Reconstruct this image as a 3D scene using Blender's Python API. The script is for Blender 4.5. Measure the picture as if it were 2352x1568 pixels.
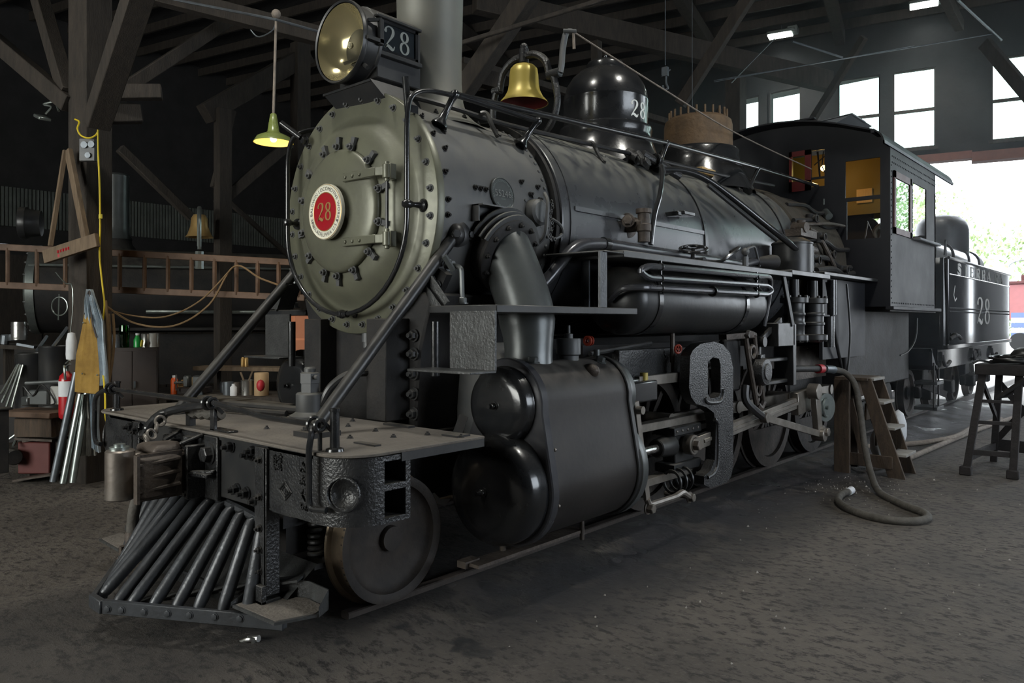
import bpy, math, random
from mathutils import Vector as V, Matrix, Quaternion
random.seed(28)
PI = math.pi
for o in list(bpy.data.objects):
    bpy.data.objects.remove(o)
S = bpy.context.scene
COL = S.collection

# ------------------------------------------------------------------ camera
YAW = math.atan(1524 / 1740.0)
cam_data = bpy.data.cameras.new('camera')
cam_data.lens = 36 * 1740 / 2352.0
cam_data.sensor_width = 36
cam_data.shift_y = -44 / 2352.0
cam_data.clip_start = 0.05
cam_data.clip_end = 400
cam = bpy.data.objects.new('camera', cam_data)
cam.location = (4.285, 0, 1.635)
cam.rotation_euler = (PI / 2, 0, YAW)
COL.objects.link(cam)
S.camera = cam

# ------------------------------------------------------------------ world (overcast bright day)
W = bpy.data.worlds.new('overcast_sky')
S.world = W
W.use_nodes = True
bg = W.node_tree.nodes['Background']
bg.inputs[0].default_value = (0.86, 0.93, 1.0, 1)
bg.inputs[1].default_value = 5.0

# ------------------------------------------------------------------ daylight coming through the openings behind the camera
def area(name, loc, target, sx, sy, power, color):
    l = bpy.data.lights.new(name, 'AREA')
    l.shape = 'RECTANGLE'; l.size = sx; l.size_y = sy; l.energy = power; l.color = color
    o = bpy.data.objects.new(name, l)
    o.location = loc
    o.rotation_euler = (V(target) - V(loc)).to_track_quat('-Z', 'Y').to_euler()
    COL.objects.link(o)
    return o
# daylight entering by the tall openings of the shed behind and beside the photographer
area('daylight_opening_front', (-1.5, -7.6, 3.3), (-1.5, 0, 3.0), 7.0, 3.6, 440, (1.0, 0.965, 0.80))
area('daylight_opening_side', (11.6, 8.0, 3.2), (0, 8.5, 2.6), 7.0, 3.4, 120, (0.74, 0.86, 1.0))

cy = S.cycles
cy.max_bounces = 5; cy.diffuse_bounces = 3; cy.glossy_bounces = 3; cy.transmission_bounces = 4; cy.transparent_max_bounces = 8; cy.volume_bounces = 0
cy.caustics_reflective = False; cy.caustics_refractive = False; cy.adaptive_threshold = .02
S.view_settings.view_transform = 'Standard'
S.view_settings.look = 'None'
S.view_settings.gamma = 1
S.view_settings.use_curve_mapping = False
S.view_settings.exposure = 0.3

# ------------------------------------------------------------------ mesh helpers
def frame(d):
    d = V(d).normalized()
    a = V((0, 0, 1)) if abs(d.z) < 0.95 else V((1, 0, 0))
    u = a.cross(d).normalized()
    return u, d.cross(u), d

class B:
    def __init__(s):
        s.v = []; s.f = []
    def add(s, vs, fs):
        n = len(s.v)
        s.v += [tuple(p) for p in vs]
        s.f += [tuple(i + n for i in q) for q in fs]
        return s
    def box(s, a, b):
        (x0, y0, z0), (x1, y1, z1) = a, b
        x0, x1 = min(x0, x1), max(x0, x1); y0, y1 = min(y0, y1), max(y0, y1); z0, z1 = min(z0, z1), max(z0, z1)
        return s.add([(x0, y0, z0), (x1, y0, z0), (x1, y1, z0), (x0, y1, z0), (x0, y0, z1), (x1, y0, z1), (x1, y1, z1), (x0, y1, z1)],
                     [(0, 3, 2, 1), (4, 5, 6, 7), (0, 1, 5, 4), (1, 2, 6, 5), (2, 3, 7, 6), (3, 0, 4, 7)])
    def cbox(s, c, sz, m=None):
        h = [q / 2 for q in sz]
        vs = []
        for x, y, z in [(-1, -1, -1), (1, -1, -1), (1, 1, -1), (-1, 1, -1), (-1, -1, 1), (1, -1, 1), (1, 1, 1), (-1, 1, 1)]:
            p = V((x * h[0], y * h[1], z * h[2]))
            if m: p = m @ p
            vs.append(p + V(c))
        return s.add(vs, [(0, 3, 2, 1), (4, 5, 6, 7), (0, 1, 5, 4), (1, 2, 6, 5), (2, 3, 7, 6), (3, 0, 4, 7)])
    def beam(s, p, q, w, h, up=(0, 0, 1)):
        p, q = V(p), V(q); d = (q - p).normalized(); up = V(up)
        if abs(d.dot(up.normalized())) > 0.98: up = V((0, 1, 0)) if abs(d.y) < .9 else V((1, 0, 0))
        x = d.cross(up).normalized() * (w / 2); y = x.cross(d).normalized() * (h / 2)
        vs = [p - x - y, p + x - y, p + x + y, p - x + y, q - x - y, q + x - y, q + x + y, q - x + y]
        return s.add(vs, [(0, 1, 2, 3), (7, 6, 5, 4), (0, 4, 5, 1), (1, 5, 6, 2), (2, 6, 7, 3), (3, 7, 4, 0)])
    def lathe(s, prof, o, d, n=32, a0=0, a1=None):
        u, w, d = frame(d); o = V(o)
        full = a1 is None
        if full: a1 = a0 + 2 * PI
        cols = n if full else n + 1
        vs = []; base = []
        for r, t in prof:
            c = o + d * t
            if r < 1e-6:
                base.append((len(vs), 1)); vs.append(c)
            else:
                base.append((len(vs), cols))
                for i in range(cols):
                    a = a0 + (a1 - a0) * i / n
                    vs.append(c + (u * math.cos(a) + w * math.sin(a)) * r)
        fs = []
        for (b0, n0), (b1, n1) in zip(base, base[1:]):
            for i in range(n):
                j = (i + 1) % cols
                if n0 == 1 and n1 == 1: continue
                if n0 == 1: fs.append((b0, b1 + j, b1 + i))
                elif n1 == 1: fs.append((b0 + i, b0 + j, b1))
                else: fs.append((b0 + i, b0 + j, b1 + j, b1 + i))
        return s.add(vs, fs)
    def cyl(s, p, q, r, r2=None, n=20, cap=True):
        p, q = V(p), V(q); L = (q - p).length
        r2 = r if r2 is None else r2
        pr = [(r, 0), (r2, L)]
        if cap: pr = [(0, 0)] + pr + [(0, L)]
        return s.lathe(pr, p, q - p, n)
    def tube(s, pts, r, n=10, closed=False, cap=True):
        pts = [V(p) for p in pts]; m = len(pts)
        rs = r if isinstance(r, (list, tuple)) else [r] * m
        vs = []; fs = []; pu = None
        for i, p in enumerate(pts):
            if closed: t = pts[(i + 1) % m] - pts[i - 1]
            else: t = pts[min(i + 1, m - 1)] - pts[max(i - 1, 0)]
            t.normalize()
            if pu is None: pu = frame(t)[0]
            pu = (pu - t * pu.dot(t)); pu.normalize(); w = t.cross(pu)
            for k in range(n):
                a = 2 * PI * k / n
                vs.append(p + (pu * math.cos(a) + w * math.sin(a)) * rs[i])
        for i in range(m if closed else m - 1):
            a, b = i * n, ((i + 1) % m) * n
            for k in range(n):
                l = (k + 1) % n
                fs.append((a + k, a + l, b + l, b + k))
        if cap and not closed:
            fs.append(tuple(range(n - 1, -1, -1))); fs.append(tuple(range((m - 1) * n, m * n)))
        return s.add(vs, fs)
    def prism(s, poly, f0, f1):
        """poly: 2D points; f0/f1 map (a,b) -> 3D for both faces"""
        n = len(poly)
        vs = [f0(a, b) for a, b in poly] + [f1(a, b) for a, b in poly]
        fs = [tuple(range(n - 1, -1, -1)), tuple(range(n, 2 * n))]
        fs += [(i, (i + 1) % n, n + (i + 1) % n, n + i) for i in range(n)]
        return s.add(vs, fs)
    def px(s, poly, x0, x1): return s.prism(poly, lambda a, b: (x0, a, b), lambda a, b: (x1, a, b))
    def py(s, poly, y0, y1): return s.prism(poly, lambda a, b: (a, y0, b), lambda a, b: (a, y1, b))
    def pz(s, poly, z0, z1): return s.prism(poly, lambda a, b: (a, b, z0), lambda a, b: (a, b, z1))
    def sph(s, c, r, n=12, sq=(1, 1, 1)):
        vs = []; k = n // 2
        pr = [(r * math.sin(PI * i / k), -r * math.cos(PI * i / k)) for i in range(k + 1)]
        t = B().lathe([(max(0, a) if 0 < i < k else 0, b) for i, (a, b) in enumerate(pr)], (0, 0, 0), (0, 0, 1), n)
        return s.add([(c[0] + x * sq[0], c[1] + y * sq[1], c[2] + z * sq[2]) for x, y, z in t.v], t.f)
    def torus(s, c, ax, R, r, n=28, k=8):
        u, w, d = frame(ax); c = V(c)
        return s.tube([c + (u * math.cos(2 * PI * i / n) + w * math.sin(2 * PI * i / n)) * R for i in range(n)], r, k, closed=True)
    def hexb(s, p, d, r, h, washer=True):
        p = V(p); d = V(d).normalized()
        if washer: s.lathe([(r * 1.35, 0), (r * 1.35, h * .2), (0, h * .2)], p, d, 12)
        s.lathe([(r, 0), (r, h * .9), (r * .85, h), (0, h)], p, d, 6)
        return s
    def strip(s, path, mp, h0=0.0, h1=0.004, closed=False):
        """path: (x,y,width) -> flat ribbon mapped by mp(x,y,h)"""
        n = len(path); L = []; R = []
        for i, (x, y, w) in enumerate(path):
            a = path[(i + 1) % n] if (closed or i < n - 1) else path[i]
            b = path[i - 1] if (closed or i > 0) else path[i]
            tx, ty = a[0] - b[0], a[1] - b[1]; l = math.hypot(tx, ty) or 1
            nx, ny = -ty / l, tx / l
            L.append((x + nx * w / 2, y + ny * w / 2)); R.append((x - nx * w / 2, y - ny * w / 2))
        vs = [mp(a, b, h1) for a, b in L] + [mp(a, b, h1) for a, b in R] + [mp(a, b, h0) for a, b in L] + [mp(a, b, h0) for a, b in R]
        fs = []
        for i in range(n if closed else n - 1):
            j = (i + 1) % n
            fs += [(i, n + i, n + j, j), (i, j, 2 * n + j, 2 * n + i), (n + j, n + i, 3 * n + i, 3 * n + j)]
        return s.add(vs, fs)

def cat(pts, k=6, closed=False):
    """Catmull-Rom through the points"""
    pts = [V(p) for p in pts]; n = len(pts); out = []
    for i in range(n if closed else n - 1):
        g = (lambda j: pts[j % n]) if closed else (lambda j: pts[max(0, min(n - 1, j))])
        a, b, c, d = g(i - 1), g(i), g(i + 1), g(i + 2)
        for q in range(k):
            t = q / k
            out.append(0.5 * ((2 * b) + (c - a) * t + (2 * a - 5 * b + 4 * c - d) * t * t + (3 * b - a - 3 * c + d) * t ** 3))
    if not closed: out.append(pts[-1])
    return out

def fil(pts, r, k=5):
    """polyline with rounded corners of radius ~r"""
    pts = [V(p) for p in pts]; out = [pts[0]]
    for a, b, c in zip(pts, pts[1:], pts[2:]):
        d1 = (a - b); d2 = (c - b)
        m = min(r, d1.length * .48, d2.length * .48)
        p, q = b + d1.normalized() * m, b + d2.normalized() * m
        for i in range(k + 1):
            t = i / k
            out.append(p * (1 - t) ** 2 + b * 2 * t * (1 - t) + q * t * t)
    out.append(pts[-1])
    return out

def arc(cx, cy, r, a0, a1, n=10, ry=None):
    ry = r if ry is None else ry
    return [(cx + r * math.cos(math.radians(a0 + (a1 - a0) * i / n)), cy + ry * math.sin(math.radians(a0 + (a1 - a0) * i / n))) for i in range(n + 1)]

import bmesh
def mk_mesh(name, b, angle=35):
    me = bpy.data.meshes.new(name)
    me.from_pydata(b.v, [], b.f)
    bm = bmesh.new(); bm.from_mesh(me)
    bmesh.ops.recalc_face_normals(bm, faces=bm.faces)
    bm.to_mesh(me); bm.free()
    me.shade_smooth()
    me.set_sharp_from_angle(angle=math.radians(angle))
    me.update()
    return me

def link(o, parent):
    COL.objects.link(o)
    if parent is not None:
        o.parent = parent
        if parent.type == 'EMPTY' and parent.parent is None:
            o.location = V(o.location) - V(parent.location)
    return o

KEEP = ('lettering', 'letter', 'number', 'marking', 'rivet', 'print', 'chain', 'numeral', 'mark', 'bolts', 'crown', 'gold', 'rail', 'coil', 'cover', 'sheet')
def clusters(b):
    """groups of faces that lie apart from each other"""
    n = len(b.v); par = list(range(n))
    def find(i):
        while par[i] != i: par[i] = par[par[i]]; i = par[i]
        return i
    for q in b.f:
        r = find(q[0])
        for i in q[1:]: par[find(i)] = r
    isl = {}
    for k, q in enumerate(b.f): isl.setdefault(find(q[0]), []).append(k)
    if len(isl) < 2 or len(isl) > 60: return [b]
    bx = []
    for ks in isl.values():
        ps = [b.v[i] for k in ks for i in b.f[k]]
        bx.append(([min(p[a] for p in ps) - .012 for a in range(3)], [max(p[a] for p in ps) + .012 for a in range(3)], ks))
    m = len(bx); g = list(range(m))
    def fg(i):
        while g[i] != i: i = g[i]
        return i
    for i in range(m):
        for j in range(i):
            if all(bx[i][0][a] <= bx[j][1][a] and bx[j][0][a] <= bx[i][1][a] for a in range(3)): g[fg(i)] = fg(j)
    out = {}
    for i in range(m): out.setdefault(fg(i), []).extend(bx[i][2])
    if len(out) < 2: return [b]
    res = []
    for ks in sorted(out.values(), key=len, reverse=True):
        c = B(); mp_ = {}
        for k in sorted(ks):
            q = []
            for i in b.f[k]:
                if i not in mp_: mp_[i] = len(c.v); c.v.append(b.v[i])
                q.append(mp_[i])
            c.f.append(tuple(q))
        res.append(c)
    return res

def obj(name, b, mat, parent=None, bevel=0, label=None, angle=35, kind=None, seg=1):
    if parent is not None and kind is None and not any(k in name for k in KEEP):
        cs = clusters(b)
        if len(cs) > 1:
            o = obj1(name, cs[0], mat, parent, bevel, label, angle, kind, seg)
            for c in cs[1:]: obj1(name, c, mat, parent, bevel, None, angle, kind, seg)
            return o
    return obj1(name, b, mat, parent, bevel, label, angle, kind, seg)

def obj1(name, b, mat, parent=None, bevel=0, label=None, angle=35, kind=None, seg=1):
    me = mk_mesh(name, b, angle)
    me.materials.append(MATS[mat] if isinstance(mat, str) else mat)
    o = bpy.data.objects.new(name, me)
    link(o, parent)
    if bevel:
        m = o.modifiers.new('bevel', 'BEVEL'); m.width = bevel; m.segments = seg; m.limit_method = 'ANGLE'; m.angle_limit = math.radians(40)
        m.harden_normals = False
    if label: o['label'] = label
    if kind: o['kind'] = kind
    return o

def inst(me, name, loc, parent, rot=None, scale=None):
    o = bpy.data.objects.new(name, me)
    o.location = loc
    if rot is not None:
        o.rotation_mode = 'QUATERNION'; o.rotation_quaternion = rot
    if scale is not None: o.scale = (scale,) * 3
    return link(o, parent)

def toward(d): return V(d).to_track_quat('Z', 'Y')

def tag(o, label, cat_, group=None, kind=None):
    o['label'] = label; o['category'] = cat_
    if group: o['group'] = group
    if kind: o['kind'] = kind
    return o

def thing(name, loc, label, cat_, group=None):
    o = bpy.data.objects.new(name, None); o.empty_display_size = .2
    o.location = loc; COL.objects.link(o)
    return tag(o, label, cat_, group)

def struct(name, b, mat, parent=None, **k):
    o = obj(name, b, mat, parent, **k); o['kind'] = 'structure'
    return o

def text_b(s, size, mp, depth=0.004, align='CENTER', space=1.0, res=3):
    c = bpy.data.curves.new('lettering', 'FONT'); c.body = s; c.size = size; c.align_x = align; c.align_y = 'CENTER'
    c.resolution_u = res; c.space_character = space
    o = bpy.data.objects.new('lettering_tmp', c); COL.objects.link(o)
    bpy.context.view_layer.update()
    me = bpy.data.meshes.new_from_object(o.evaluated_get(bpy.context.evaluated_depsgraph_get()))
    b = B()
    b.add([mp(v.co.x, v.co.y, depth) for v in me.vertices], [tuple(p.vertices) for p in me.polygons])
    bpy.data.objects.remove(o); bpy.data.curves.remove(c); bpy.data.meshes.remove(me)
    return b

GL2 = [[(.12, .72, .02), (.07, .76, .13), (.07, .80, .13), (.10, .90, .06), (.20, .965, .055), (.30, .975, .06), (.42, .92, .11), (.47, .80, .15), (.44, .66, .14), (.34, .50, .09), (.20, .32, .06), (.09, .16, .05), (.05, .06, .05)],
       [(.03, .05, .05), (.10, .15, .09), (.20, .17, .13), (.32, .11, .16), (.42, .06, .13), (.50, .09, .07), (.55, .22, .03)]]
def gl8():
    r = []
    for cx, cy, rx, ry in ((.29, .75, .17, .20), (.29, .275, .205, .235)):
        r.append([(cx + rx * math.cos(a), cy + ry * math.sin(a), .055 + .075 * abs(math.cos(a)) ** 1.5) for a in [2 * PI * i / 28 for i in range(28)]])
    return r
def glyph28(h, mp, depth=.004, gap=.66, fat=1.0):
    """old style serif 28, centred on (0,0), height h"""
    b = B(); w = .6 + gap
    dens = lambda p: [tuple(q) for q in cat([(x, y, t) for x, y, t in p], 3)]
    for st in GL2: b.strip([((x - w / 2) * h, (y - .5) * h, t * h * fat) for x, y, t in dens(st)], mp, 0, depth)
    for st in gl8(): b.strip([((x + gap - w / 2) * h, (y - .5) * h, t * h * fat) for x, y, t in st], mp, 0, depth, closed=True)
    return b

# ------------------------------------------------------------------ materials
MATS = {}
def mat(name, col, rough=.5, metal=0.0, col2=None, scale=6.0, mix=.5, bump=.0, bscale=None, rvar=.12, dust=None, dustamt=.0, spec=.5, emit=None, estr=0, alpha=None, trans=0, coat=0, detail=5, stretch=None, speck=None):
    m = bpy.data.materials.new(name); m.use_nodes = True
    nt = m.node_tree; N = nt.nodes; Lk = nt.links
    p = N['Principled BSDF']
    c4 = lambda c: (c[0], c[1], c[2], 1)
    p.inputs['Base Color'].default_value = c4(col)
    p.inputs['Roughness'].default_value = rough
    p.inputs['Metallic'].default_value = metal
    p.inputs['Specular IOR Level'].default_value = spec
    if coat: p.inputs['Coat Weight'].default_value = coat; p.inputs['Coat Roughness'].default_value = .08
    if trans: p.inputs['Transmission Weight'].default_value = trans
    if emit: p.inputs['Emission Color'].default_value = c4(emit); p.inputs['Emission Strength'].default_value = estr
    if alpha is not None: p.inputs['Alpha'].default_value = alpha
    tc = N.new('ShaderNodeTexCoord'); src = tc.outputs['Object']
    if stretch:
        mp = N.new('ShaderNodeMapping'); mp.inputs['Scale'].default_value = stretch; Lk.new(src, mp.inputs[0]); src = mp.outputs[0]
    n1 = N.new('ShaderNodeTexNoise'); n1.inputs['Scale'].default_value = scale; n1.inputs['Detail'].default_value = detail; n1.inputs['Roughness'].default_value = .62
    Lk.new(src, n1.inputs['Vector'])
    ramp = N.new('ShaderNodeMapRange'); ramp.inputs[1].default_value = .35; ramp.inputs[2].default_value = .68
    Lk.new(n1.outputs['Fac'], ramp.inputs[0])
    colsock = None
    if col2 is not None:
        mx = N.new('ShaderNodeMix'); mx.data_type = 'RGBA'
        mul = N.new('ShaderNodeMath'); mul.operation = 'MULTIPLY'; mul.inputs[1].default_value = mix
        Lk.new(ramp.outputs[0], mul.inputs[0]); Lk.new(mul.outputs[0], mx.inputs[0])
        mx.inputs[6].default_value = c4(col); mx.inputs[7].default_value = c4(col2)
        colsock = mx.outputs[2]
    if speck:
        sc, thr, scol = speck
        ns = N.new('ShaderNodeTexNoise'); ns.inputs['Scale'].default_value = sc; ns.inputs['Detail'].default_value = 2; Lk.new(src, ns.inputs['Vector'])
        r2 = N.new('ShaderNodeMapRange'); r2.inputs[1].default_value = thr; r2.inputs[2].default_value = thr + .05; Lk.new(ns.outputs['Fac'], r2.inputs[0])
        mx = N.new('ShaderNodeMix'); mx.data_type = 'RGBA'; Lk.new(r2.outputs[0], mx.inputs[0])
        if colsock: Lk.new(colsock, mx.inputs[6])
        else: mx.inputs[6].default_value = c4(col)
        mx.inputs[7].default_value = c4(scol); colsock = mx.outputs[2]
    rs = N.new('ShaderNodeMapRange'); rs.inputs[3].default_value = max(.02, rough - rvar); rs.inputs[4].default_value = min(1, rough + rvar)
    Lk.new(n1.outputs['Fac'], rs.inputs[0]); rsock = rs.outputs[0]
    if dust is not None:
        g = N.new('ShaderNodeNewGeometry'); sx = N.new('ShaderNodeSeparateXYZ'); Lk.new(g.outputs['Normal'], sx.inputs[0])
        mr = N.new('ShaderNodeMapRange'); mr.inputs[1].default_value = .25; mr.inputs[2].default_value = .95; mr.inputs[4].default_value = dustamt; Lk.new(sx.outputs[2], mr.inputs[0])
        n3 = N.new('ShaderNodeTexNoise'); n3.inputs['Scale'].default_value = 9; n3.inputs['Detail'].default_value = 2; Lk.new(tc.outputs['Object'], n3.inputs['Vector'])
        mm = N.new('ShaderNodeMath'); mm.operation = 'MULTIPLY'; Lk.new(mr.outputs[0], mm.inputs[0])
        r3 = N.new('ShaderNodeMapRange'); r3.inputs[1].default_value = .25; r3.inputs[2].default_value = .6; Lk.new(n3.outputs['Fac'], r3.inputs[0]); Lk.new(r3.outputs[0], mm.inputs[1])
        mx = N.new('ShaderNodeMix'); mx.data_type = 'RGBA'; Lk.new(mm.outputs[0], mx.inputs[0])
        if colsock: Lk.new(colsock, mx.inputs[6])
        else: mx.inputs[6].default_value = c4(col)
        mx.inputs[7].default_value = c4(dust); colsock = mx.outputs[2]
        mr2 = N.new('ShaderNodeMix'); mr2.data_type = 'FLOAT'; Lk.new(mm.outputs[0], mr2.inputs[0]); Lk.new(rsock, mr2.inputs[2]); mr2.inputs[3].default_value = .9; rsock = mr2.outputs[0]
    if colsock: Lk.new(colsock, p.inputs['Base Color'])
    Lk.new(rsock, p.inputs['Roughness'])
    if bump:
        n2 = N.new('ShaderNodeTexNoise'); n2.inputs['Scale'].default_value = bscale or scale * 4; n2.inputs['Detail'].default_value = 4; Lk.new(src, n2.inputs['Vector'])
        bp = N.new('ShaderNodeBump'); bp.inputs['Strength'].default_value = bump; bp.inputs['Distance'].default_value = .02
        Lk.new(n2.outputs['Fac'], bp.inputs['Height']); Lk.new(bp.outputs[0], p.inputs['Normal'])
    MATS[name] = m
    return m

DUST = (.16, .145, .12)
mat('black_gloss', (.012, .013, .015), .22, 0, (.03, .03, .03), 5, .6, .04, 30, .10, DUST, .10, coat=.3)
mat('black_satin', (.016, .017, .019), .38, 0, (.035, .034, .032), 4, .8, .05, 25, .14, DUST, .35)
mat('black_dull', (.014, .014, .015), .62, 0, (.03, .027, .025), 5, .8, .15, 30, .15, DUST, .45, spec=.3)
mat('black_rough_cast', (.016, .017, .019), .30, 0, (.04, .04, .04), 8, .7, .32, 70, .12, DUST, .25)
mat('smokebox_graphite', (.150, .152, .108), .38, .25, (.105, .105, .08), 3.5, .9, .08, 18, .10)
mat('smokebox_gray', (.075, .079, .084), .48, .15, (.115, .113, .108), 3, .9, .05, 40, .12, (.17, .16, .13), .6)
mat('boiler_jacket', (.05, .053, .06), .27, .15, (.075, .076, .08), 2.2, .9, .03, 8, .12, (.19, .185, .15), .85)
mat('stack_gray', (.14, .145, .13), .5, .3, (.19, .18, .15), 2.5, .8, .05, 20, .1)
mat('pipe_gray', (.10, .108, .108), .34, .35, (.07, .075, .075), 4, .8, .05, 20, .1)
mat('bare_steel', (.30, .27, .24), .35, .75, (.16, .13, .11), 7, .8, .08, 30, .12)
mat('bright_steel', (.55, .54, .52), .22, .9, (.3, .28, .25), 6, .6)
mat('rod_steel', (.27, .245, .215), .36, .5, (.14, .125, .11), 6, .9, .06, 30)
mat('rusty_steel', (.10, .08, .065), .55, .3, (.05, .04, .034), 7, .9, .3, 40)
mat('wheel_tread', (.34, .27, .19), .34, .6, (.16, .115, .08), 5, .9, .06, 30)
mat('wheel_face', (.042, .032, .025), .7, 0, (.018, .016, .015), 6, .9, .2, 30)
mat('rust_dome', (.16, .10, .052), .72, .05, (.085, .058, .036), 6, .9, .35, 25)
mat('brass', (.46, .36, .085), .42, .25, (.36, .28, .06), 5, .5)
mat('bell_red', (.16, .012, .012), .5, 0, (.1, .01, .01))
mat('plate_red', (.33, .004, .012), .38, 0, (.27, .003, .01), 8, .5)
mat('cream', (.76, .74, .62), .45, 0, (.66, .63, .5), 8, .4)
mat('gold', (.55, .36, .14), .35, .6, (.42, .27, .1), 9, .5)
mat('number_white', (.72, .74, .72), .5, 0)
mat('number_gray', (.20, .22, .21), .5, 0)
mat('tender_letter', (.46, .46, .43), .5, .2)
mat('number_glass', (.02, .025, .03), .08, 0, spec=.8)
mat('reflector', (.62, .575, .44), .16, .72, (.54, .50, .37), 3, .5, rvar=.03)
def glass_mat(name, tint, op):
    m = bpy.data.materials.new(name); m.use_nodes = True; nt = m.node_tree; N = nt.nodes
    N.remove(N['Principled BSDF'])
    a = N.new('ShaderNodeBsdfTransparent'); a.inputs[0].default_value = (*tint, 1)
    g = N.new('ShaderNodeBsdfGlossy'); g.inputs['Roughness'].default_value = .03
    fr = N.new('ShaderNodeLayerWeight'); pw = N.new('ShaderNodeMath'); pw.operation = 'POWER'; pw.inputs[1].default_value = 5; nt.links.new(fr.outputs['Facing'], pw.inputs[0])
    ad = N.new('ShaderNodeMath'); ad.operation = 'MULTIPLY_ADD'; ad.inputs[1].default_value = .85; ad.inputs[2].default_value = op; nt.links.new(pw.outputs[0], ad.inputs[0])
    mx = N.new('ShaderNodeMixShader'); nt.links.new(ad.outputs[0], mx.inputs[0]); nt.links.new(a.outputs[0], mx.inputs[1]); nt.links.new(g.outputs[0], mx.inputs[2])
    nt.links.new(mx.outputs[0], N['Material Output'].inputs[0]); MATS[name] = m
mat('lens_dust', (.42, .38, .25), .6)
glass_mat('lens_glass', (.95, .92, .8), .03)
glass_mat('window_glass', (.85, .95, .9), .05)
glass_mat('green_glass', (.15, .55, .18), .06)
mat('cowcatcher_gray', (.065, .070, .078), .36, .3, (.035, .037, .04), 8, .9, .12, 50, .12)
mat('deck_dirt', (.15, .132, .112), .85, 0, (.085, .075, .066), 3, .9, .35, 40)
mat('dusty_steel', (.072, .075, .076), .40, .3, (.036, .036, .036), 9, .9, .25, 60, .15)
mat('firebox_lagging', (.05, .040, .028), .85, 0, (.035, .03, .022), 6, .9, .5, 18)
mat('cab_black', (.012, .013, .016), .55, 0, (.022, .022, .026), 3, .8, .05, 12, .14, spec=.3)
mat('cab_red', (.16, .02, .02), .5, 0, (.1, .015, .015))
mat('cab_inside', (.17, .125, .035), .7, 0, (.18, .13, .03), 4)
mat('roof_gray', (.20, .21, .22), .6, 0, (.14, .14, .15), 3)
mat('tender_black', (.016, .016, .018), .10, 0, (.03, .03, .03), 3, .7, 0, 6, .03)
mat('old_timber', (.040, .031, .024), .85, 0, (.020, .017, .014), 4, .9, .3, 20, .1, stretch=(4, 4, .8))
mat('pale_timber', (.17, .12, .075), .8, 0, (.10, .07, .045), 5, .9, .25, 20, .1, stretch=(4, 4, .8))
mat('ladder_wood', (.13, .078, .05), .7, 0, (.075, .046, .03), 6, .9, .2, 20)
mat('step_wood', (.085, .058, .038), .8, 0, (.045, .033, .025), 5, .9, .3, 25, stretch=(5, 5, 1))
mat('step_tread', (.28, .27, .25), .8, 0, (.22, .2, .18), 8, .9, .3, 30)
mat('trestle_wood', (.022, .018, .018), .85, 0, (.013, .011, .011), 5, .9, .3, 25)
mat('roof_boards', (.032, .030, .030), .9, 0, (.02, .02, .02), 3, .9, .2, 10, stretch=(1, 6, 1))
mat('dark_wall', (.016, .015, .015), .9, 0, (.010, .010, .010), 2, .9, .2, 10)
mat('corrugated', (.10, .11, .10), .6, .3, (.06, .065, .06), 3, .8)
mat('red_lintel', (.20, .08, .06), .8, 0, (.12, .06, .05), 5)
mat('rubber_hose', (.085, .078, .068), .8, 0, (.05, .046, .04), 12, .9, .3, 40)
mat('pale_hose', (.26, .22, .18), .85, 0, (.17, .14, .12), 12, .9, .3, 40)
mat('hose_red', (.40, .02, .03), .5, 0)
mat('red_paint', (.42, .012, .018), .3, 0, (.34, .01, .015), 6, .5, coat=.3)
mat('dull_red', (.12, .028, .024), .6, 0, (.08, .02, .018), 5)
mat('white_paper', (.68, .70, .72), .7, 0, (.55, .56, .6), 10, .6)
mat('label_blue', (.12, .2, .42), .6, 0)
mat('label_yellow', (.65, .55, .08), .6, 0)
mat('leather', (.32, .185, .025), .75, 0, (.20, .11, .015), 7, .9, .25, 40)
mat('denim', (.36, .43, .49), .9, 0, (.22, .27, .32), 9, .9, .3, 60)
mat('gray_cloth', (.17, .165, .145), .95, 0, (.10, .098, .09), 7, .9, .3, 50)
mat('yellow_cord', (.62, .47, .02), .5, 0)
mat('brown_rope', (.20, .13, .065), .9, 0, (.13, .085, .045), 20)
mat('galvanized', (.36, .40, .38), .33, .8, (.24, .27, .26), 8, .8, .05, 30)
mat('dark_pipe', (.16, .18, .20), .4, .6, (.10, .11, .12), 8, .8)
mat('lamp_enamel', (.20, .24, .07), .3, 0, (.15, .18, .05), 5, coat=.3)
mat('lamp_inner', (.85, .72, .4), .5, 0, emit=(1, .60, .12), estr=1.3)
mat('bulb', (1, .8, .5), .3, 0, emit=(1, .62, .2), estr=14)
mat('cab_bulb', (1, .8, .5), .3, 0, emit=(1, .55, .13), estr=40)
mat('led', (1, 1, 1), .3, 0, emit=(.9, 1, .92), estr=14)
mat('cardboard', (.42, .29, .16), .8, 0, (.3, .2, .11), 7)
mat('new_wood', (.55, .37, .16), .7, 0, (.42, .27, .11), 7, stretch=(6, 1, 1))
mat('orange_can', (.60, .085, .01), .4, 0)
mat('box_brown', (.055, .045, .042), .6, 0, (.035, .03, .03), 5)
mat('green_plastic', (.02, .30, .06), .25, 0)
mat('clear_plastic', (.42, .42, .40), .25, 0, (.3, .3, .28))
mat('tin', (.5, .5, .48), .3, .9, (.36, .36, .34), 5)
mat('brick_orange', (.36, .13, .06), .75, 0, (.29, .10, .05), 6)
mat('black_plastic', (.02, .02, .02), .4, 0)
mat('rail_steel', (.075, .062, .055), .55, .4, (.045, .038, .034), 6, .9, .2, 30)
mat('bark', (.08, .06, .045), .9)
mat('gravel', (.42, .40, .38), .95, 0, (.3, .29, .27), 30, .9, .3, 60)
mat('shed_red', (.45, .16, .16), .6, 0, (.36, .14, .14), 5)
mat('car_blue', (.16, .22, .42), .35, 0)
mat('trim_black', (.01, .01, .012), .5, 0)
mat('chalk', (.33, .31, .28), .9, 0, (.2, .18, .16), 20)
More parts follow.
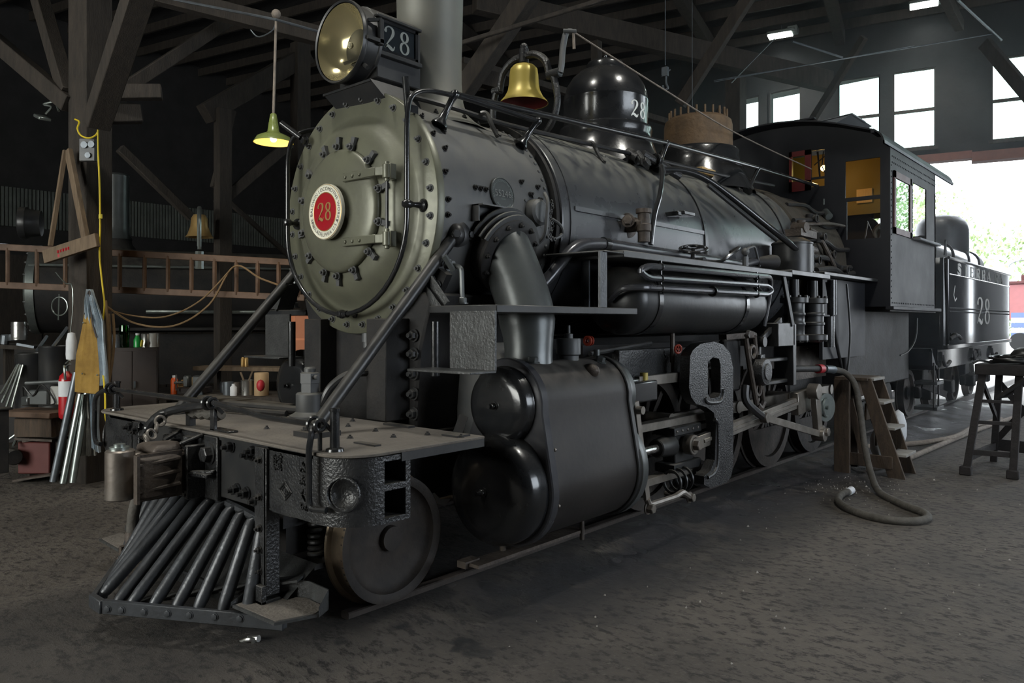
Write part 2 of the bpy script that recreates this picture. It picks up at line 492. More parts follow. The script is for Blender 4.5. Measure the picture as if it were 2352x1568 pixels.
mat('orange_red', (.30, .035, .015), .5, 0)  # plain orange-red of the tap wheel and coil
mat('sash_red', (.075, .022, .022), .5, 0, (.05, .016, .016))
mat('cylinder_jacket', (.019, .017, .0165), .42, .1, (.038, .033, .030), 3, .8, .04, 20, .12, (.15, .135, .12), .75, spec=.28)
mat('pipe_dark', (.055, .057, .066), .24, .3, (.09, .088, .09), 6, .7, .03, 30, .08)
# ------------------------------------------------------------------ floor material
def floor_mat():
    m = bpy.data.materials.new('shed_floor'); m.use_nodes = True; nt = m.node_tree; N = nt.nodes; L = nt.links
    p = N['Principled BSDF']; tc = N.new('ShaderNodeTexCoord')
    def noise(sc, det=6, rough=.6, vec=None):
        n = N.new('ShaderNodeTexNoise'); n.inputs['Scale'].default_value = sc; n.inputs['Detail'].default_value = det; n.inputs['Roughness'].default_value = rough
        L.new(vec or tc.outputs['Object'], n.inputs['Vector']); return n
    def rng(s, a, b, c=0, d=1):
        r = N.new('ShaderNodeMapRange'); r.inputs[1].default_value = a; r.inputs[2].default_value = b; r.inputs[3].default_value = c; r.inputs[4].default_value = d; L.new(s, r.inputs[0]); return r.outputs[0]
    def mixc(f, a, b):
        x = N.new('ShaderNodeMix'); x.data_type = 'RGBA'; L.new(f, x.inputs[0])
        for i, q in ((6, a), (7, b)):
            if isinstance(q, tuple): x.inputs[i].default_value = (*q, 1)
            else: L.new(q, x.inputs[i])
        return x.outputs[2]
    def math_(op, a, b):
        x = N.new('ShaderNodeMath'); x.operation = op
        for i, q in ((0, a), (1, b)):
            if isinstance(q, (int, float)): x.inputs[i].default_value = q
            else: L.new(q, x.inputs[i])
        return x.outputs[0]
    mp = N.new('ShaderNodeMapping'); mp.inputs['Rotation'].default_value = (0, 0, -.72); mp.inputs['Scale'].default_value = (1, 1.7, 1); L.new(tc.outputs['Object'], mp.inputs[0])
    big = noise(1.1, 4); fine = noise(34, 6, .75); mid = noise(11, 8, .72, mp.outputs[0])
    c = mixc(rng(big.outputs['Fac'], .35, .65), (.088, .075, .064), (.150, .130, .111))
    c = mixc(rng(mid.outputs['Fac'], .50, .60), c, (.034, .029, .026))
    c = mixc(rng(fine.outputs['Fac'], .55, .75, 0, .8), c, (.19, .17, .145))
    # oil soaked band beside the track
    sx = N.new('ShaderNodeSeparateXYZ'); L.new(tc.outputs['Object'], sx.inputs[0])
    st = noise(1.6, 4, .6)
    d = math_('ABSOLUTE', math_('SUBTRACT', sx.outputs[0], 1.15), 0)
    band = math_('MULTIPLY', rng(d, .15, 1.0, 1, 0), rng(st.outputs['Fac'], .30, .50))
    band = math_('MULTIPLY', band, rng(sx.outputs[1], 2.4, 3.6))
    c = mixc(band, c, (.022, .019, .022))
    puddle_n = noise(2.6, 3, .5); pud = math_('MULTIPLY', rng(puddle_n.outputs['Fac'], .60, .64), rng(d, .2, 1.1, 1, 0))
    c = mixc(pud, c, (.010, .009, .010))
    # floor colour darkened along the middle of the track
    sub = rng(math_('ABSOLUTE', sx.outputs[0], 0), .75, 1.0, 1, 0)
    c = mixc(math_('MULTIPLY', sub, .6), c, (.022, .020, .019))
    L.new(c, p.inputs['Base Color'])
    r = rng(big.outputs['Fac'], .3, .7, .72, .92)
    r = math_('SUBTRACT', r, math_('MULTIPLY', band, .38)); r = math_('SUBTRACT', r, math_('MULTIPLY', pud, .2))
    L.new(r, p.inputs['Roughness'])
    vo = N.new('ShaderNodeTexVoronoi'); vo.feature = 'DISTANCE_TO_EDGE'; vo.inputs['Scale'].default_value = .75
    ds = N.new('ShaderNodeVectorMath'); ds.operation = 'MULTIPLY_ADD'; nn = noise(2.2, 2); L.new(nn.outputs['Color'], ds.inputs[0]); ds.inputs[1].default_value = (.9, .9, .9); L.new(tc.outputs['Object'], ds.inputs[2]); L.new(ds.outputs[0], vo.inputs['Vector'])
    crack = rng(vo.outputs['Distance'], 0, .018)
    h = math_('ADD', math_('MULTIPLY', crack, .35), math_('MULTIPLY', rng(mid.outputs['Fac'], .40, .62), .5)); h = math_('ADD', h, math_('MULTIPLY', fine.outputs['Fac'], .75))
    bp = N.new('ShaderNodeBump'); bp.inputs['Strength'].default_value = .85; bp.inputs['Distance'].default_value = .03; L.new(h, bp.inputs['Height']); L.new(bp.outputs[0], p.inputs['Normal'])
    MATS['shed_floor'] = m
floor_mat()

def foliage_mat():
    m = bpy.data.materials.new('foliage'); m.use_nodes = True; N = m.node_tree.nodes; L = m.node_tree.links; p = N['Principled BSDF']
    oi = N.new('ShaderNodeTexNoise'); oi.inputs['Scale'].default_value = 1.3
    tc = N.new('ShaderNodeTexCoord'); L.new(tc.outputs['Object'], oi.inputs['Vector'])
    mx = N.new('ShaderNodeMix'); mx.data_type = 'RGBA'; L.new(oi.outputs['Fac'], mx.inputs[0]); mx.inputs[6].default_value = (.16, .30, .07, 1); mx.inputs[7].default_value = (.36, .42, .22, 1)
    L.new(mx.outputs[2], p.inputs['Base Color']); p.inputs['Roughness'].default_value = .6
    MATS['foliage'] = m
foliage_mat()

FZ = -.10           # floor level below the rail heads
# floor: a gently uneven grid
b = B(); nx, ny = 200, 110
X0, X1, Y0, Y1 = -20., 12., -8., 18.6
rr = random.Random(3)
from mathutils import noise as mn
for j in range(ny + 1):
    for i in range(nx + 1):
        x = X0 + (X1 - X0) * i / nx; y = Y0 + (Y1 - Y0) * j / ny
        z = FZ + .012 * mn.noise(V((x * .8, y * .8, 0))) + .06 * max(0, min(1, (1.3 - abs(x)) / .35))
        b.v.append((x, y, z))
for j in range(ny):
    for i in range(nx):
        a = j * (nx + 1) + i
        b.f.append((a, a + 1, a + nx + 2, a + nx + 1))
floor = struct('floor', b, 'shed_floor')

# rails (flat bottom section) running out of the door
def rail(name, x, label):
    prof = [(-.065, -.15), (.065, -.15), (.065, -.138), (.012, -.12), (.012, -.045), (.034, -.035), (.036, -.006), (.028, 0), (-.028, 0), (-.036, -.006), (-.034, -.035), (-.012, -.045), (-.012, -.12), (-.065, -.138)]
    b = B().prism([(x + p, q) for p, q in prof], lambda a, c: (a, 2.6, c), lambda a, c: (a, 45, c))
    return tag(obj(name, b, 'rail_steel'), label, 'rail')
rail('railway_rail', .752, 'steel rail under the locomotive wheels nearest the camera')
rail('railway_rail', -.752, 'steel rail under the far side wheels of the locomotive')
# -------------------------------------------------------------- back wall with the engine door
WD = V((.975, .219, 0)).normalized(); WP = V((.5, 18, 0)); WN = V((-WD.y, WD.x, 0))
def wq(s, z, off=0): return WP + WD * s + WN * off + V((0, 0, z))
def wall_box(b, s0, s1, z0, z1, o0=0, o1=.18):
    vs = [wq(s0, z0, o0), wq(s1, z0, o0), wq(s1, z0, o1), wq(s0, z0, o1), wq(s0, z1, o0), wq(s1, z1, o0), wq(s1, z1, o1), wq(s0, z1, o1)]
    b.add(vs, [(0, 3, 2, 1), (4, 5, 6, 7), (0, 1, 5, 4), (1, 2, 6, 5), (2, 3, 7, 6), (3, 0, 4, 7)])
ZT, ZB, ZTOP = 7.06, 5.37, 8.5
SE = -2.31
b = B()
wall_box(b, SE, 9.5, ZT, ZTOP)                # above windows
wall_box(b, SE, 9.5, 5.13, ZB)                # band under windows
wall_box(b, SE, -1.95, ZB, ZT); wall_box(b, -1.1, -.85, ZB, ZT); wall_box(b, -.04, .96, ZB, ZT); wall_box(b, 1.82, 2.07, ZB, ZT)
for s0_, s1_ in ((2.9, 4.0), (4.85, 5.1), (5.95, 7.05), (7.9, 8.15), (9.0, 9.5)): wall_box(b, s0_, s1_, ZB, ZT)
wall_box(b, SE, -2.25, FZ - .1, 5.13)          # beside the door
wall_box(b, 1.78, 3.6, FZ - .1, 5.13); wall_box(b, 7.6, 9.5, FZ - .1, 5.13)
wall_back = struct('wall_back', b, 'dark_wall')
b = B(); wall_box(b, -2.25, .62, 5.04, 5.2, -.04, .24); struct('trim_1', b, 'red_lintel')
b = B(); wall_box(b, .62, 1.78, 4.96, 5.16, -.08, .24); struct('trim_2', b, 'red_lintel')
n = 0
for s0, s1 in ((-1.95, -1.1), (-.85, -.04), (.96, 1.82), (2.07, 2.9), (4.0, 4.85), (5.1, 5.95), (7.05, 7.9), (8.15, 9.0)):
    n += 1
    w = B()
    for a, c, d, e in ((s0, s0 + .03, ZB, ZT), (s1 - .03, s1, ZB, ZT), (s0, s1, ZB, ZB + .03), (s0, s1, ZT - .03, ZT), (s0, s1, 6.15, 6.21)): wall_box(w, a, c, d, e, .03, .10)
    win = struct('window_%d' % n, w, 'old_timber')
    for z0, z1 in ((ZB + .03, 6.15), (6.21, ZT - .03)):
        g = B(); wall_box(g, s0 + .03, s1 - .03, z0, z1, .06, .066); obj('pane', g, 'window_glass', win)
    k = B(); wall_box(k, s0 - .05, s1 + .05, ZB - .07, ZB, -.05, .1); obj('sill', k, 'old_timber', win)
# neighbouring bay of the polygonal wall
cor = wq(SE, 0)
b = B(); yb = cor.y
def seg2(b, x0, x1, z0, z1, o0=0, o1=.18): b.box((x0, yb + o0, z0), (x1, yb + o1, z1))
for x0, x1, z0, z1 in ((-20, cor.x, ZT, ZTOP), (-20, cor.x, FZ - .1, ZB), (-2.21, cor.x, ZB, ZT), (-3.0, -2.96 + .04, ZB, ZT), (-3.2, -2.96, ZB, ZT), (-20, -3.95, ZB, ZT)):
    seg2(b, x0, x1, z0, z1)
struct('wall_back_bay', b, 'dark_wall')
for x0, x1 in ((-3.95, -3.2), (-2.96, -2.21)):
    n += 1
    w = B()
    for a, c, d, e in ((x0, x0 + .03, ZB, ZT), (x1 - .03, x1, ZB, ZT), (x0, x1, ZB, ZB + .03), (x0, x1, ZT - .03, ZT), (x0, x1, 6.15, 6.21)): seg2(w, a, c, d, e, .03, .1)
    win = struct('window_%d' % n, w, 'old_timber')
    for z0, z1 in ((ZB + .03, 6.15), (6.21, ZT - .03)):
        g = B(); seg2(g, x0 + .03, x1 - .03, z0, z1, .06, .066); obj('pane', g, 'window_glass', win)
# wall_left : boards, far and dark, with a strip of corrugated sheet and slots of light
b = B(); b.box((-16.2, -8, -.3), (-16, 3.0, 11.2)); b.box((-16.2, 3.0, -.3), (-16, 18, 3.35)); b.box((-16.2, 3.0, 3.45), (-16, 18, 11.2))
for y in (3.0, 4.9, 5.5, 7.1, 7.6, 9.4, 10.2, 12.6): b.box((-16.2, y, 3.35), (-16, y + .42, 3.45))
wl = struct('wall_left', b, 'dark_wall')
for i in range(26):
    y = -7.5 + i * .98
    obj('wall_board', B().box((-16, y, -.2), (-15.96, y + .93, 3.2)), 'old_timber', wl)
b = B()
for i in range(120):
    y = 4 + i * .08
    b.cyl((-15.92, y, 3.85), (-15.92, y, 4.75), .036, n=6, cap=False)
obj('corrugated_sheet', b, 'corrugated', wl)
# wall behind the camera and right wall, with tall door openings
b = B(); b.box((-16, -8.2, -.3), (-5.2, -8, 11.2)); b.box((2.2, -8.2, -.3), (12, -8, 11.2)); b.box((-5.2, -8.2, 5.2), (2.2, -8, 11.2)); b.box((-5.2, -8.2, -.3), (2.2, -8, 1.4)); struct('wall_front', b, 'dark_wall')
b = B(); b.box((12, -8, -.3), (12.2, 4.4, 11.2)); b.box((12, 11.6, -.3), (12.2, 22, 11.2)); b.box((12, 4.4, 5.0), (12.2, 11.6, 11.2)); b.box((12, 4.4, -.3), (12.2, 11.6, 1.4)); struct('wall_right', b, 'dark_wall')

# -------------------------------------------------------------- roof: boards on purlins, sloping gently
def rz(x, y):
    t = (V((x, y, 0)) - WP).dot(WN)           # distance in front of the engine-door wall (negative inwards)
    return 7.95 + min(0, t) * -.075
RD = []
roof_root = struct('ceiling', B().add([wq(-24, 0, 8) + V((0, 0, 7.75)), wq(16, 0, .6) + V((0, 0, 8.35)), wq(16, 0, -34) + V((0, 0, 10.95)), wq(-24, 0, -34) + V((0, 0, 10.95))], [(0, 1, 2, 3)]), 'roof_boards')
def rp(s, t, dz=0): # point on the underside of the roof : s along the wall, t inwards
    p = WP + WD * s - WN * t; return V((p.x, p.y, 8.3 + .075 * t + dz))
for i in range(34):
    t = .15 + i * .8
    obj('purlin', B().beam(rp(-20, t, -.09), rp(12, t, -.09), .055, .20), 'old_timber', roof_root)
for s in (-9.5, -4.6, -1.9, 2.6, 5.3):
    obj('rafter', B().beam(rp(s, 0, -.33), rp(s, 26, -.33), .2, .3), 'old_timber', roof_root)
# wires and rods under the roof
def wire(name, pts, r, mt, label, catg='wire'):
    return tag(obj(name, B().tube(pts, r, 6), mt), label, catg)

# unseen door leaf added outside the right jamb to darken the tender's reflection
leaf = struct('added_leaf', B().box((2.02, 18.62, -.1), (2.08, 24.4, 4.9)), 'dark_wall')
for i in range(15): obj('added_leaf_plank', B().box((1.99, 18.64 + i * .366, -.08), (2.02, 18.64 + i * .366 + .345, 4.88)), 'dark_wall', leaf, bevel=.004)
# ================================================================== STEAM LOCOMOTIVE
LOCO = thing('steam_locomotive', (0, 2.1, 0), 'large black steam locomotive with red round number plate 28 on its gray smokebox front', 'locomotive')
def P(name, b, mt, parent=LOCO, **k): return obj(name, b, mt, parent, **k)
bolt_me = {}
def bolt_mesh(key, r, h, mt, studs=True):
    if key not in bolt_me:
        b = B().hexb((0, 0, 0), (0, 0, 1), r, h)
        if studs: b.cyl((0, 0, h), (0, 0, h * 1.6), r * .5, n=8)
        me = mk_mesh(key, b); me.materials.append(MATS[mt]); bolt_me[key] = me
    return bolt_me[key]
riv_b = B().sph((0, 0, 0), 1, 8, (1, 1, .7)); rivet_me = {}
def rivet_mesh(r, mt):
    k = (r, mt)
    if k not in rivet_me:
        me = mk_mesh('rivet', B().add([(x * r, y * r, z * r) for x, y, z in riv_b.v], riv_b.f), 60); me.materials.append(MATS[mt]); rivet_me[k] = me
    return rivet_me[k]
BZ = 2.39                                   # boiler centre height
AX = (0, -1, 0)
# ---- smokebox
SY = 3.24
shell = P('smokebox', B().lathe([(.80, 0), (.80, 1.14)], (0, SY + .05, BZ), (0, 1, 0), 72), 'smokebox_gray')
front = P('smokebox_front', B().lathe([(.80, -.06), (.835, -.06), (.835, -.005), (.83, 0), (.672, 0), (.655, .006), (.63, .022), (.59, .055), (.55, .085), (.50, .105), (.45, .112), (.30, .112)], (0, SY, BZ), AX, 80), 'smokebox_graphite', angle=50)
me = bolt_mesh('ring_bolt', .019, .022, 'smokebox_gray')
for i in range(28):
    a = 2 * PI * (i + .5) / 28
    inst(me, 'bolt', (.775 * math.cos(a), SY, BZ + .775 * math.sin(a)), front, toward(AX))
door = P('smokebox_door', B().lathe([(.40, -.01), (.418, 0), (.42, .02), (.412, .036), (.39, .048), (.35, .058), (.30, .064), (0, .088)], (0, SY - .112, BZ), AX, 64), 'smokebox_graphite', angle=60)
# door dogs (clamp bolts) : angles measured from +x
dog = B(); dog.cbox((0, .02, .02), (.045, .115, .03)); dog.cbox((0, .062, .0), (.04, .035, .05)); dog.hexb((0, -.005, .035), (0, 0, 1), .027, .034); dog.cyl((0, -.005, .03), (0, -.005, .085), .012, n=8)
dog_me = mk_mesh('door_dog', dog); dog_me.materials.append(MATS['smokebox_gray'])
for deg in (112, 92, 72, 44, 14, -14, -42, -68, -92, -112, 140, 165, 195, 220):
    a = math.radians(deg); r = .445
    # local y should point outwards radially
    z = V((0, -1, 0)); y = V((math.cos(a), 0, math.sin(a))); x = y.cross(z)
    q = Matrix((x, y, z)).transposed().to_quaternion()
    inst(dog_me, 'door_dog', (r * math.cos(a), SY - .108, BZ + r * math.sin(a)), door, q, .8)
for z in (2.592, 2.165):
    h = P('door_hinge', B().box((.13, SY - .205, z - .028), (.47, SY - .178, z + .028)).beam((.46, SY - .19, z), (.53, SY - .15, z), .03, .056).cyl((.525, SY - .15, z - .045), (.525, SY - .15, z + .045), .03, n=14).cyl((.525, SY - .15, z - .065), (.525, SY - .15, z + .065), .016, n=10).box((.50, SY - .15, z - .05), (.56, SY - .10, z + .05)), 'smokebox_graphite', door, bevel=.004)
    m2 = rivet_mesh(.014, 'smokebox_graphite')
    for x in (.165, .24, .315): inst(m2, 'rivet', (x, SY - .206, z), door, toward(AX))
P('hinge_pin', B().cyl((.525, SY - .15, 2.12), (.525, SY - .15, 2.64), .011, n=8), 'black_satin', door)
# ---- round number plate
PY = SY - .235
plate = P('number_plate', B().lathe([(0, 0), (.186, 0), (.186, .025), (.180, .03), (.176, .026), (0, .026)], (0, PY + .012, 2.375), AX, 56).cyl((0, PY, 2.375), (0, PY + .06, 2.375), .05, n=16), 'cream', label='round cream-rimmed plate with red centre')
pm = lambda rr=0: (lambda x, y, h: (x, PY - .0145 - h, 2.375 + y))
P('plate_centre', B().lathe([(.127, 0), (.127, .002), (0, .002)], (0, PY - .0135, 2.375), AX, 48), 'plate_red', plate, label='red enamel centre')
P('gold_ring', B().torus((0, PY - .0145, 2.375), AX, .129, .003, 48, 6).torus((0, PY - .014, 2.375), AX, .181, .0035, 48, 6), 'gold', plate)
P('number_28', glyph28(.125, lambda x, y, h: (x, PY - .0155 - h, 2.375 + y), .003), 'gold', plate, label='gold numerals 28')
def circ_text(s, size, r, y, cz, mid_deg, inward, sp):
    """lettering along a circle on a plate facing -y"""
    def mp(x, yy, h):
        if inward: a = math.radians(mid_deg) + x / r; rad = r - yy
        else: a = math.radians(mid_deg) - x / r; rad = r + yy
        return (rad * math.cos(a), y - h, cz + rad * math.sin(a))
    return text_b(s, size, mp, .001, space=sp)
P('plate_lettering', circ_text('THE BALDWIN LOCOMOTIVE WORKS', .036, .153, PY - .0145, 2.375, 95, False, 1.09), 'box_brown', plate)
P('plate_lettering', circ_text('PHILADELPHIA U.S.A.', .036, .155, PY - .0145, 2.375, -88, True, 1.12), 'box_brown', plate)
# ---- front handrail loop
HR = .017; HY = 3.13
loop = [(.655, 3.60, 3.155), (.66, 3.30, 3.13), (.67, HY + .02, 3.06), (.67, HY, 2.90), (.67, HY, 2.30)]
arcp = [(.67 * math.cos(math.radians(t)), HY, 2.30 + .61 * math.sin(math.radians(t))) for t in range(-8, -180, -8)]
loopL = [(-.67, HY, 2.30), (-.67, HY, 2.85), (-.66, HY + .03, 3.02), (-.63, 3.32, 3.10), (-.62, 3.7, 3.15)]
rail_ = P('front_handrail', B().tube(fil(loop, .12, 6) + arcp + fil(loopL, .1, 5), HR, 12), 'black_gloss')
P('coupling_sleeve', B().cyl((-.04, HY, 1.691), (.06, HY, 1.691), .024, n=12), 'black_gloss', rail_)
def stanchion(p, q, r=.022, parent=rail_, mt='black_gloss'):
    """turned handrail post from foot q to rail p"""
    p, q = V(p), V(q); L = (q - p).length
    return P('handrail_post', B().lathe([(0, -.034), (.016, -.03), (.030, -.012), (.032, 0), (.028, .018), (r * .8, .04), (r * .75, L * .5), (r, L * .8), (r * 1.9, L - .012), (r * 2, L), (0, L)], p, q - p, 14), mt, parent)
stanchion((.67, HY, 2.375), (.70, SY, 2.375)); stanchion((-.67, HY, 2.375), (-.70, SY, 2.375))
stanchion((0, HY, 1.691), (0, SY, 1.691), .014)
# ---- side handrails along the boiler (both sides)
for s in (1, -1):
    pts = [(.655 * s, 3.55, 3.158), (.63 * s, 4.6, 3.235), (.61 * s, 6.45, 3.355), (.60 * s, 8.6, 3.445), (.60 * s, 10.55, 3.50)]
    hr = P('side_handrail', B().tube(pts, .023, 12).tube([(.655 * s, 3.55, 3.158), (.67 * s, 4.42, 3.15)], .019, 12), 'black_gloss')
    for p, q in (((.655 * s, 3.56, 3.158), (.60 * s, 3.47, 2.945)), ((.67 * s, 4.42, 3.15), (.60 * s, 4.30, 2.96)), ((.61 * s, 6.45, 3.355), (.60 * s, 6.30, 3.08)), ((.60 * s, 8.6, 3.445), (.62 * s, 8.25, 3.13))):
        stanchion(p, q, .029, hr)
# conduit pipe along the top right of the boiler
P('conduit_pipe', B().tube(cat([(.30, 3.5, 3.20), (.42, 3.75, 3.16), (.48, 4.3, 3.13), (.50, 5.2, 3.16), (.50, 6.2, 3.20), (.52, 8.0, 3.27), (.54, 9.2, 3.33)], 5), .019, 8), 'black_satin')
for y, z in ((4.02, 3.14), (5.35, 3.165), (8.05, 3.275)):
    P('pipe_clip', B().tube(cat([(.48, y - .02, z + .015), (.52, y, z + .01), (.57, y, z - .08), (.62, y + .01, z - .17)], 4), .018, 6).hexb((.63, y + .01, z - .165), (.7, 0, .7), .016, .015), 'black_satin')
# rivets / bolts on the smokebox side
m3 = bolt_mesh('side_bolt', .016, .02, 'black_dull')
def onshell(y, deg, r=.80): a = math.radians(deg); return (r * math.cos(a), y, BZ + r * math.sin(a)), V((math.cos(a), 0, math.sin(a)))
for y, dg in ((3.42, 28), (3.50, 40), (3.38, 49), (3.62, 10), (3.67, 10), (3.72, 10), (4.20, 12), (4.30, 10), (4.25, 6), (4.17, 4), (4.33, 4), (4.12, 18), (4.30, 17), (4.18, 0), (3.36, 15), (3.36, -5), (3.36, 2), (3.40, -18), (3.37, 60), (3.37, 36), (3.37, -28)):
    p, d = onshell(y, dg); inst(m3, 'bolt', p, shell, toward(d))
m4 = rivet_mesh(.016, 'smokebox_gray')
for i in range(44):
    p, d = onshell(4.385, -66 + i * 5.2); inst(m4, 'rivet', p, shell, toward(d))
# ---- boiler barrel : dark gap ring, jacket courses, wagon top
P('boiler_ring', B().lathe([(.80, 0), (.845, 0), (.845, .05), (.80, .05)], (0, 4.43, BZ), (0, 1, 0), 72), 'black_dull')
boil = P('boiler_jacket', B().lathe([(.80, 0), (.862, 0), (.866, .01), (.872, 2.25)], (0, 4.475, BZ), (0, 1, 0), 96), 'boiler_jacket', angle=20)
taper = P('boiler_taper', B().lathe([(.872, 0), (.885, .3), (.945, 1.9), (.95, 2.25), (.93, 2.27)], (0, 6.73, BZ), (0, 1, 0), 96), 'boiler_jacket', angle=20)
for y, r in ((4.60, .866), (6.74, .878), (8.6, .951)):
    P('jacket_band', B().lathe([(r, -.03), (r + .008, -.03), (r + .008, .03), (r, .03)], (0, y, BZ), (0, 1, 0), 80), 'boiler_jacket')
m5 = rivet_mesh(.007, 'boiler_jacket')
for i in range(34):
    y = 4.62 + i * .062; a = math.radians(7.5)
    inst(m5, 'rivet', (.869 * math.cos(a), y, BZ + .869 * math.sin(a)), boil, toward((math.cos(a), 0, math.sin(a))))
P('jacket_seam', B().box((.862, 4.62, BZ + .09), (.876, 6.7, BZ + .125)), 'boiler_jacket', boil)
P('firebox_lagging', B().lathe([(.90, 0), (.97, .05), (.985, .4), (.97, .8), (.98, 1.2), (.97, 1.66)], (0, 8.98, BZ), (0, 1, 0), 64), 'firebox_lagging')
P('firebox', B().box((-.85, 8.9, .55), (.85, 12.2, 2.3)), 'black_dull', bevel=.03)
P('backhead', B().lathe([(0, 0), (.96, 0), (.96, .2), (0, .2)], (0, 10.7, BZ), (0, 1, 0), 40), 'black_dull')
# washout bar and step on the jacket
P('jacket_step', B().box((.80, 6.02, 2.585), (.97, 6.10, 2.625)).box((.80, 6.10, 2.60), (.99, 6.30, 2.635)), 'black_gloss', bevel=.006)
# ---- chimney
stack = P('smoke_stack', B().lathe([(.46, -.05), (.36, .02), (.285, .09), (.255, .19), (.243, .34), (.243, .5), (.262, 1.35), (.30, 1.40), (.30, 1.46), (.24, 1.46), (.23, 0)], (0, 3.94, 3.12), (0, 0, 1), 56), 'stack_gray', angle=40)
m6 = bolt_mesh('stack_bolt', .016, .02, 'black_dull')
for i in range(10):
    a = 2 * PI * i / 10
    inst(m6, 'bolt', (.37 * math.cos(a), 3.94 + .37 * math.sin(a), 3.13), stack, toward((0, 0, 1)))
# ---- headlight
HC = (0, 3.10, 3.545)
hl = P('headlight', B().lathe([(.262, .006), (.275, 0), (.28, .02), (.275, .04), (.262, .05), (.262, .14), (.270, .145), (.270, .165), (.20, .20), (.20, .22)], HC, (0, 1, 0), 56), 'black_satin', angle=40)
P('reflector', B().lathe([(.258, .012), (.235, .06), (.19, .12), (.12, .165), (.05, .185), (.02, .19), (0, .19)], HC, (0, 1, 0), 56), 'reflector', hl, angle=60)
P('lens', B().lathe([(.262, .012), (.18, .002), (0, -.006)], HC, (0, 1, 0), 48), 'lens_glass', hl, angle=60)
P('lens_bulb', B().sph((0, 3.2, 3.545), .022), 'clear_plastic', hl)
poly = [(-.21, 3.30), (.21, 3.30), (.21, 3.70)] + arc(0, 3.62, .21, 22, 158, 10) + [(-.21, 3.70)]
P('headlight_case', B().py(poly, 3.26, 3.66), 'black_satin', hl, bevel=.008)
P('case_ledge', B().box((-.23, 3.24, 3.445), (.25, 3.64, 3.475)).box((.20, 3.24, 3.70), (.245, 3.64, 3.72)), 'black_satin', hl, bevel=.004)
for s in (1, -1):
    nb = P('number_board', B().box((.205 * s, 3.25, 3.47), (.226 * s, 3.62, 3.50)).box((.205 * s, 3.25, 3.68), (.226 * s, 3.62, 3.705)).box((.205 * s, 3.25, 3.47), (.226 * s, 3.275, 3.705)).box((.205 * s, 3.595, 3.47), (.226 * s, 3.62, 3.705)), 'black_gloss', hl)
    P('number_glass', B().box((.205 * s, 3.27, 3.495), (.215 * s, 3.60, 3.685)), 'number_glass', hl)
    P('number_28', glyph28(.165, (lambda x, y, h: (.2165 + h, 3.435 + x, 3.588 + y)) if s > 0 else (lambda x, y, h: (-.2165 - h, 3.435 - x, 3.588 + y)), .002, gap=.8), 'number_gray', hl, label='pale numerals 28')
P('lamp_latch', B().box((.255, 3.12, 3.50), (.30, 3.25, 3.525)).box((.27, 3.22, 3.49), (.30, 3.25, 3.66)).beam((.255, 3.15, 3.64), (.29, 3.24, 3.66), .02, .02).cyl((.20, 3.16, 3.36), (.24, 3.16, 3.33), .015, n=8), 'black_satin', hl)
P('lamp_foot', B().box((-.15, 3.3, 3.24), (.15, 3.6, 3.31)).cyl((.17, 3.56, 3.25), (.17, 3.56, 3.40), .02, n=8), 'black_satin', hl, bevel=.005)
# shelf under the headlight
sh = B()
sh.box((-.26, 3.155, 3.235), (.27, 3.56, 3.25))
sh.add([(-.26, 3.155, 3.25), (.27, 3.155, 3.25), (.27, 3.56, 3.25), (-.26, 3.56, 3.25), (-.2, 3.29, 3.10), (.36, 3.29, 3.06), (.36, 3.55, 3.06), (-.2, 3.55, 3.10)], [(0, 4, 5, 1), (1, 5, 6, 2), (3, 2, 6, 7), (0, 3, 7, 4)])
P('headlight_shelf', sh, 'black_satin')
P('flag_socket', B().cyl((.60, 3.20, 2.98), (.585, 3.19, 3.20), .022, n=12).box((.57, 3.2, 2.97), (.63, 3.26, 3.02)), 'black_gloss')
P('flag_socket', B().cyl((-.545, 3.16, 2.99), (-.66, 3.07, 3.10), .022, n=12).hexb((-.535, 3.2, 2.97), AX, .028, .04), 'black_gloss')
# ---- bell
BC = V((0, 5.05, 3.545))
bell = P('bell', B().lathe([(0, .345), (.03, .342), (.09, .33), (.118, .30), (.126, .25), (.130, .17), (.142, .11), (.170, .055), (.208, .012), (.215, 0), (.205, .004)], BC, (0, 0, 1), 48), 'brass', angle=60)
P('bell_mouth_red', B().lathe([(.206, .002), (.16, .05), (.12, .12), (.10, .28), (0, .32)], BC, (0, 0, 1), 36), 'bell_red', bell, label='dark red inside of the bell')
yk = B().tube(cat([(-.285, 5.05, 3.71), (-.245, 5.05, 3.86), (-.13, 5.05, 3.945), (0, 5.05, 3.955), (.13, 5.05, 3.945), (.245, 5.05, 3.86), (.285, 5.05, 3.71)], 6), .032, 10)
yk.cyl((0, 5.05, 3.90), (0, 5.05, 4.02), .045, n=12).sph((0, 5.05, 4.04), .036, 10).cyl((-.36, 5.05, 3.72), (-.27, 5.05, 3.72), .035, n=12).cyl((.27, 5.05, 3.735), (.40, 5.05, 3.735), .04, n=12)
P('bell_yoke', yk, 'black_rough_cast', bell)
for s in (-1, 1):
    P('bell_stand', B().tube(cat([(.315 * s, 5.05, 3.74), (.35 * s, 5.05, 3.64), (.37 * s, 5.05, 3.5), (.33 * s, 5.05, 3.36), (.24 * s, 5.05, 3.26), (.10 * s, 5.05, 3.22), (0, 5.05, 3.21)], 6), [.03] * 31 + [.035] * 6, 10), 'black_rough_cast', bell)
P('bell_stand_foot', B().box((-.24, 4.93, 3.16), (.24, 5.17, 3.25)), 'black_rough_cast', bell, bevel=.01)
P('bell_lever', B().tube(cat([(.40, 5.05, 3.735), (.415, 5.05, 3.80), (.42, 5.06, 3.93), (.44, 5.08, 4.06), (.46, 5.13, 4.08)], 5), .026, 8).cyl((.44, 5.04, 4.07), (.53, 5.1, 4.06), .016, n=8), 'smokebox_gray', bell)
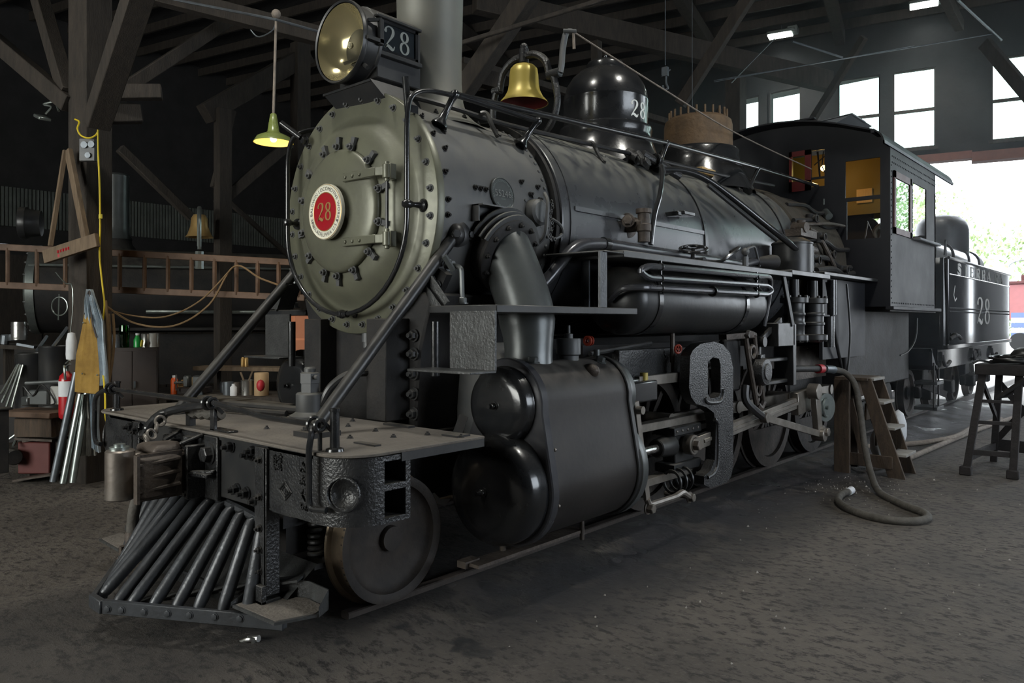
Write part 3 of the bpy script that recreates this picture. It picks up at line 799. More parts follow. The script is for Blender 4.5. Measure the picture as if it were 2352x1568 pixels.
P('bell_cord', B().tube([(.50, 5.1, 4.06), (.50, 5.11, 3.92)], .012, 6).tube(cat([(.50, 5.1, 4.06), (.50, 6.5, 3.93), (.50, 8.2, 3.80), (.52, 10.55, 3.74)], 8), .008, 6), 'pale_hose', bell)
# ---- sand dome
SD = (0, 6.31, 0)
sand = P('sand_dome', B().lathe([(.62, 3.10), (.56, 3.19), (.50, 3.31), (.462, 3.42), (.452, 3.48), (.464, 3.515), (.457, 3.55), (.420, 3.565), (.418, 3.815), (.421, 3.82), (.421, 3.83), (.412, 3.89), (.385, 3.975), (.335, 4.055), (.26, 4.12), (.19, 4.145), (.19, 4.195), (.175, 4.22), (.12, 4.24), (0, 4.248)], SD, (0, 0, 1), 64), 'black_gloss', angle=40)
P('dome_eye', B().torus((0, 6.31, 4.275), (1, .3, 0), .026, .009, 16, 6), 'black_gloss', sand)
def on_dome(x, y, h):
    a = -.10 + x / .418          # angle from +x towards +y
    return ((.419 + h) * math.cos(a), 6.31 + (.419 + h) * math.sin(a), 3.675 + y)
P('number_28', glyph28(.165, on_dome, .002, gap=.72), 'number_white', sand, label='white numerals 28')
# ---- steam dome with its cover off (rusty)
steam = P('steam_dome', B().lathe([(.66, 3.15), (.60, 3.28), (.54, 3.40), (.505, 3.50), (.485, 3.56), (.485, 3.635), (.46, 3.67), (.40, 3.675)], (0, 8.26, 0), (0, 0, 1), 56), 'black_gloss', angle=40)
P('rusty_dome', B().lathe([(.405, 3.66), (.40, 3.70), (.398, 3.96), (.385, 4.015), (.33, 4.055), (.25, 4.06), (0, 4.06)], (0, 8.26, 0), (0, 0, 1), 56), 'rust_dome', steam, label='rust brown bare dome top ringed with studs')
st = B().cyl((0, 0, 0), (0, 0, .095), .013, n=8); st_me = mk_mesh('stud', st); st_me.materials.append(MATS['rust_dome'])
for i in range(22):
    a = 2 * PI * i / 22
    inst(st_me, 'stud', (.335 * math.cos(a), 8.26 + .335 * math.sin(a), 4.045), steam)
P('timber_block', B().box((.30, 7.55, 3.255), (.42, 7.95, 3.33)), 'new_wood', bevel=.004)
P('whistle_pipe', B().tube(cat([(-.35, 9.5, 3.35), (-.35, 9.5, 4.05), (-.38, 9.45, 4.22), (-.33, 9.5, 4.5)], 5), .035, 8).cyl((-.52, 9.4, 4.0), (-.52, 9.4, 4.3), .05, n=10), 'black_dull')
# ---- throttle rod, sand pipes and steam pipe on the right flank
for s in (1, -1):
    P('sand_pipe', B().tube(cat([(.70 * s, 6.25, 3.03), (.80 * s, 6.02, 3.04), (.86 * s, 5.93, 2.92), (.90 * s, 5.82, 2.74), (.905 * s, 5.72, 2.55), (.905 * s, 5.66, 2.30)], 6), .022, 10), 'black_gloss')
P('sand_valve', B().cyl((.45, 6.02, 3.21), (.58, 6.0, 3.13), .055, n=12).cyl((.64, 5.98, 3.09), (.56, 6.0, 3.19), .035, n=10).hexb((.66, 5.96, 3.07), (.8, 0, .4), .045, .05).cyl((.56, 6.1, 3.20), (.72, 6.5, 3.03), .04, n=10).hexb((.62, 6.22, 3.15), (.3, 1, 0), .05, .06), 'black_rough_cast')
P('reach_pipe', B().tube(cat([(.66, 6.25, 3.06), (.74, 6.55, 3.085), (.83, 6.85, 3.03), (.97, 7.25, 2.84), (1.13, 7.6, 2.62), (1.22, 7.85, 2.49), (1.28, 8.1, 2.37)], 7), .034, 12), 'black_gloss', label='glossy black pipe slanting down the boiler')
P('reach_rod', B().tube([(.865, 6.8, 2.97), (1.12, 7.42, 2.60), (1.2, 7.65, 2.48)], .022, 10), 'black_satin')
# ---- check valve on the boiler side
cv = B().lathe([(0, -.02), (.105, -.02), (.105, .03), (.06, .035), (.06, .10), (.05, .12), (.05, .20), (0, .2)], (.84, 5.38, 2.44), (1, -.15, 0), 20)
cv.lathe([(.0, -.15), (.05, -.15), (.05, -.07), (.06, -.06), (.06, -.01), (.05, 0), (.05, .08), (.065, .085), (.065, .12), (.0, .12)], (1.02, 5.36, 2.44), (0, 0, 1), 16)
cv.hexb((.93, 5.27, 2.46), (.4, -1, .1), .04, .05)
P('check_valve', cv, 'rusty_steel', label='dusty valve on the boiler flank')
# ---- cleanout fitting with chain near the smokebox seam
co = B().lathe([(0, 0), (.145, 0), (.145, .022), (.10, .03), (.095, .10), (.075, .115), (0, .115)], (.76, 4.22, 2.42), (1, 0, .05), 28)
for i in range(8):
    a = 2 * PI * i / 8; co.hexb((.785, 4.22 + .122 * math.cos(a), 2.42 + .122 * math.sin(a)), (1, 0, 0), .011, .014, False)
clean = P('cinder_cleanout', co, 'smokebox_gray')
P('cleanout_clamp', B().tube(fil([(.80, 4.16, 2.14), (.93, 4.19, 2.24), (.93, 4.22, 2.50), (.88, 4.24, 2.56)], .05), .014, 8).tube(cat([(.90, 4.30, 2.38), (.93, 4.36, 2.34), (.92, 4.40, 2.28), (.90, 4.34, 2.24)], 5), .013, 8), 'smokebox_gray', clean)
ch = B()
for i in range(12): ch.torus((.925, 4.265 + .012 * math.sin(i), 2.50 - i * .022), (1, 0, 0) if i % 2 else (0, 1, 0), .011, .0035, 8, 5)
for i in range(5): ch.torus((.92, 4.24 + i * .018, 2.235 + .01 * math.cos(i * 2)), (1, 0, i % 2), .012, .0035, 8, 5)
P('cleanout_chain', ch, 'smokebox_gray', clean)
P('elbow_drain', B().tube(cat([(.76, 4.05, 2.05), (.83, 4.1, 2.05), (.85, 4.12, 1.98), (.84, 4.1, 1.92)], 5), .022, 8).tube(cat([(.74, 4.05, 1.95), (.80, 4.08, 1.94), (.82, 4.08, 1.86)], 5), .018, 8), 'pipe_gray')
# ---- builder's plate
bp_d = V((math.cos(math.radians(9)), 0, math.sin(math.radians(9)))); bp_o = V((0, 3.88, BZ)) + bp_d * .80
bpl = P('builder_plate', B().lathe([(0, .004), (.118, .004), (.118, .014), (.114, .017), (.109, .013), (0, .013)], bp_o, bp_d, 40), 'pipe_gray', label='round cast maker plate with number 55246')
up = V((-bp_d.z, 0, bp_d.x))
bmap = lambda x, y, h: bp_o + V((0, 1, 0)) * x + up * y + bp_d * (.0135 + h)
P('plate_numerals', text_b('55246', .068, bmap, .004), 'tin', bpl)
def bct(s, size, r, mid, inward, sp=1.05):
    def mp(x, yy, h):
        if inward: a = math.radians(mid) + x / r; rad = r - yy
        else: a = math.radians(mid) - x / r; rad = r + yy
        return bmap(rad * math.cos(a), rad * math.sin(a), h)
    return text_b(s, size, mp, .002, space=sp, res=2)
P('plate_lettering', bct('BALDWIN LOCOMOTIVE WORKS', .023, .095, 90, False), 'galvanized', bpl)
P('plate_lettering', bct('PHILADELPHIA', .023, .096, -90, True), 'galvanized', bpl)
P('plate_lettering', text_b('U.S.A.', .018, lambda x, y, h: bmap(x, y - .035, h), .002), 'galvanized', bpl)
# ---- steam pipes from smokebox to cylinders, saddle, cylinders (both sides)
GRAY = 'pipe_gray'
saddle_poly = [(-.56, .45), (.56, .45), (.56, 1.05), (.60, 1.45), (.72, 1.82)] + [(.80 * math.cos(math.radians(t)), BZ - .02 + .80 * math.sin(math.radians(t))) for t in range(-42, -139, -8)] + [(-.72, 1.82), (-.60, 1.45), (-.56, 1.05)]
saddle = P('cylinder_saddle', B().py(saddle_poly, 3.30, 4.55), 'black_dull', bevel=.015)
P('saddle_front_plate', B().box((.30, 3.10, 1.0), (.50, 3.32, 1.66)).box((-.50, 3.16, 1.0), (-.30, 3.32, 1.66)), 'black_dull', saddle, bevel=.006)
P('drain_plug', B().cyl((.08, 3.29, 1.50), (.08, 3.29, 1.60), .045, n=14).cyl((.08, 3.29, 1.46), (.08, 3.29, 1.51), .036, n=14), 'smokebox_gray', saddle)
mb = bolt_mesh('saddle_bolt', .032, .035, 'black_satin')
for z in (1.04, 1.17, 1.30, 1.43, 1.55): inst(mb, 'bolt', (.555, 3.29, z), saddle, toward(AX))
# flange that carries the boiler on the saddle
fl = B()
for s in (1, -1):
    for i, t in enumerate(range(-80, -34, 9)):
        a = math.radians(t); fl.hexb((s * .86 * math.cos(a), 3.36, BZ - .02 + .86 * math.sin(a) + .0), (0, -1, 0), .022, .028)
P('saddle_flange', B().lathe([(.81, 0), (.90, 0), (.90, .04), (.81, .04)], (0, 3.37, BZ), (0, 1, 0), 24, a0=math.radians(35), a1=math.radians(145)) if False else B().prism([(.81 * math.cos(math.radians(t)), BZ + .81 * math.sin(math.radians(t))) for t in range(-30, -151, -6)] + [(.90 * math.cos(math.radians(t)), BZ + .90 * math.sin(math.radians(t))) for t in range(-150, -29, 6)], lambda a, c: (a, 3.37, c), lambda a, c: (a, 3.42, c)), 'black_dull', saddle)
P('flange_bolts', fl, 'black_satin', saddle)
def outline(zc, zr, vc, vr, xc, grow=0, n=14):
    """figure-of-eight jacket profile in x,z on the outer side"""
    pts = arc(xc, zc, zr + grow, -200, 14, 26)              # cylinder round, bottom to outer waist
    w = [(xc + .315 + grow, .80), (xc + .29 + grow, .93)]
    pts += w + arc(xc, vc, vr + grow, -6, 180, 16) + [(xc - vr - grow, 1.0), (xc - .33 - grow, .82)]
    return pts
for s in (1, -1):
    M_ = lambda b, s=s: B().add([(x * s, y, z) for x, y, z in b.v], b.f)
    XC = 1.13
    MC = lambda b, s=s: B().add([(x * s, y - .055, z) for x, y, z in b.v], b.f)
    MS = lambda b, s=s: B().add([(x * s, y + (.27 if s < 0 else 0), z) for x, y, z in b.v], b.f)
    cyl = P('cylinder', MC(B().py(outline(.605, .345, 1.12, .262, XC), 3.62, 4.62)), 'cylinder_jacket', bevel=.012)
    if s > 0: cyl['label'] = 'black cylinder casting with valve chest above'
    P('cylinder_flange', MC(B().py(outline(.605, .345, 1.12, .262, XC, .03), 3.60, 3.67)), 'pipe_dark', cyl, bevel=.008)
    P('cylinder_flange', MC(B().py(outline(.605, .345, 1.12, .262, XC, .016), 4.58, 4.63)), 'black_satin', cyl, bevel=.006)
    P('cylinder_head', MC(B().lathe([(.345, -.03), (.345, .10), (.338, .15), (.318, .185), (.28, .205), (.20, .218), (0, .226)], (XC, 3.62, .605), AX, 60).hexb((XC, 3.395, .605), AX, .022, .03).cyl((XC, 3.37, .605), (XC, 3.33, .605), .013, n=10)), 'black_gloss', cyl, angle=50)
    P('valve_head', MC(B().lathe([(.238, -.02), (.238, .10), (.243, .102), (.243, .115), (.238, .12), (.236, .16), (.226, .185), (.20, .20), (.15, .207), (0, .212)], (XC, 3.70, 1.12), AX, 52).hexb((XC, 3.49, 1.12), AX, .022, .03).cyl((XC, 3.47, 1.12), (XC, 3.435, 1.12), .013, n=10)), 'black_gloss', cyl, angle=50)
    P('valve_chest_neck', MC(B().lathe([(.236, 0), (.236, .12)], (XC, 3.72, 1.12), AX, 40)), 'black_satin', cyl)
    P('rear_head', MC(B().lathe([(.32, -.02), (.372, .0), (.372, .07), (.345, .10), (.10, .13), (.07, .24), (0, .24)], (XC, 4.62, .605), (0, 1, 0), 48).lathe([(.25, 0), (.25, .10), (.22, .13), (0, .13)], (XC, 4.62, 1.12), (0, 1, 0), 40)), 'pipe_gray' if s > 0 else 'black_satin', cyl, angle=50)
    P('cylinder_web', M_(B().py([(.50, .42), (.98, .42), (.98, 1.30), (.88, 1.315), (.76, 1.34), (.67, 1.40), (.61, 1.50), (.50, 1.52)], 3.68, 4.5)), 'smokebox_gray', cyl, bevel=.03, seg=2)
    # main steam pipe
    P('steam_pipe', M_(B().tube(cat([(.70, 3.88, 2.32), (.86, 3.88, 2.05), (1.0, 3.88, 1.74), (1.05, 3.86, 1.50), (1.06, 3.84, 1.28)], 5), [.188] * 13 + [.18, .17, .165, .16, .16, .165, .175, .185], 28)), GRAY if s > 0 else 'black_satin')
    CD = V((1, 0, -.42)).normalized(); CO = V((.75, 3.87, 2.13))
    col_ = P('steam_pipe_collar', M_(B().lathe([(.19, .10), (.255, .10), (.263, .11), (.263, .135), (.25, .145), (.19, .15)], CO, CD, 44).lathe([(.25, 0), (.25, .11)], CO, CD, 44)), 'black_dull')
    for i in range(12):
        a = 2 * PI * i / 12; u_, w_, _ = frame(CD); p = CO + CD * .145 + (u_ * math.cos(a) + w_ * math.sin(a)) * .232
        o_ = inst(bolt_mesh('saddle_bolt2', .016, .02, 'black_dull'), 'bolt', (p.x * s, p.y, p.z), col_, toward((CD.x * s, CD.y, CD.z)))
    for k, (dd, r0, r1) in enumerate(((.02, .245, .32), (.07, .245, .305), (.115, .25, .295))):
        u_, w_, _ = frame(CD); rb_ = B(); n_ = 18; vs = []
        for i in range(n_ + 1):
            a = math.radians(20 + 140 * i / n_)
            e = V((0, 1, 0)) * math.cos(a) + CD.cross(V((0, 1, 0))) * -math.sin(a)
            if e.z < 0 and math.sin(a) > .2: e = V((0, 1, 0)) * math.cos(a) + CD.cross(V((0, 1, 0))) * math.sin(a)
            for rr_, d2 in ((r0, dd), (r1, dd), (r1, dd + .014), (r0, dd + .014)): vs.append(CO + CD * d2 + e * rr_)
        fs = []
        for i in range(n_):
            for j in range(4): fs.append((4 * i + j, 4 * i + (j + 1) % 4, 4 * i + 4 + (j + 1) % 4, 4 * i + 4 + j))
        fs += [(0, 1, 2, 3), (4 * n_ + 3, 4 * n_ + 2, 4 * n_ + 1, 4 * n_)]
        P('collar_rib', M_(rb_.add(vs, fs)), 'smokebox_gray', col_)
    P('collar_visor', M_(B().box((.76, 3.58, 2.402), (.90, 3.86, 2.412)).box((.76, 3.58, 2.30), (.86, 3.59, 2.41))), 'smokebox_gray', col_)
    # jacket top fittings
    P('relief_valve', MC(B().lathe([(.07, 0), (.07, .06), (.085, .07), (.085, .17), (.08, .18), (.03, .18), (.03, .21), (.012, .215), (.012, .27), (0, .27)], (XC, 4.25, 1.345), (0, 0, 1), 24)), 'smokebox_gray', cyl)
    for q_ in (B().hexb((XC + .05, 3.80, 1.375), (.1, 0, 1), .035, .04), B().hexb((XC + .10, 4.48, 1.355), (.3, 0, 1), .035, .04), B().cyl((XC + .02, 4.56, 1.37), (XC + .02, 4.56, 1.44), .022, n=12)): P('jacket_bolt', MC(q_), 'pipe_gray', cyl)
    P('jacket_boss', MC(B().sph((XC + .17, 4.27, 1.305), .07, 12, (1, .75, .75))), 'rusty_steel', cyl)
    P('drain_cocks', MC(B().cyl((XC, 3.57, .27), (XC, 3.57, .16), .02, n=8).box((XC - .02, 3.25, .195), (XC + .10, 4.3, .215)).cyl((XC + .1, 4.27, .28), (XC + .1, 4.27, .15), .016, n=8).box((XC - .05, 3.22, .185), (XC + .02, 3.34, .225))), 'rusty_steel', cyl)
    mr = rivet_mesh(.012, 'bare_steel')
    if s > 0:
        for y, z in ((3.69, .86), (3.70, .52), (4.60, .58), (4.60, .80)): inst(mr, 'rivet', (1.45 if z > .7 else 1.472, y - .055, z), cyl, toward((1, 0, 0)))
    # ---- front running board with hanging steps
    rb = P('front_running_board', M_(B().box((.86, 3.14 if s > 0 else 3.41, 1.69), (1.42, 4.62, 1.735))), 'black_satin', bevel=.004)
    P('step_back', MS(B().box((1.06, 3.125, 1.365), (1.42, 3.14, 1.70))), 'dusty_steel', rb)
    P('step_tread', MS(B().box((.90, 2.93, 1.350), (1.42, 3.14, 1.364))), 'dusty_steel', rb, bevel=.003)
    P('board_stay', M_(B().add([(.86, 3.16, 1.735), (.86, 3.30, 1.735), (.74, 3.30, 1.93), (.74, 3.16, 1.93), (.95, 3.16, 1.735), (.86, 3.17, 1.735)], [(0, 1, 2, 3), (0, 3, 4)]).beam((.95, 3.2, 1.74), (.76, 3.2, 1.94), .02, .06)), 'dusty_steel', rb)
    P('steam_cock', M_(B().tube(fil([(.82, 3.36, 2.0), (.92, 3.36, 1.98), (.93, 3.36, 1.75)], .03), .016, 8).hexb((.80, 3.36, 2.0), (1, 0, 0), .03, .05).cyl((.87, 3.34, 1.96), (.85, 3.28, 2.05), .02, n=8).hexb((.93, 3.36, 1.75), (0, 0, 1), .028, .04)), 'pipe_gray', rb)
    P('dry_pipe', M_(B().cyl((.80, 3.25, 1.30), (.80, 3.25, 1.64), .028, n=12)), 'black_gloss', saddle)
    # ---- smokebox brace rods
    br = P('smokebox_brace', M_(B().tube([(.78, 2.37, 1.05), (.785, 3.43, 2.19)], .038, 14).sph((.79, 3.44, 2.20), .075, 14, (.8, .8, 1.0))), 'black_satin')
    P('brace_end', M_(B().lathe([(0, 0), (.085, 0), (.085, .05), (.05, .07), (0, .07)], (.735, 3.49, 2.21), (1, -.3, 0), 18).hexb((.80, 3.42, 2.20), (1, -.5, 0), .03, .05).hexb((.79, 3.56, 2.21), (1, 0, 0), .025, .03)), 'black_satin', br)
    P('brace_foot', M_(B().box((.70, 2.30, 1.015), (.88, 2.48, 1.05)).hexb((.73, 2.36, 1.05), (0, 0, 1), .02, .02)), 'black_dull', br)
# bracket plate in front of the big steam pipe, right side
# ---- upper running boards, air reservoirs, cooling pipes
for s in (1, -1):
    M_ = lambda b, s=s: B().add([(x * s, y, z) for x, y, z in b.v], b.f)
    ub = P('running_board', M_(B().box((.92, 4.20, 2.105), (1.42, 4.46, 2.118)).box((.92, 4.44, 2.085), (1.42, 7.5, 2.135)).box((.92, 7.5, 2.11), (1.42, 8.6, 2.16)).box((.92, 8.6, 2.16), (1.36, 10.6, 2.20))), 'black_satin', bevel=.005)
    P('board_hanger', M_(B().box((1.395, 4.17, 1.735), (1.412, 4.25, 2.11))), 'cowcatcher_gray', ub)
    P('board_hanger', M_(B().box((1.0, 4.52, 1.735), (1.07, 4.535, 2.10))), 'cowcatcher_gray', ub)
    tank = P('air_reservoir', M_(B().lathe([(0, -.10), (.12, -.085), (.20, -.05), (.25, 0), (.258, .05), (.258, 2.15), (.25, 2.2), (.2, 2.25), (0, 2.3)], (1.12, 4.80, 1.80), (0, 1, 0), 44)), 'black_satin', angle=40)
    for y in (5.02, 6.55):
        P('tank_band', M_(B().lathe([(.259, -.03), (.266, -.03), (.266, .03), (.259, .03)], (1.12, y, 1.80), (0, 1, 0), 44)), 'black_gloss', tank)
    cp = P('cooling_pipes', M_(B().tube(fil([(1.16, 4.66, 1.80), (1.30, 4.60, 1.885), (1.43, 4.70, 1.885), (1.43, 6.86, 1.895), (1.43, 6.98, 1.935), (1.43, 6.86, 1.975), (1.43, 4.74, 1.955), (1.43, 4.62, 2.0), (1.43, 4.74, 2.04), (1.43, 6.90, 2.06), (1.40, 7.02, 2.03), (1.36, 7.06, 1.85), (1.32, 7.04, 1.60)], .06, 5), .0245, 10)), 'pipe_dark')
    for y in (4.92, 6.62):
        P('pipe_bracket', M_(B().tube([(1.43, y, 1.86), (1.43, y, 2.09)], .012, 6).torus((1.43, y, 1.886), (0, 1, 0), .025, .008, 12, 6).torus((1.43, y, 1.957), (0, 1, 0), .025, .008, 12, 6).torus((1.43, y, 2.044), (0, 1, 0), .025, .008, 12, 6)), 'black_gloss', cp)
    P('pipe_union', M_(B().hexb((1.43, 5.75, 1.889), (0, 1, 0), .033, .05)), 'black_gloss', cp)
    ex = P('exhaust_pipe', M_(B().tube(fil([(.90, 3.98, 1.76), (.97, 4.16, 1.93), (1.0, 4.44, 2.20), (1.0, 4.75, 2.235), (1.0, 5.5, 2.225), (1.03, 6.95, 2.215), (1.05, 7.15, 2.20), (1.08, 7.38, 2.255), (1.15, 7.65, 2.27)], .16, 6), .044, 16)), 'pipe_dark')
    P('pipe_sleeve', M_(B().cyl((1.0, 4.80, 2.234), (1.0, 4.86, 2.233), .052, n=16)), 'black_gloss', ex)
    P('flared_boot', M_(B().lathe([(.045, 0), (.06, .1), (.075, .22), (.07, .28), (0, .28)], (1.09, 7.40, 2.245), (.35, 1, .05), 16)), 'black_dull', ex)
hv = B().torus((1.14, 5.98, 2.27), (.2, -.3, 1), .115, .014, 28, 8).cyl((1.14, 5.98, 2.27), (1.12, 6.0, 2.17), .02, n=10)
for i in range(4): hv.beam((1.14, 5.98, 2.27), V((1.14, 5.98, 2.27)) + V((math.cos(i * PI / 2), math.sin(i * PI / 2), .1)) * .11, .016, .012)
P('hand_wheel', hv, 'black_gloss')
P('hook_lever', B().tube(cat([(1.10, 6.15, 2.17), (1.28, 6.2, 2.17), (1.34, 6.28, 2.23), (1.36, 6.40, 2.29), (1.33, 6.44, 2.30), (1.30, 6.36, 2.26)], 5), .014, 8).cyl((1.05, 6.05, 2.17), (1.22, 6.03, 2.17), .03, n=12), 'black_gloss')
P('gauge_cock', B().cyl((.95, 6.60, 2.14), (.95, 6.60, 2.32), .03, .02, 12).cyl((1.2, 6.9, 2.14), (1.2, 6.9, 2.26), .028, n=10).tube(fil([(1.1, 7.15, 2.14), (1.1, 7.15, 2.36), (1.12, 7.3, 2.40), (1.12, 7.42, 2.2)], .04), .012, 6).sph((1.1, 7.12, 2.33), .04, 10).sph((1.0, 7.0, 2.2), .05, 10), 'smokebox_gray')
P('reservoir_tap', B().cyl((1.12, 5.65, 1.30), (1.12, 5.65, 1.56), .02, n=8).cyl((1.12, 5.65, 1.22), (1.12, 5.65, 1.30), .012, n=8), 'rusty_steel')
P('tap_wheel', B().torus((1.20, 5.6, 1.415), (1, -.4, 0), .033, .009, 16, 6).beam((1.20, 5.57, 1.415), (1.20, 5.63, 1.415), .01, .01).beam((1.2, 5.6, 1.385), (1.2, 5.6, 1.445), .01, .01), 'orange_red', label='small red tap wheel')
P('red_spring', B().torus((.93, 4.70, 1.495), (0, 1, 0), .03, .011, 14, 6).torus((.93, 4.73, 1.495), (0, 1, 0), .03, .011, 14, 6), 'orange_red', label='small orange red coil behind the valve chest')

# ---- running gear, both sides
for s in (1, -1):
    M_ = lambda b, s=s: B().add([(x * s, y, z) for x, y, z in b.v], b.f)
    X = 1.08
    P('guide_bar', M_(B().box((X - .05, 4.70, .765), (X + .05, 6.30, .83))), 'rod_steel', bevel=.004)
    P('guide_bar', M_(B().box((X - .05, 4.70, .325), (X + .05, 6.30, .385))), 'rod_steel', bevel=.004)
    P('piston_rod', M_(B().cyl((X, 4.8, .60), (X, 5.72, .60), .037, n=18)), 'bright_steel')
    xh = P('crosshead', M_(B().box((X - .09, 5.58, .69), (X + .10, 6.05, .765)).box((X - .09, 5.58, .385), (X + .10, 6.05, .46)).box((X - .06, 5.66, .42), (X + .06, 5.98, .74)).cyl((X, 5.45, .60), (X, 5.68, .60), .075, .095, 16)), 'black_satin', bevel=.008)
    P('wrist_pin', M_(B().cyl((X + .05, 5.80, .605), (X + .17, 5.80, .605), .065, n=18).hexb((X + .16, 5.80, .605), (1, 0, 0), .045, .06)), 'bare_steel', xh)
    mrv = rivet_mesh(.014, 'rod_steel')
    for i in range(5): inst(mrv, 'rivet', ((X + .10) * s, 5.62 + i * .09, .73), xh, toward((s, 0, 0)))
    cl = B()
    for dy in (0, .10, .2): cl.torus((X + .11, 5.52 + dy, .33), (.2, 1, 0), .09, .013, 20, 6)
    P('lubricator_coil', M_(cl), 'black_satin', xh)
    # guide yoke : thick cast plate with a tall slot
    yo = [(5.60, 1.10), (5.62, 1.36), (5.66, 1.40), (5.70, 1.42), (5.80, 1.455), (6.05, 1.47), (6.22, 1.44), (6.36, 1.36), (6.42, 1.22), (6.42, .35), (6.38, .26), (6.30, .22), (5.98, .22), (5.86, .27), (5.86, .34), (5.98, .37), (6.06, .45), (6.08, .75), (6.04, .86), (5.90, .92), (5.72, .96), (5.64, 1.02)]
    slot = [(5.93, 1.30), (6.02, 1.335), (6.14, 1.32), (6.17, 1.25), (6.17, 1.02), (6.13, .985), (5.98, .985), (5.93, 1.03)]
    k = 6                                            # keyhole cut joins the slot to the outline at index k
    hole = list(reversed(slot))
    j = min(range(len(hole)), key=lambda i: (hole[i][0] - yo[k][0]) ** 2 + (hole[i][1] - yo[k][1]) ** 2)
    ring = yo[:k + 1] + hole[j:] + hole[:j + 1] + [yo[k]] + yo[k + 1:]
    ykp = P('guide_yoke', M_(B().px(ring, 1.21, 1.30)), 'black_rough_cast', label='cast black yoke plate with a tall slot' if s > 0 else None)
    P('yoke_arm', M_(B().box((.98, 4.95, 1.18), (1.05, 6.3, 1.42))), 'black_rough_cast', ykp, bevel=.006)
    P('yoke_rim', M_(B().tube([(1.30, a, c) for a, c in cat([(5.88, 1.0), (5.90, .965), (6.0, .945), (6.16, .945), (6.21, .99), (6.22, 1.05)], 4)], .018, 8).tube([(1.30, a, c) for a, c in cat([(6.05, .80), (6.11, .74), (6.115, .45), (6.05, .345), (5.92, .32)], 4)], .018, 8)), 'black_rough_cast', ykp)
    # valve stem crosshead, radius rod, combination lever
    P('valve_guide', M_(B().box((.97, 4.74, 1.03), (1.27, 5.16, 1.19)).box((1.02, 4.74, 1.18), (1.22, 4.98, 1.21))), 'black_gloss', bevel=.02, seg=2)
    P('stem_gland', M_(B().cyl((1.06, 4.72, 1.25), (1.06, 4.92, 1.25), .055, n=12).cyl((1.06, 4.92, 1.25), (1.06, 5.0, 1.25), .03, n=10)), 'smokebox_gray')
    P('oil_cup', M_(B().cyl((1.18, 5.10, 1.19), (1.18, 5.10, 1.245), .032, n=14).cyl((1.0, 4.72, 1.20), (1.0, 4.72, 1.26), .035, n=14)), 'brass')
    P('radius_rod', M_(B().box((1.14, 5.02, 1.14), (1.19, 6.88, 1.22))), 'rod_steel', bevel=.004)
    P('reach_lever', M_(B().tube([(.98, 4.66, 1.40), (1.0, 5.5, 1.46)], .02, 8)), 'black_satin')
    P('combination_lever', M_(B().beam((1.34, 4.72, 1.06), (1.37, 4.83, .34), .025, .055, (0, 1, 0)).cyl((1.33, 4.73, 1.0), (1.40, 4.73, 1.0), .03, n=12)), 'rod_steel')
    P('union_link', M_(B().tube(fil([(1.37, 4.83, .34), (1.37, 4.86, .29), (1.37, 5.25, .285), (1.36, 5.38, .30), (1.33, 5.56, .22)], .04), .024, 8).hexb((1.36, 4.85, .27), (1, 0, 0), .036, .06).hexb((1.32, 5.56, .22), (1, 0, 0), .034, .05).cyl((1.1, 5.56, .22), (1.34, 5.56, .22), .018, n=8)), 'rod_steel')
    # main and side rods
    P('main_rod', M_(B().beam((1.22, 5.80, .605), (1.27, 8.16, .80), .06, .115).beam((1.255, 5.95, .62), (1.305, 7.95, .785), .02, .035).cyl((1.17, 5.80, .605), (1.25, 5.80, .605), .085, n=18).beam((1.27, 7.95, .775), (1.275, 8.40, .815), .085, .24)), 'rod_steel', bevel=.006)
    for (y0, z0), (y1, z1) in (((5.75, .62), (7.08, .62)), ((7.08, .62), (8.41, .62)), ((8.41, .62), (9.74, .62))):
        P('side_rod', M_(B().beam((1.02, y0, z0 + .18), (1.02, y1, z1 + .18), .05, .10)), 'rod_steel')
    P('eccentric_crank', M_(B().beam((1.40, 8.18, .93), (1.40, 8.28, .44), .06, .13, (0, 1, 0)).cyl((1.34, 8.18, .90), (1.45, 8.18, .90), .085, n=16).cyl((1.34, 8.30, .43), (1.47, 8.30, .43), .07, n=16).hexb((1.43, 8.33, .46), (1, 0, 0), .05, .07)), 'rod_steel', bevel=.004)
    P('oil_reservoir_cap', M_(B().cyl((1.33, 8.56, .70), (1.40, 8.54, .70), .155, n=28).torus((1.40, 8.54, .70), (1, 0, 0), .10, .012, 24, 6).cyl((1.38, 8.54, .70), (1.42, 8.54, .70), .025, n=10)), 'galvanized')
    P('eccentric_rod', M_(B().beam((1.36, 6.96, .735), (1.42, 8.34, .425), .03, .07).cyl((1.33, 6.96, .735), (1.40, 6.96, .735), .05, n=12)), 'rod_steel', bevel=.004)
    # expansion link and its bracket
    lk = P('expansion_link', M_(B().box((1.16, 6.40, 1.00), (1.24, 6.72, 1.48))), 'black_dull', bevel=.02)
    lf = B()
    pts = [(1.31, 6.66, 1.49), (1.31, 6.72, 1.30), (1.31, 6.80, 1.10), (1.31, 6.86, .95), (1.31, 6.90, .86)]
    pts2 = [(1.31, 6.84, 1.51), (1.31, 6.90, 1.30), (1.31, 6.98, 1.10), (1.31, 7.03, .95), (1.31, 7.05, .87)]
    lf.tube(cat(pts, 4), .026, 8).tube(cat(pts2, 4), .026, 8).tube(cat([pts[0], (1.29, 6.74, 1.53), pts2[0]], 4), .036, 8).tube(cat([pts[-1], (1.31, 6.98, .82), pts2[-1]], 4), .034, 8)
    lf.beam((1.18, 6.46, 1.50), (1.30, 6.78, 1.52), .10, .05)
    for z in (1.36, 1.0): lf.torus((1.31, 6.80 + (1.36 - z) * .36, z), (1, 0, 0), .055, .02, 18, 6)
    P('link_frame', M_(lf), 'rusty_steel', lk)
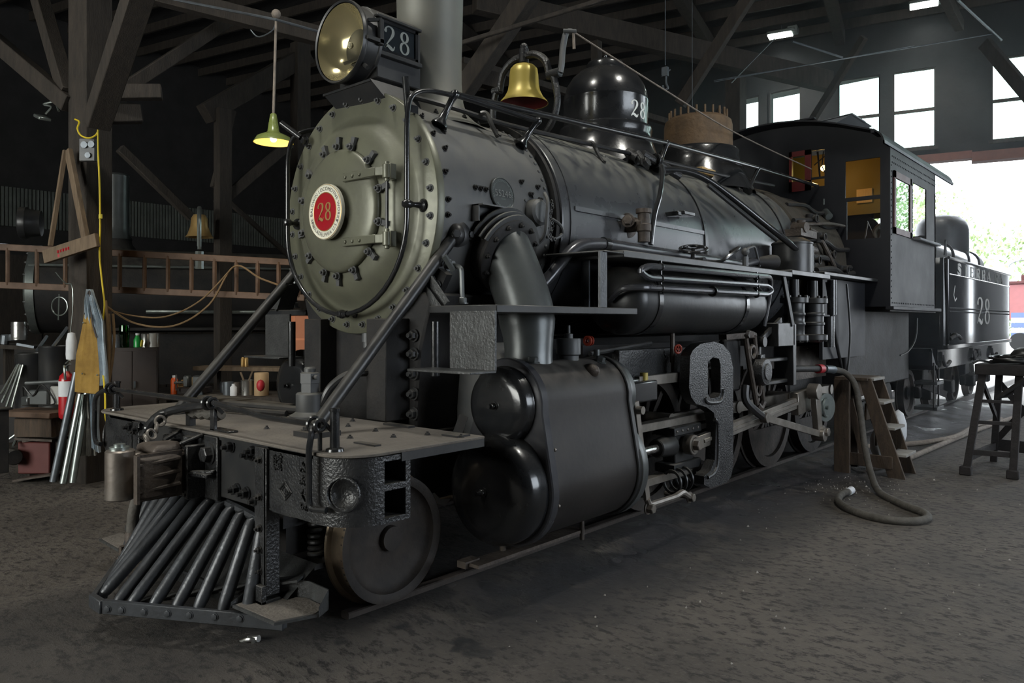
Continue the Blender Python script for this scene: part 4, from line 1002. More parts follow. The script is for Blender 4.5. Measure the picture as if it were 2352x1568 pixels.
    P('link_arm', M_(B().tube(cat([(1.28, 6.72, 1.05), (1.29, 6.70, .92), (1.33, 6.80, .82), (1.36, 6.96, .735)], 5), .038, 8)), 'black_satin', lk)
    P('link_trunnion', M_(B().lathe([(0, 0), (.10, 0), (.13, .03), (.13, .12), (.12, .14), (.08, .145), (.075, .155), (0, .155)], (1.26, 6.93, 1.17), (1, 0, 0), 24).box((1.30, 6.88, 1.29), (1.36, 6.98, 1.33))), 'black_rough_cast', lk)
    P('link_bracket', M_(B().box((1.22, 6.98, 1.25), (1.34, 7.62, 1.285)).box((1.22, 6.98, 1.03), (1.34, 7.62, 1.065)).box((1.24, 6.98, 1.06), (1.27, 7.30, 1.26)).box((1.20, 7.58, 1.00), (1.40, 7.66, 1.62)).box((1.0, 7.2, 1.40), (1.4, 7.62, 1.63)).beam((1.38, 7.36, 2.11), (1.40, 7.55, 1.60), .03, .06)), 'black_satin', lk, bevel=.006)
    P('lift_arm', M_(B().beam((1.32, 6.95, 1.46), (1.32, 7.45, 1.66), .03, .05).cyl((1.20, 6.98, 1.45), (1.36, 6.98, 1.45), .05, n=12).beam((1.30, 6.98, 1.45), (1.30, 6.97, 1.28), .03, .04)), 'black_satin', lk)
    # driving wheels
    for y in (5.75, 7.08, 8.41, 9.74):
        w = P('driving_wheel', M_(B().lathe([(.50, .14), (.61, .135), (.612, .03), (.64, .025), (.64, 0), (.50, 0), (.50, .14)], (.69, y, .612), (1, 0, 0), 48)), 'wheel_face', angle=40)
        sp = B().lathe([(0, .12), (.10, .12), (.12, .10), (.12, .02), (0, .02)], (.69, y, .612), (1, 0, 0), 20)
        for i in range(14):
            a = 2 * PI * i / 14
            sp.beam((.76, y + .1 * math.cos(a), .612 + .1 * math.sin(a)), (.76, y + .52 * math.cos(a), .612 + .52 * math.sin(a)), .05, .05, (1, 0, 0))
        sp.px([(y + .49 * math.cos(math.radians(t)), .612 + .49 * math.sin(math.radians(t))) for t in range(200, 341, 14)], .72, .80)
        P('wheel_spokes', M_(sp), 'wheel_face', w)
        P('crank_pin', M_(B().cyl((.8, y, .80), (1.06, y, .80), .06, n=12)), 'rod_steel', w)
    P('frame_plate', M_(B().box((.52, 4.4, .55), (.62, 12.6, 1.15)).box((.52, 2.3, .62), (.62, 4.5, .92))), 'black_dull')
    P('frame_cross_panel', M_(B().box((.70, 4.9, 1.12), (.74, 8.9, 1.45))), 'black_dull')
P('frame_filler', B().box((-.5, 4.7, .4), (.5, 12.5, 1.5)), 'black_dull')
P('number_slot_panel', B().box((.86, 8.7, .95), (.90, 10.1, 1.35)), 'rusty_steel')
# ---- air pumps on the near side
for y, r, x in ((7.86, .105, 1.30), (8.28, .115, 1.34)):
    pb = B()
    pb.lathe([(0, 1.42), (r * .8, 1.42), (r * 1.35, 1.45), (r * 1.35, 1.50), (r, 1.51), (r, 1.60), (r * 1.08, 1.61), (r * 1.08, 1.63), (r, 1.64), (r, 1.70), (r * 1.08, 1.71), (r * 1.08, 1.73), (r, 1.74), (r, 1.83), (r * 1.35, 1.84), (r * 1.35, 1.89), (r * .5, 1.90), (r * .45, 2.08), (0, 2.08)], (x, y, 0), (0, 0, 1), 24)
    for i in range(8):
        a = 2 * PI * i / 8
        pb.hexb((x + r * 1.2 * math.cos(a), y + r * 1.2 * math.sin(a), 1.89), (0, 0, 1), .016, .025, False).hexb((x + r * 1.2 * math.cos(a), y + r * 1.2 * math.sin(a), 1.455), (0, 0, -1), .016, .025, False)
    P('air_pump', pb, 'black_satin', angle=40)
P('pump_drain_pipe', B().cyl((1.40, 8.62, 1.36), (1.40, 8.62, 1.70), .055, n=14).cyl((1.32, 8.95, 1.72), (1.32, 8.95, 2.12), .05, n=14), 'black_gloss')
dr = P('lubricator_drum', B().lathe([(0, 2.16), (.21, 2.16), (.21, 2.47), (.216, 2.475), (.216, 2.49), (.20, 2.50), (.12, 2.545), (0, 2.55)], (1.16, 8.17, 0), (0, 0, 1), 40), 'black_satin', angle=40)
P('drum_pipe', B().cyl((1.24, 8.52, 2.16), (1.24, 8.52, 2.48), .03, n=12).hexb((1.24, 8.52, 2.16), (0, 0, 1), .045, .04), 'black_gloss', dr)
P('turret_valves', B().cyl((.95, 8.75, 2.72), (1.12, 8.72, 2.72), .06, n=12).box((.9, 8.60, 2.62), (1.1, 9.1, 2.70)).cyl((.95, 9.0, 2.70), (.95, 9.0, 2.84), .05, n=12).cyl((1.0, 8.8, 2.52), (1.0, 9.3, 2.50), .05, n=12).tube(cat([(.97, 9.2, 2.75), (1.0, 9.4, 2.70), (1.05, 9.6, 2.5), (1.05, 9.9, 2.3)], 5), .03, 8).tube(cat([(.9, 8.9, 2.8), (.92, 9.4, 2.84), (.95, 10.0, 2.9), (.95, 10.55, 2.92)], 5), .02, 8), 'rusty_steel')
P('steam_hose_nozzle', B().cyl((1.30, 7.66, 1.16), (1.32, 8.62, 1.12), .035, n=12), 'black_dull')
# ================================================================== front end : beam, deck, pilot, coupler
def cut(o, b):
    me = mk_mesh('cutter', b); c = bpy.data.objects.new('cutter', me); COL.objects.link(c)
    m = o.modifiers.new('cut', 'BOOLEAN'); m.object = c; m.operation = 'DIFFERENCE'; m.solver = 'EXACT'
    loc, par = o.location.copy(), o.parent
    o.parent = None; o.location = (0, 0, 0)
    bpy.context.view_layer.update()
    new = bpy.data.meshes.new_from_object(o.evaluated_get(bpy.context.evaluated_depsgraph_get()))
    o.modifiers.remove(m); old = o.data; o.data = new; bpy.data.meshes.remove(old)
    bpy.data.objects.remove(c); bpy.data.meshes.remove(me)
    new.shade_smooth(); new.set_sharp_from_angle(angle=math.radians(35))
    o.parent = par; o.location = loc
    return o
FB = 2.10
beam_ = P('pilot_beam', B().box((-1.0, FB, .665), (1.0, FB + .14, 1.0)), 'black_satin', bevel=.006)
for s in (1, -1):
    M_ = lambda b, s=s: B().add([(x * s, y, z) for x, y, z in b.v], b.f)
    plan = [(.80, FB - .012), (1.24, FB - .012)] + [(1.24 + .23 * math.sin(math.radians(t)), FB + .218 - .23 * math.cos(math.radians(t))) for t in range(10, 91, 10)] + [(1.47, FB + .36), (.80, FB + .36)]
    c = P('beam_end_casting', M_(B().pz(plan, .68, 1.0)), 'black_rough_cast')
    cut(c, M_(B().sph((1.405, FB - .005, .835), .085, 24, (1, 1, 1)).box((1.26, FB + .20, .865), (1.6, FB + .33, .975)).box((1.26, FB + .20, .705), (1.6, FB + .33, .835))))
    P('pole_pocket_rim', M_(B().torus((1.375, FB + .03, .835), (.55, -.85, 0), .079, .008, 24, 6)), 'black_rough_cast', c)
    if s > 0:
        em = B(); rr = random.Random(5)
        for (x0, x1, z0, z1, n) in ((.86, .93, .90, .975, 26), (1.10, 1.16, .73, .96, 60)):
            for i in range(n):
                x, z = rr.uniform(x0, x1), rr.uniform(z0, z1)
                em.cbox((x, FB - .014, z), (rr.uniform(.006, .022), .012, rr.uniform(.006, .018)), Matrix.Rotation(rr.uniform(0, 3), 3, 'Y'))
        for q in (.055, .035):
            dm = [(.965 + q, .80), (.965, .80 + q * .8), (.965 - q, .80), (.965, .80 - q * .8)]
            em.tube([(a, FB - .014, z) for a, z in dm], .006, 5, closed=True)
        em.cbox((.965, FB - .014, .80), (.02, .012, .016)).cbox((.985, FB - .014, .80), (.006, .012, .02))
        obj1('cast_markings', em, 'black_rough_cast', c, label='raised cast diamond mark and lettering', kind='stuff')
    # flag stanchion
    P('pole_socket', M_(B().lathe([(.045, 0), (.042, .014), (.024, .02), (.022, .19), (.026, .192), (.026, .205), (.014, .205), (.014, .1)], (1.27, 2.16, 1.02), (0, 0, 1), 18)), 'black_gloss')
cr_ = [(1.27 + .21 * math.sin(math.radians(t)), FB + .18 - .21 * math.cos(math.radians(t))) for t in range(0, 91, 10)]
deck = P('pilot_deck', B().pz(cr_ + [(1.48, 2.98), (-1.48, 2.98)] + [(-x, y) for x, y in reversed(cr_)], 1.007, 1.022), 'deck_dirt', bevel=.003)
P('deck_edge', B().box((1.44, FB + .3, .965), (1.476, 2.98, 1.007)).box((-1.476, FB + .3, .965), (-1.44, 2.98, 1.007)).box((-1.2, FB - .012, .985), (1.2, FB + .1, 1.007)), 'black_satin', deck)
md = bolt_mesh('deck_bolt', .014, .012, 'black_dull')
for x, y in ((.62, 2.72), (.90, 2.70), (1.22, 2.80), (1.42, 2.86), (1.0, 2.45), (-.4, 2.3), (.35, 2.35), (1.15, 2.62), (-.2, 2.6), (.45, 2.88)): inst(md, 'bolt', (x, y, 1.022), deck, toward((0, 0, 1)))
P('deck_clip', B().box((1.30, 2.83, 1.022), (1.42, 2.93, 1.032)).box((.72, 2.9, 1.022), (.95, 2.95, 1.034)).box((1.15, 2.36, 1.022), (1.32, 2.40, 1.03)).beam((1.30, 2.95, 1.02), (1.33, 2.97, 1.12), .02, .05), 'black_dull', deck)
# beam bolts
mbb = bolt_mesh('beam_bolt', .026, .04, 'black_gloss')
for x, z in ((.42, .96), (.48, .735), (.62, .94), (.66, .965), (.70, .71), (.58, .73), (-.72, .95), (-.60, .945), (-.9, .72), (-.45, .72), (-.86, .95)): inst(mbb, 'bolt', (x, FB, z), beam_, toward(AX))
# step hangers with foot trays
for s in (1, -1):
    M_ = lambda b, s=s: B().add([(x * s, y, z) for x, y, z in b.v], b.f)
    hg = P('step_hanger', M_(B().box((.70, FB - .03, .24), (.81, FB - .008, .995)).box((.79, FB - .03, .24), (.812, FB + .05, .995)).box((.69, FB - .06, .205), (.82, FB - .03, .30)).box((.69, FB - .06, .205), (.82, FB + .05, .225))), 'black_rough_cast', bevel=.004)
    for z in (.93, .74, .58, .47, .36): inst(bolt_mesh('hanger_bolt', .016, .02, 'black_dull'), 'bolt', (.755 * s, FB - .03, z), hg, toward(AX))
    FLr = [(.69, 1.95), (1.06, 1.965), (1.13, 2.17), (1.08, 2.26), (.90, 2.27), (.68, 2.15)]
    ty = B().pz(FLr, .192, .205)
    for (a, c, h0, h1) in (((.69, 1.95), (.68, 2.15), .03, .10), ((.68, 2.15), (.90, 2.27), .10, .10), ((.90, 2.27), (1.08, 2.26), .10, .10), ((1.08, 2.26), (1.13, 2.17), .10, .05)):
        ty.add([(a[0], a[1], .192), (c[0], c[1], .192), (c[0], c[1], .192 + h1), (a[0], a[1], .192 + h0), (a[0] + .006, a[1] - .008, .192), (c[0] + .006, c[1] - .008, .192), (c[0] + .006, c[1] - .008, .192 + h1), (a[0] + .006, a[1] - .008, .192 + h0)], [(0, 1, 2, 3), (7, 6, 5, 4), (2, 6, 7, 3), (0, 3, 7, 4), (1, 5, 6, 2)])
    P('step_tray', M_(ty), 'dusty_steel', hg)
    P('tray_dirt', M_(B().pz([(.71, 1.965), (1.05, 1.98), (1.11, 2.16), (1.07, 2.24), (.90, 2.25), (.70, 2.14)], .205, .209)), 'deck_dirt', hg)
# cowcatcher
pil = P('pilot_frame', B().tube([(0, 0, 0)] * 2, .001, 3) if False else B().beam((.05, 1.565, .15), (.93, 2.10, .13), .03, .07).beam((-.05, 1.565, .15), (-.93, 2.10, .13), .03, .07).box((-.075, 1.55, .115), (.075, 1.585, .185)).box((-.93, 2.09, .10), (.93, 2.12, .165)), 'cowcatcher_gray', bevel=.004, label='V-shaped pilot frame')
mpb = bolt_mesh('pilot_bolt', .017, .008, 'cowcatcher_gray', False)
for s in (1, -1):
    n_ = V((s * .52, -.855, 0)).normalized()
    for i in range(7):
        f = (.05, .13, .255, .385, .505, .64, .775)[i]; tx = (.05, .17, .285, .40, .51, .62, .725)[i]
        bx, by = .05 + .88 * f, 1.565 + .535 * f
        tz = .635 - .05 * (i / 6) ** 2
        top = V((tx * s, 2.105, tz)); bot = V((bx * s, by + .03, .15)); d = bot - top
        pts = [top + V((0, .05, -.035)), top + V((0, .025, -.004)), top + d * .04, top + d * .10, top + d * .5, top + d * .88, top + d * .95, bot, bot - V((0, .005, .035))]
        P('pilot_bar', B().tube(pts, [.016, .024, .030, .034, .034, .033, .029, .022, .020], 14), 'cowcatcher_gray', pil)
        inst(mpb, 'bolt', (bx * s + n_.x * .016, by + n_.y * .016, .143), pil, toward(n_))
P('pilot_top_bar', B().tube(cat([(-.8, 2.12, .575), (-.5, 2.13, .61), (0, 2.14, .635), (.5, 2.13, .61), (.8, 2.12, .575)], 5), .024, 8).box((-.8, 2.13, .49), (.8, 2.145, .58)), 'cowcatcher_gray', pil)
P('pilot_inner_plate', B().add([(-.6, 2.05, .12), (.85, 2.05, .12), (.85, 2.35, .35), (-.6, 2.35, .35)], [(0, 1, 2, 3)]).beam((.1, 1.75, .14), (.85, 2.25, .30), .10, .012), 'dusty_steel', pil)
P('pilot_stay', B().box((.30, 2.3, .5), (.6, 2.5, .62)).box((-.6, 2.3, .5), (-.3, 2.5, .62)), 'black_dull', pil)
# coupler
cp_ = P('coupler', B().pz([(-.10, 1.86), (-.09, 1.77), (-.02, 1.775), (.06, 1.80), (.11, 1.76), (.135, 1.70), (.165, 1.695), (.185, 1.74), (.175, 1.86), (.13, 1.99), (.10, 2.02), (-.06, 2.02)], .69, .915), 'rusty_steel', bevel=.018, seg=2, label='rusty knuckle coupler')
P('coupler_head_top', B().pz([(-.11, 1.80), (-.02, 1.80), (.08, 1.81), (.14, 1.80), (.13, 1.95), (.06, 2.0), (-.05, 1.98)], .90, .965), 'rusty_steel', cp_, bevel=.03, seg=2)
P('knuckle', B().cyl((-.02, 1.69, .675), (-.02, 1.69, .945), .075, n=28).beam((-.02, 1.70, .81), (-.07, 1.84, .81), .10, .22), 'bare_steel', cp_, bevel=.008)
P('knuckle_pin', B().cyl((-.03, 1.69, .94), (-.03, 1.69, .96), .05, n=18).cyl((-.03, 1.69, .955), (-.03, 1.69, .975), .03, n=14), 'galvanized', cp_)
for z in (.735, .805, .875):
    P('guard_rib', B().beam((.155, 1.70, z), (.165, 1.93, z + .02), .05, .022), 'rusty_steel', cp_, bevel=.006)
P('guard_web', B().box((.13, 1.70, .68), (.15, 1.95, .93)).box((.14, 1.695, .675), (.185, 1.71, .93)), 'rusty_steel', cp_)
P('coupler_shank', B().box((-.07, 1.98, .72), (.09, 2.12, .89)), 'rusty_steel', cp_)
pk = P('coupler_pocket', B().box((-.30, 2.075, .645), (.30, FB, 1.0)).box((.13, 1.97, .65), (.165, 2.08, .95)).box((-.165, 1.97, .65), (-.13, 2.08, .95)).box((-.16, 1.97, .66), (.16, 2.08, .69)).beam((.15, 1.985, .80), (.29, 2.07, .81), .03, .02).beam((.10, 1.96, .955), (.14, 2.08, 1.0), .03, .02).beam((-.10, 1.96, .955), (-.14, 2.08, 1.0), .03, .02).beam((.145, 2.02, .79), (.29, 2.05, .79), .07, .025), 'black_rough_cast', bevel=.006)
P('pocket_bolt', B().hexb((.225, 2.075, .90), AX, .045, .05).cyl((.05, 2.04, .93), (.05, 2.04, .985), .035, n=12).hexb((-.235, 2.075, .94), AX, .035, .05), 'black_rough_cast', pk)
# uncoupling lever, bracket, chain
lev = P('uncoupling_lever', B().tube(fil([(-1.26, 2.05, .80), (-1.36, 2.05, .80), (-1.375, 2.05, .90), (-1.36, 2.05, 1.13), (-1.22, 2.09, 1.185), (-1.05, 2.09, 1.18), (.0, 2.09, 1.185), (.22, 2.09, 1.185), (.55, 2.09, 1.165), (.75, 2.085, 1.15), (1.17, 2.085, 1.15), (1.235, 2.06, 1.13), (1.235, 2.04, 1.05), (1.235, 2.04, .80), (1.25, 2.04, .765), (1.33, 2.07, .765)], .06, 5), .0155, 10), 'black_gloss', label='glossy black uncoupling lever with hanging handles')
for x in (-1.20, .17, 1.20):
    P('lever_ring', B().torus((x, 2.09, 1.18 if x < 1 else 1.15), (1, 0, 0), .032, .012, 20, 8).torus((x + .05, 2.09, 1.182 if x < 1 else 1.15), (1, 0, 0), .026, .011, 20, 8).tube([(x + .03, 2.11, 1.17), (x + .06, 2.15, 1.12)] , .012, 6), 'black_gloss', lev)
P('lever_bracket', B().box((.15, 2.11, 1.02), (.20, 2.13, 1.165)).box((.15, 2.11, 1.022), (.36, 2.17, 1.034)).box((1.20, 2.11, 1.02), (1.215, 2.13, 1.13)).beam((-.12, 2.13, 1.02), (-.12, 2.13, 1.16), .05, .04), 'black_gloss', lev, bevel=.003)
P('lift_arm', B().tube(cat([(.16, 2.10, 1.17), (.02, 2.09, 1.15), (-.12, 2.06, 1.125), (-.20, 2.02, 1.10), (-.235, 1.96, 1.05), (-.235, 1.92, 1.0), (-.225, 1.89, .965)], 5), [.026] * 16 + [.034] * 4 + [.03] * 5 + [.022] * 6, 10), 'black_gloss', lev)
chn = B()
for i, (p, d) in enumerate((((-.165, 1.97, 1.06), (1, 0, .2)), ((-.145, 1.94, 1.025), (.3, 1, 0)), ((-.12, 1.90, .995), (1, .3, .4)), ((-.115, 1.87, .97), (.2, 1, .4)))):
    chn.torus(p, d, .028, .0085, 18, 7)
P('lever_chain', chn, 'rod_steel', lev)
# train line hose with its metal end
P('train_hose', B().tube(cat([(-.42, 2.06, .70), (-.44, 1.98, .62), (-.45, 1.94, .50), (-.455, 1.93, .37)], 5), .034, 12), 'rubber_hose')
P('hose_coupling', B().cyl((-.455, 1.93, .37), (-.456, 1.925, .32), .038, n=14).tube(cat([(-.456, 1.925, .33), (-.46, 1.92, .27), (-.46, 1.89, .22), (-.47, 1.86, .2)], 4), [.033] * 5 + [.04] * 4 + [.03] * 4, 10).box((-.50, 1.87, .19), (-.46, 1.93, .29)), 'rusty_steel')
# deck valve
dv = P('deck_valve', B().lathe([(.13, 0), (.13, .015), (.10, .03), (.088, .04), (.088, .15), (.08, .16), (.05, .165)], (.08, 2.82, 1.022), (0, 0, 1), 28).lathe([(.062, .16), (.062, .22), (.068, .222), (.068, .285), (.055, .29), (.035, .295)], (.08, 2.82, 1.022), (0, 0, 1), 6).lathe([(.038, .29), (.038, .315), (.03, .325), (0, .325)], (.08, 2.82, 1.022), (0, 0, 1), 16).cyl((-.01, 2.82, 1.285), (.17, 2.82, 1.285), .014, n=8), 'smokebox_gray')
P('deck_pipe', B().tube(cat([(.15, 2.86, 1.10), (.20, 2.90, 1.22), (.27, 3.0, 1.30), (.32, 3.2, 1.31)], 6), .028, 10), 'black_satin', dv)
P('deck_bars', B().tube([(-1.2, 2.62, 1.06), (.02, 2.80, 1.06)], .03, 10).tube([(-.9, 2.50, 1.05), (0, 2.70, 1.05)], .02, 8).box((-1.4, 2.75, 1.022), (-.3, 2.95, 1.07)), 'black_dull')
P('flexible_hose', B().tube([(-.14 + i * .02, 2.13 + i * .003, 1.10 + .008 * math.sin(i * 1.8)) for i in range(16)], .03, 10), 'rubber_hose')
# pilot truck
for s in (1, -1):
    M_ = lambda b, s=s: B().add([(x * s, y, z) for x, y, z in b.v], b.f)
    w = P('pilot_wheel', M_(B().lathe([(0, .125), (.07, .125), (.075, .09), (.17, .075), (.27, .085), (.305, .10), (.315, .128), (.345, .138), (.368, .135), (.37, .12)], (.725, 2.87, .372), (1, 0, 0), 56)), 'wheel_face', angle=50)
    P('wheel_rim', M_(B().lathe([(.368, .137), (.370, .12), (.371, .035), (.378, .028), (.392, .02), (.397, .008), (.39, 0), (.30, 0), (.30, -.01)], (.725, 2.87, .372), (1, 0, 0), 64)), 'wheel_tread', w, angle=25)
    sg = B(); sg.tube([(.64 + .05 * math.cos(t * .5), 2.50 + .05 * math.sin(t * .5), .31 + t * .00265) for t in range(0, 82)], .013, 7)
    P('truck_spring', M_(sg.box((.56, 2.42, .27), (.72, 2.58, .30)).box((.56, 2.42, .53), (.72, 2.58, .57))), 'black_satin', w)
P('truck_frame', B().box((-.55, 2.35, .33), (.55, 3.3, .5)).cyl((-.72, 2.87, .372), (.72, 2.87, .372), .07, n=14), 'black_dull')

# ================================================================== cab
CY0, CY1 = 10.6, 13.05
def roof_prof(off=0.0, n=16):
    # arch from right eave over the crown to the left eave (x,z)
    pts = []
    for i in range(n + 1):
        x = 1.30 - 2.60 * i / n
        pts.append((x, 4.10 + .29 * (1 - (x / 1.30) ** 2) + off))
    r = arc(1.30, 3.90, .20 + off, 0, 70, 6); l = [(-x, z) for x, z in reversed(r)]
    return r + pts[1:-1] + l
cab = P('cab', B().box((1.49, CY0, 1.84), (1.51, 13.05, 2.80)).box((-1.51, CY0, 1.84), (-1.49, 13.05, 3.90)).box((1.49, CY0, 3.60), (1.51, 13.05, 3.90)).box((1.49, CY0, 2.80), (1.51, 10.74, 3.60)).box((1.49, 11.56, 2.80), (1.51, 11.72, 3.60)).box((1.49, 12.48, 2.80), (1.51, 13.05, 3.60)).box((1.46, 12.98, 1.84), (1.51, 13.05, 3.60)), 'cab_black', label='black riveted cab')
# front wall with window openings, outline follows the roof
fw = P('cab_front_wall', B().py([(1.5, 1.84)] + roof_prof(.012) + [(-1.5, 1.84)], CY0 - .01, CY0 + .02), 'cab_black', cab)
cut(fw, B().box((.95, CY0 - .1, 3.30), (1.39, CY0 + .1, 3.79)).box((.97, CY0 - .1, 2.74), (1.39, CY0 + .1, 3.25)).box((.50, CY0 - .1, 3.50), (.68, CY0 + .1, 4.0)).box((.24, CY0 - .1, 3.60), (.42, CY0 + .1, 3.95)).box((-1.3, CY0 - .1, 3.2), (-.6, CY0 + .1, 3.9)).lathe([(0, -.1), (.94, -.1), (.94, .2), (0, .2)], (0, CY0, BZ), (0, 1, 0), 40))
P('window_frame', B().box((.20, CY0 - .03, 3.46), (.24, CY0 - .01, 4.02)).box((.42, CY0 - .03, 3.46), (.50, CY0 - .01, 4.02)).box((.20, CY0 - .03, 3.95), (.50, CY0 - .01, 4.02)).box((.20, CY0 - .03, 3.46), (.50, CY0 - .01, 3.60)), 'cab_red', cab, label='red front window frame')
P('front_pane', B().box((.24, CY0 - .002, 3.60), (.42, CY0 + .002, 3.95)), 'window_glass', cab)
P('front_window_bar', B().box((.50, CY0 - .02, 3.60), (.68, CY0, 3.63)).tube([(.55, CY0 + .1, 4.0), (.58, CY0 + .1, 3.65)], .012, 6).tube([(.50, CY0 + .1, 3.82), (.68, CY0 + .1, 3.95)], .008, 5).tube([(.62, CY0 + .12, 4.0), (.60, CY0 + .12, 3.8), (.66, CY0 + .12, 3.66)], .008, 5), 'cab_black', cab)
rp_ = roof_prof(0); rp2 = roof_prof(.02)
roof_poly = rp2 + list(reversed(rp_))
P('cab_roof', B().py(roof_poly, 10.30, 14.22), 'cab_black', cab, label='arched cab roof')
P('roof_drip_rail', B().box((1.36, 10.28, 4.05), (1.40, 13.9, 4.10)).box((-.1, 10.42, 4.40), (.6, 10.5, 4.42)), 'cab_black', cab)
P('roof_hatch', B().add([(-.30, 10.9, 4.40), (.62, 10.9, 4.36), (.62, 11.8, 4.36), (-.30, 11.8, 4.40), (.95, 10.9, 4.50), (.95, 11.8, 4.50)], [(0, 1, 2, 3), (1, 4, 5, 2), (0, 4, 1)]).beam((-.2, 11.2, 4.41), (.95, 11.2, 4.50), .6, .02), 'roof_gray', cab)
P('eave_strip', B().px([(10.3, 3.90), (14.22, 3.90), (14.22, 3.94), (10.3, 3.94)], 1.50, 1.525), 'roof_gray', cab)
mrv = rivet_mesh(.012, 'cab_black')
for i in range(30): inst(mrv, 'rivet', (1.51, 10.68 + i * .08, 3.80), cab, toward((1, 0, 0)))
for i in range(30): inst(mrv, 'rivet', (1.51, 10.68 + i * .08, 3.72 - .0), cab, toward((1, 0, 0)))
for i in range(24): inst(mrv, 'rivet', (1.51, 10.64, 1.95 + i * .075), cab, toward((1, 0, 0)))
for i in range(26): inst(mrv, 'rivet', (1.51, 10.68 + i * .09, 1.89), cab, toward((1, 0, 0)))
sw = P('side_window', B().box((1.505, 10.72, 2.80), (1.53, 11.58, 2.88)).box((1.505, 10.72, 3.53), (1.53, 11.58, 3.62)).box((1.505, 10.72, 2.80), (1.53, 10.80, 3.62)).box((1.505, 11.50, 2.80), (1.53, 11.58, 3.62)), 'sash_red', cab, label='dull red sash of the side window')
P('window_pane', B().box((1.512, 10.80, 2.88), (1.517, 11.50, 3.53)), 'window_glass', cab)
P('arm_rest', B().box((1.49, 11.75, 2.79), (1.60, 13.0, 2.83)), 'roof_gray', cab, bevel=.01)
P('skirt_ledge', B().box((1.46, 10.56, 1.80), (1.56, 13.2, 1.845)), 'cab_black', cab, bevel=.005)
P('cab_floor', B().box((-1.48, 10.7, 1.78), (1.48, 13.2, 1.84)), 'black_dull', cab)
P('cab_lining', B().box((-1.40, 10.66, 3.25), (-1.38, 13.0, 3.95)).box((-1.4, 13.0, 3.30), (.9, 13.03, 4.05)).box((-.5, 12.2, 3.28), (.97, 12.22, 4.28)), 'cab_inside', cab, label='yellow cab lining lit by a lamp')
P('lining_panel', B().box((.62, 12.17, 3.45), (.84, 12.195, 3.66)), 'new_wood', cab)
P('rear_bulkhead', B().box((.1, 12.9, 1.84), (1.47, 12.93, 2.72)).box((.1, 12.9, 2.7), (.66, 12.93, 3.4)), 'cab_black', cab)
P('seat_back_disc', B().cyl((.60, 12.5, 3.02), (.60, 12.56, 3.02), .27, n=32), 'black_dull', cab)
P('cab_seat', B().box((1.0, 11.9, 2.2), (1.4, 12.4, 2.32)).box((1.0, 12.35, 2.3), (1.4, 12.45, 2.72)), 'black_dull', cab, bevel=.03)
P('brake_stand', B().tube(cat([(1.28, 10.95, 2.0), (1.28, 10.95, 2.6), (1.22, 10.95, 2.85), (1.30, 10.95, 2.95)], 5), .03, 8).tube([(1.05, 10.9, 2.45), (1.15, 10.9, 3.0), (1.3, 10.9, 2.6)], .014, 6).tube([(1.0, 10.92, 2.72), (1.25, 10.92, 2.70)], .014, 6), 'bare_steel', cab)
lamp = P('cab_lamp', B().sph((.36, 11.5, 3.92), .045, 12), 'cab_bulb', cab, label='glowing yellow cab bulb')
L_ = bpy.data.lights.new('cab_lamp_light', 'POINT'); L_.energy = 6; L_.color = (1, .62, .2); L_.shadow_soft_size = .05
lo = bpy.data.objects.new('cab_lamp_light', L_); lo.location = (.36, 11.42, 3.86); COL.objects.link(lo)
P('cab_marker', B().cyl((.72, 10.5, 3.13), (.80, 10.42, 3.05), .05, n=12).cyl((.72, 10.45, 3.22), (.72, 10.45, 3.3), .01, n=6), 'galvanized')
P('under_cab_tank', B().box((-1.2, 10.0, .75), (1.15, 13.0, 1.80)).cyl((.9, 12.2, .42), (1.02, 12.2, .42), .4, n=32), 'black_dull', bevel=.02)
P('cab_side_apron', B().box((1.16, 9.0, 1.2), (1.2, 10.6, 2.15)), 'cab_black')
P('injector_pipes', B().tube(cat([(1.25, 9.0, 2.1), (1.27, 9.15, 1.6), (1.24, 9.5, 1.15), (1.18, 9.8, .9)], 5), .02, 8).tube(cat([(1.36, 12.6, 1.7), (1.36, 12.5, 1.4), (1.34, 12.2, 1.22), (1.3, 11.9, 1.16)], 5), .012, 6).tube(cat([(1.28, 9.6, 2.1), (1.29, 9.7, 1.5), (1.27, 9.65, 1.0)], 5), .012, 6), 'black_satin')

for i, (a, c, r) in enumerate((((.98, 8.95, 2.62), (1.0, 10.55, 2.60), .03), ((1.0, 9.1, 2.42), (1.03, 10.55, 2.36), .035), ((.86, 9.0, 2.85), (.86, 10.55, 2.92), .028), ((.70, 9.2, 3.08), (.72, 10.55, 3.12), .025), ((1.02, 9.3, 2.26), (1.08, 10.5, 2.28), .04))):
    P('boiler_pipe', B().tube(cat([a, V(a).lerp(V(c), .4) + V((.02, 0, .03)), V(a).lerp(V(c), .7) - V((0, 0, .03)), c], 4), r, 8), 'black_dull')
for i, (x, y, z) in enumerate(((1.02, 9.35, 2.66), (1.0, 9.75, 2.48), (1.05, 10.1, 2.30), (.85, 9.55, 2.92), (1.08, 9.0, 2.36))):
    P('boiler_valve', B().cyl((x, y, z - .06), (x, y, z + .06), .045, n=12).cyl((x - .06, y, z), (x + .08, y, z), .03, n=10).torus((x + .09, y, z), (1, 0, 0), .045, .009, 16, 6), 'black_dull')
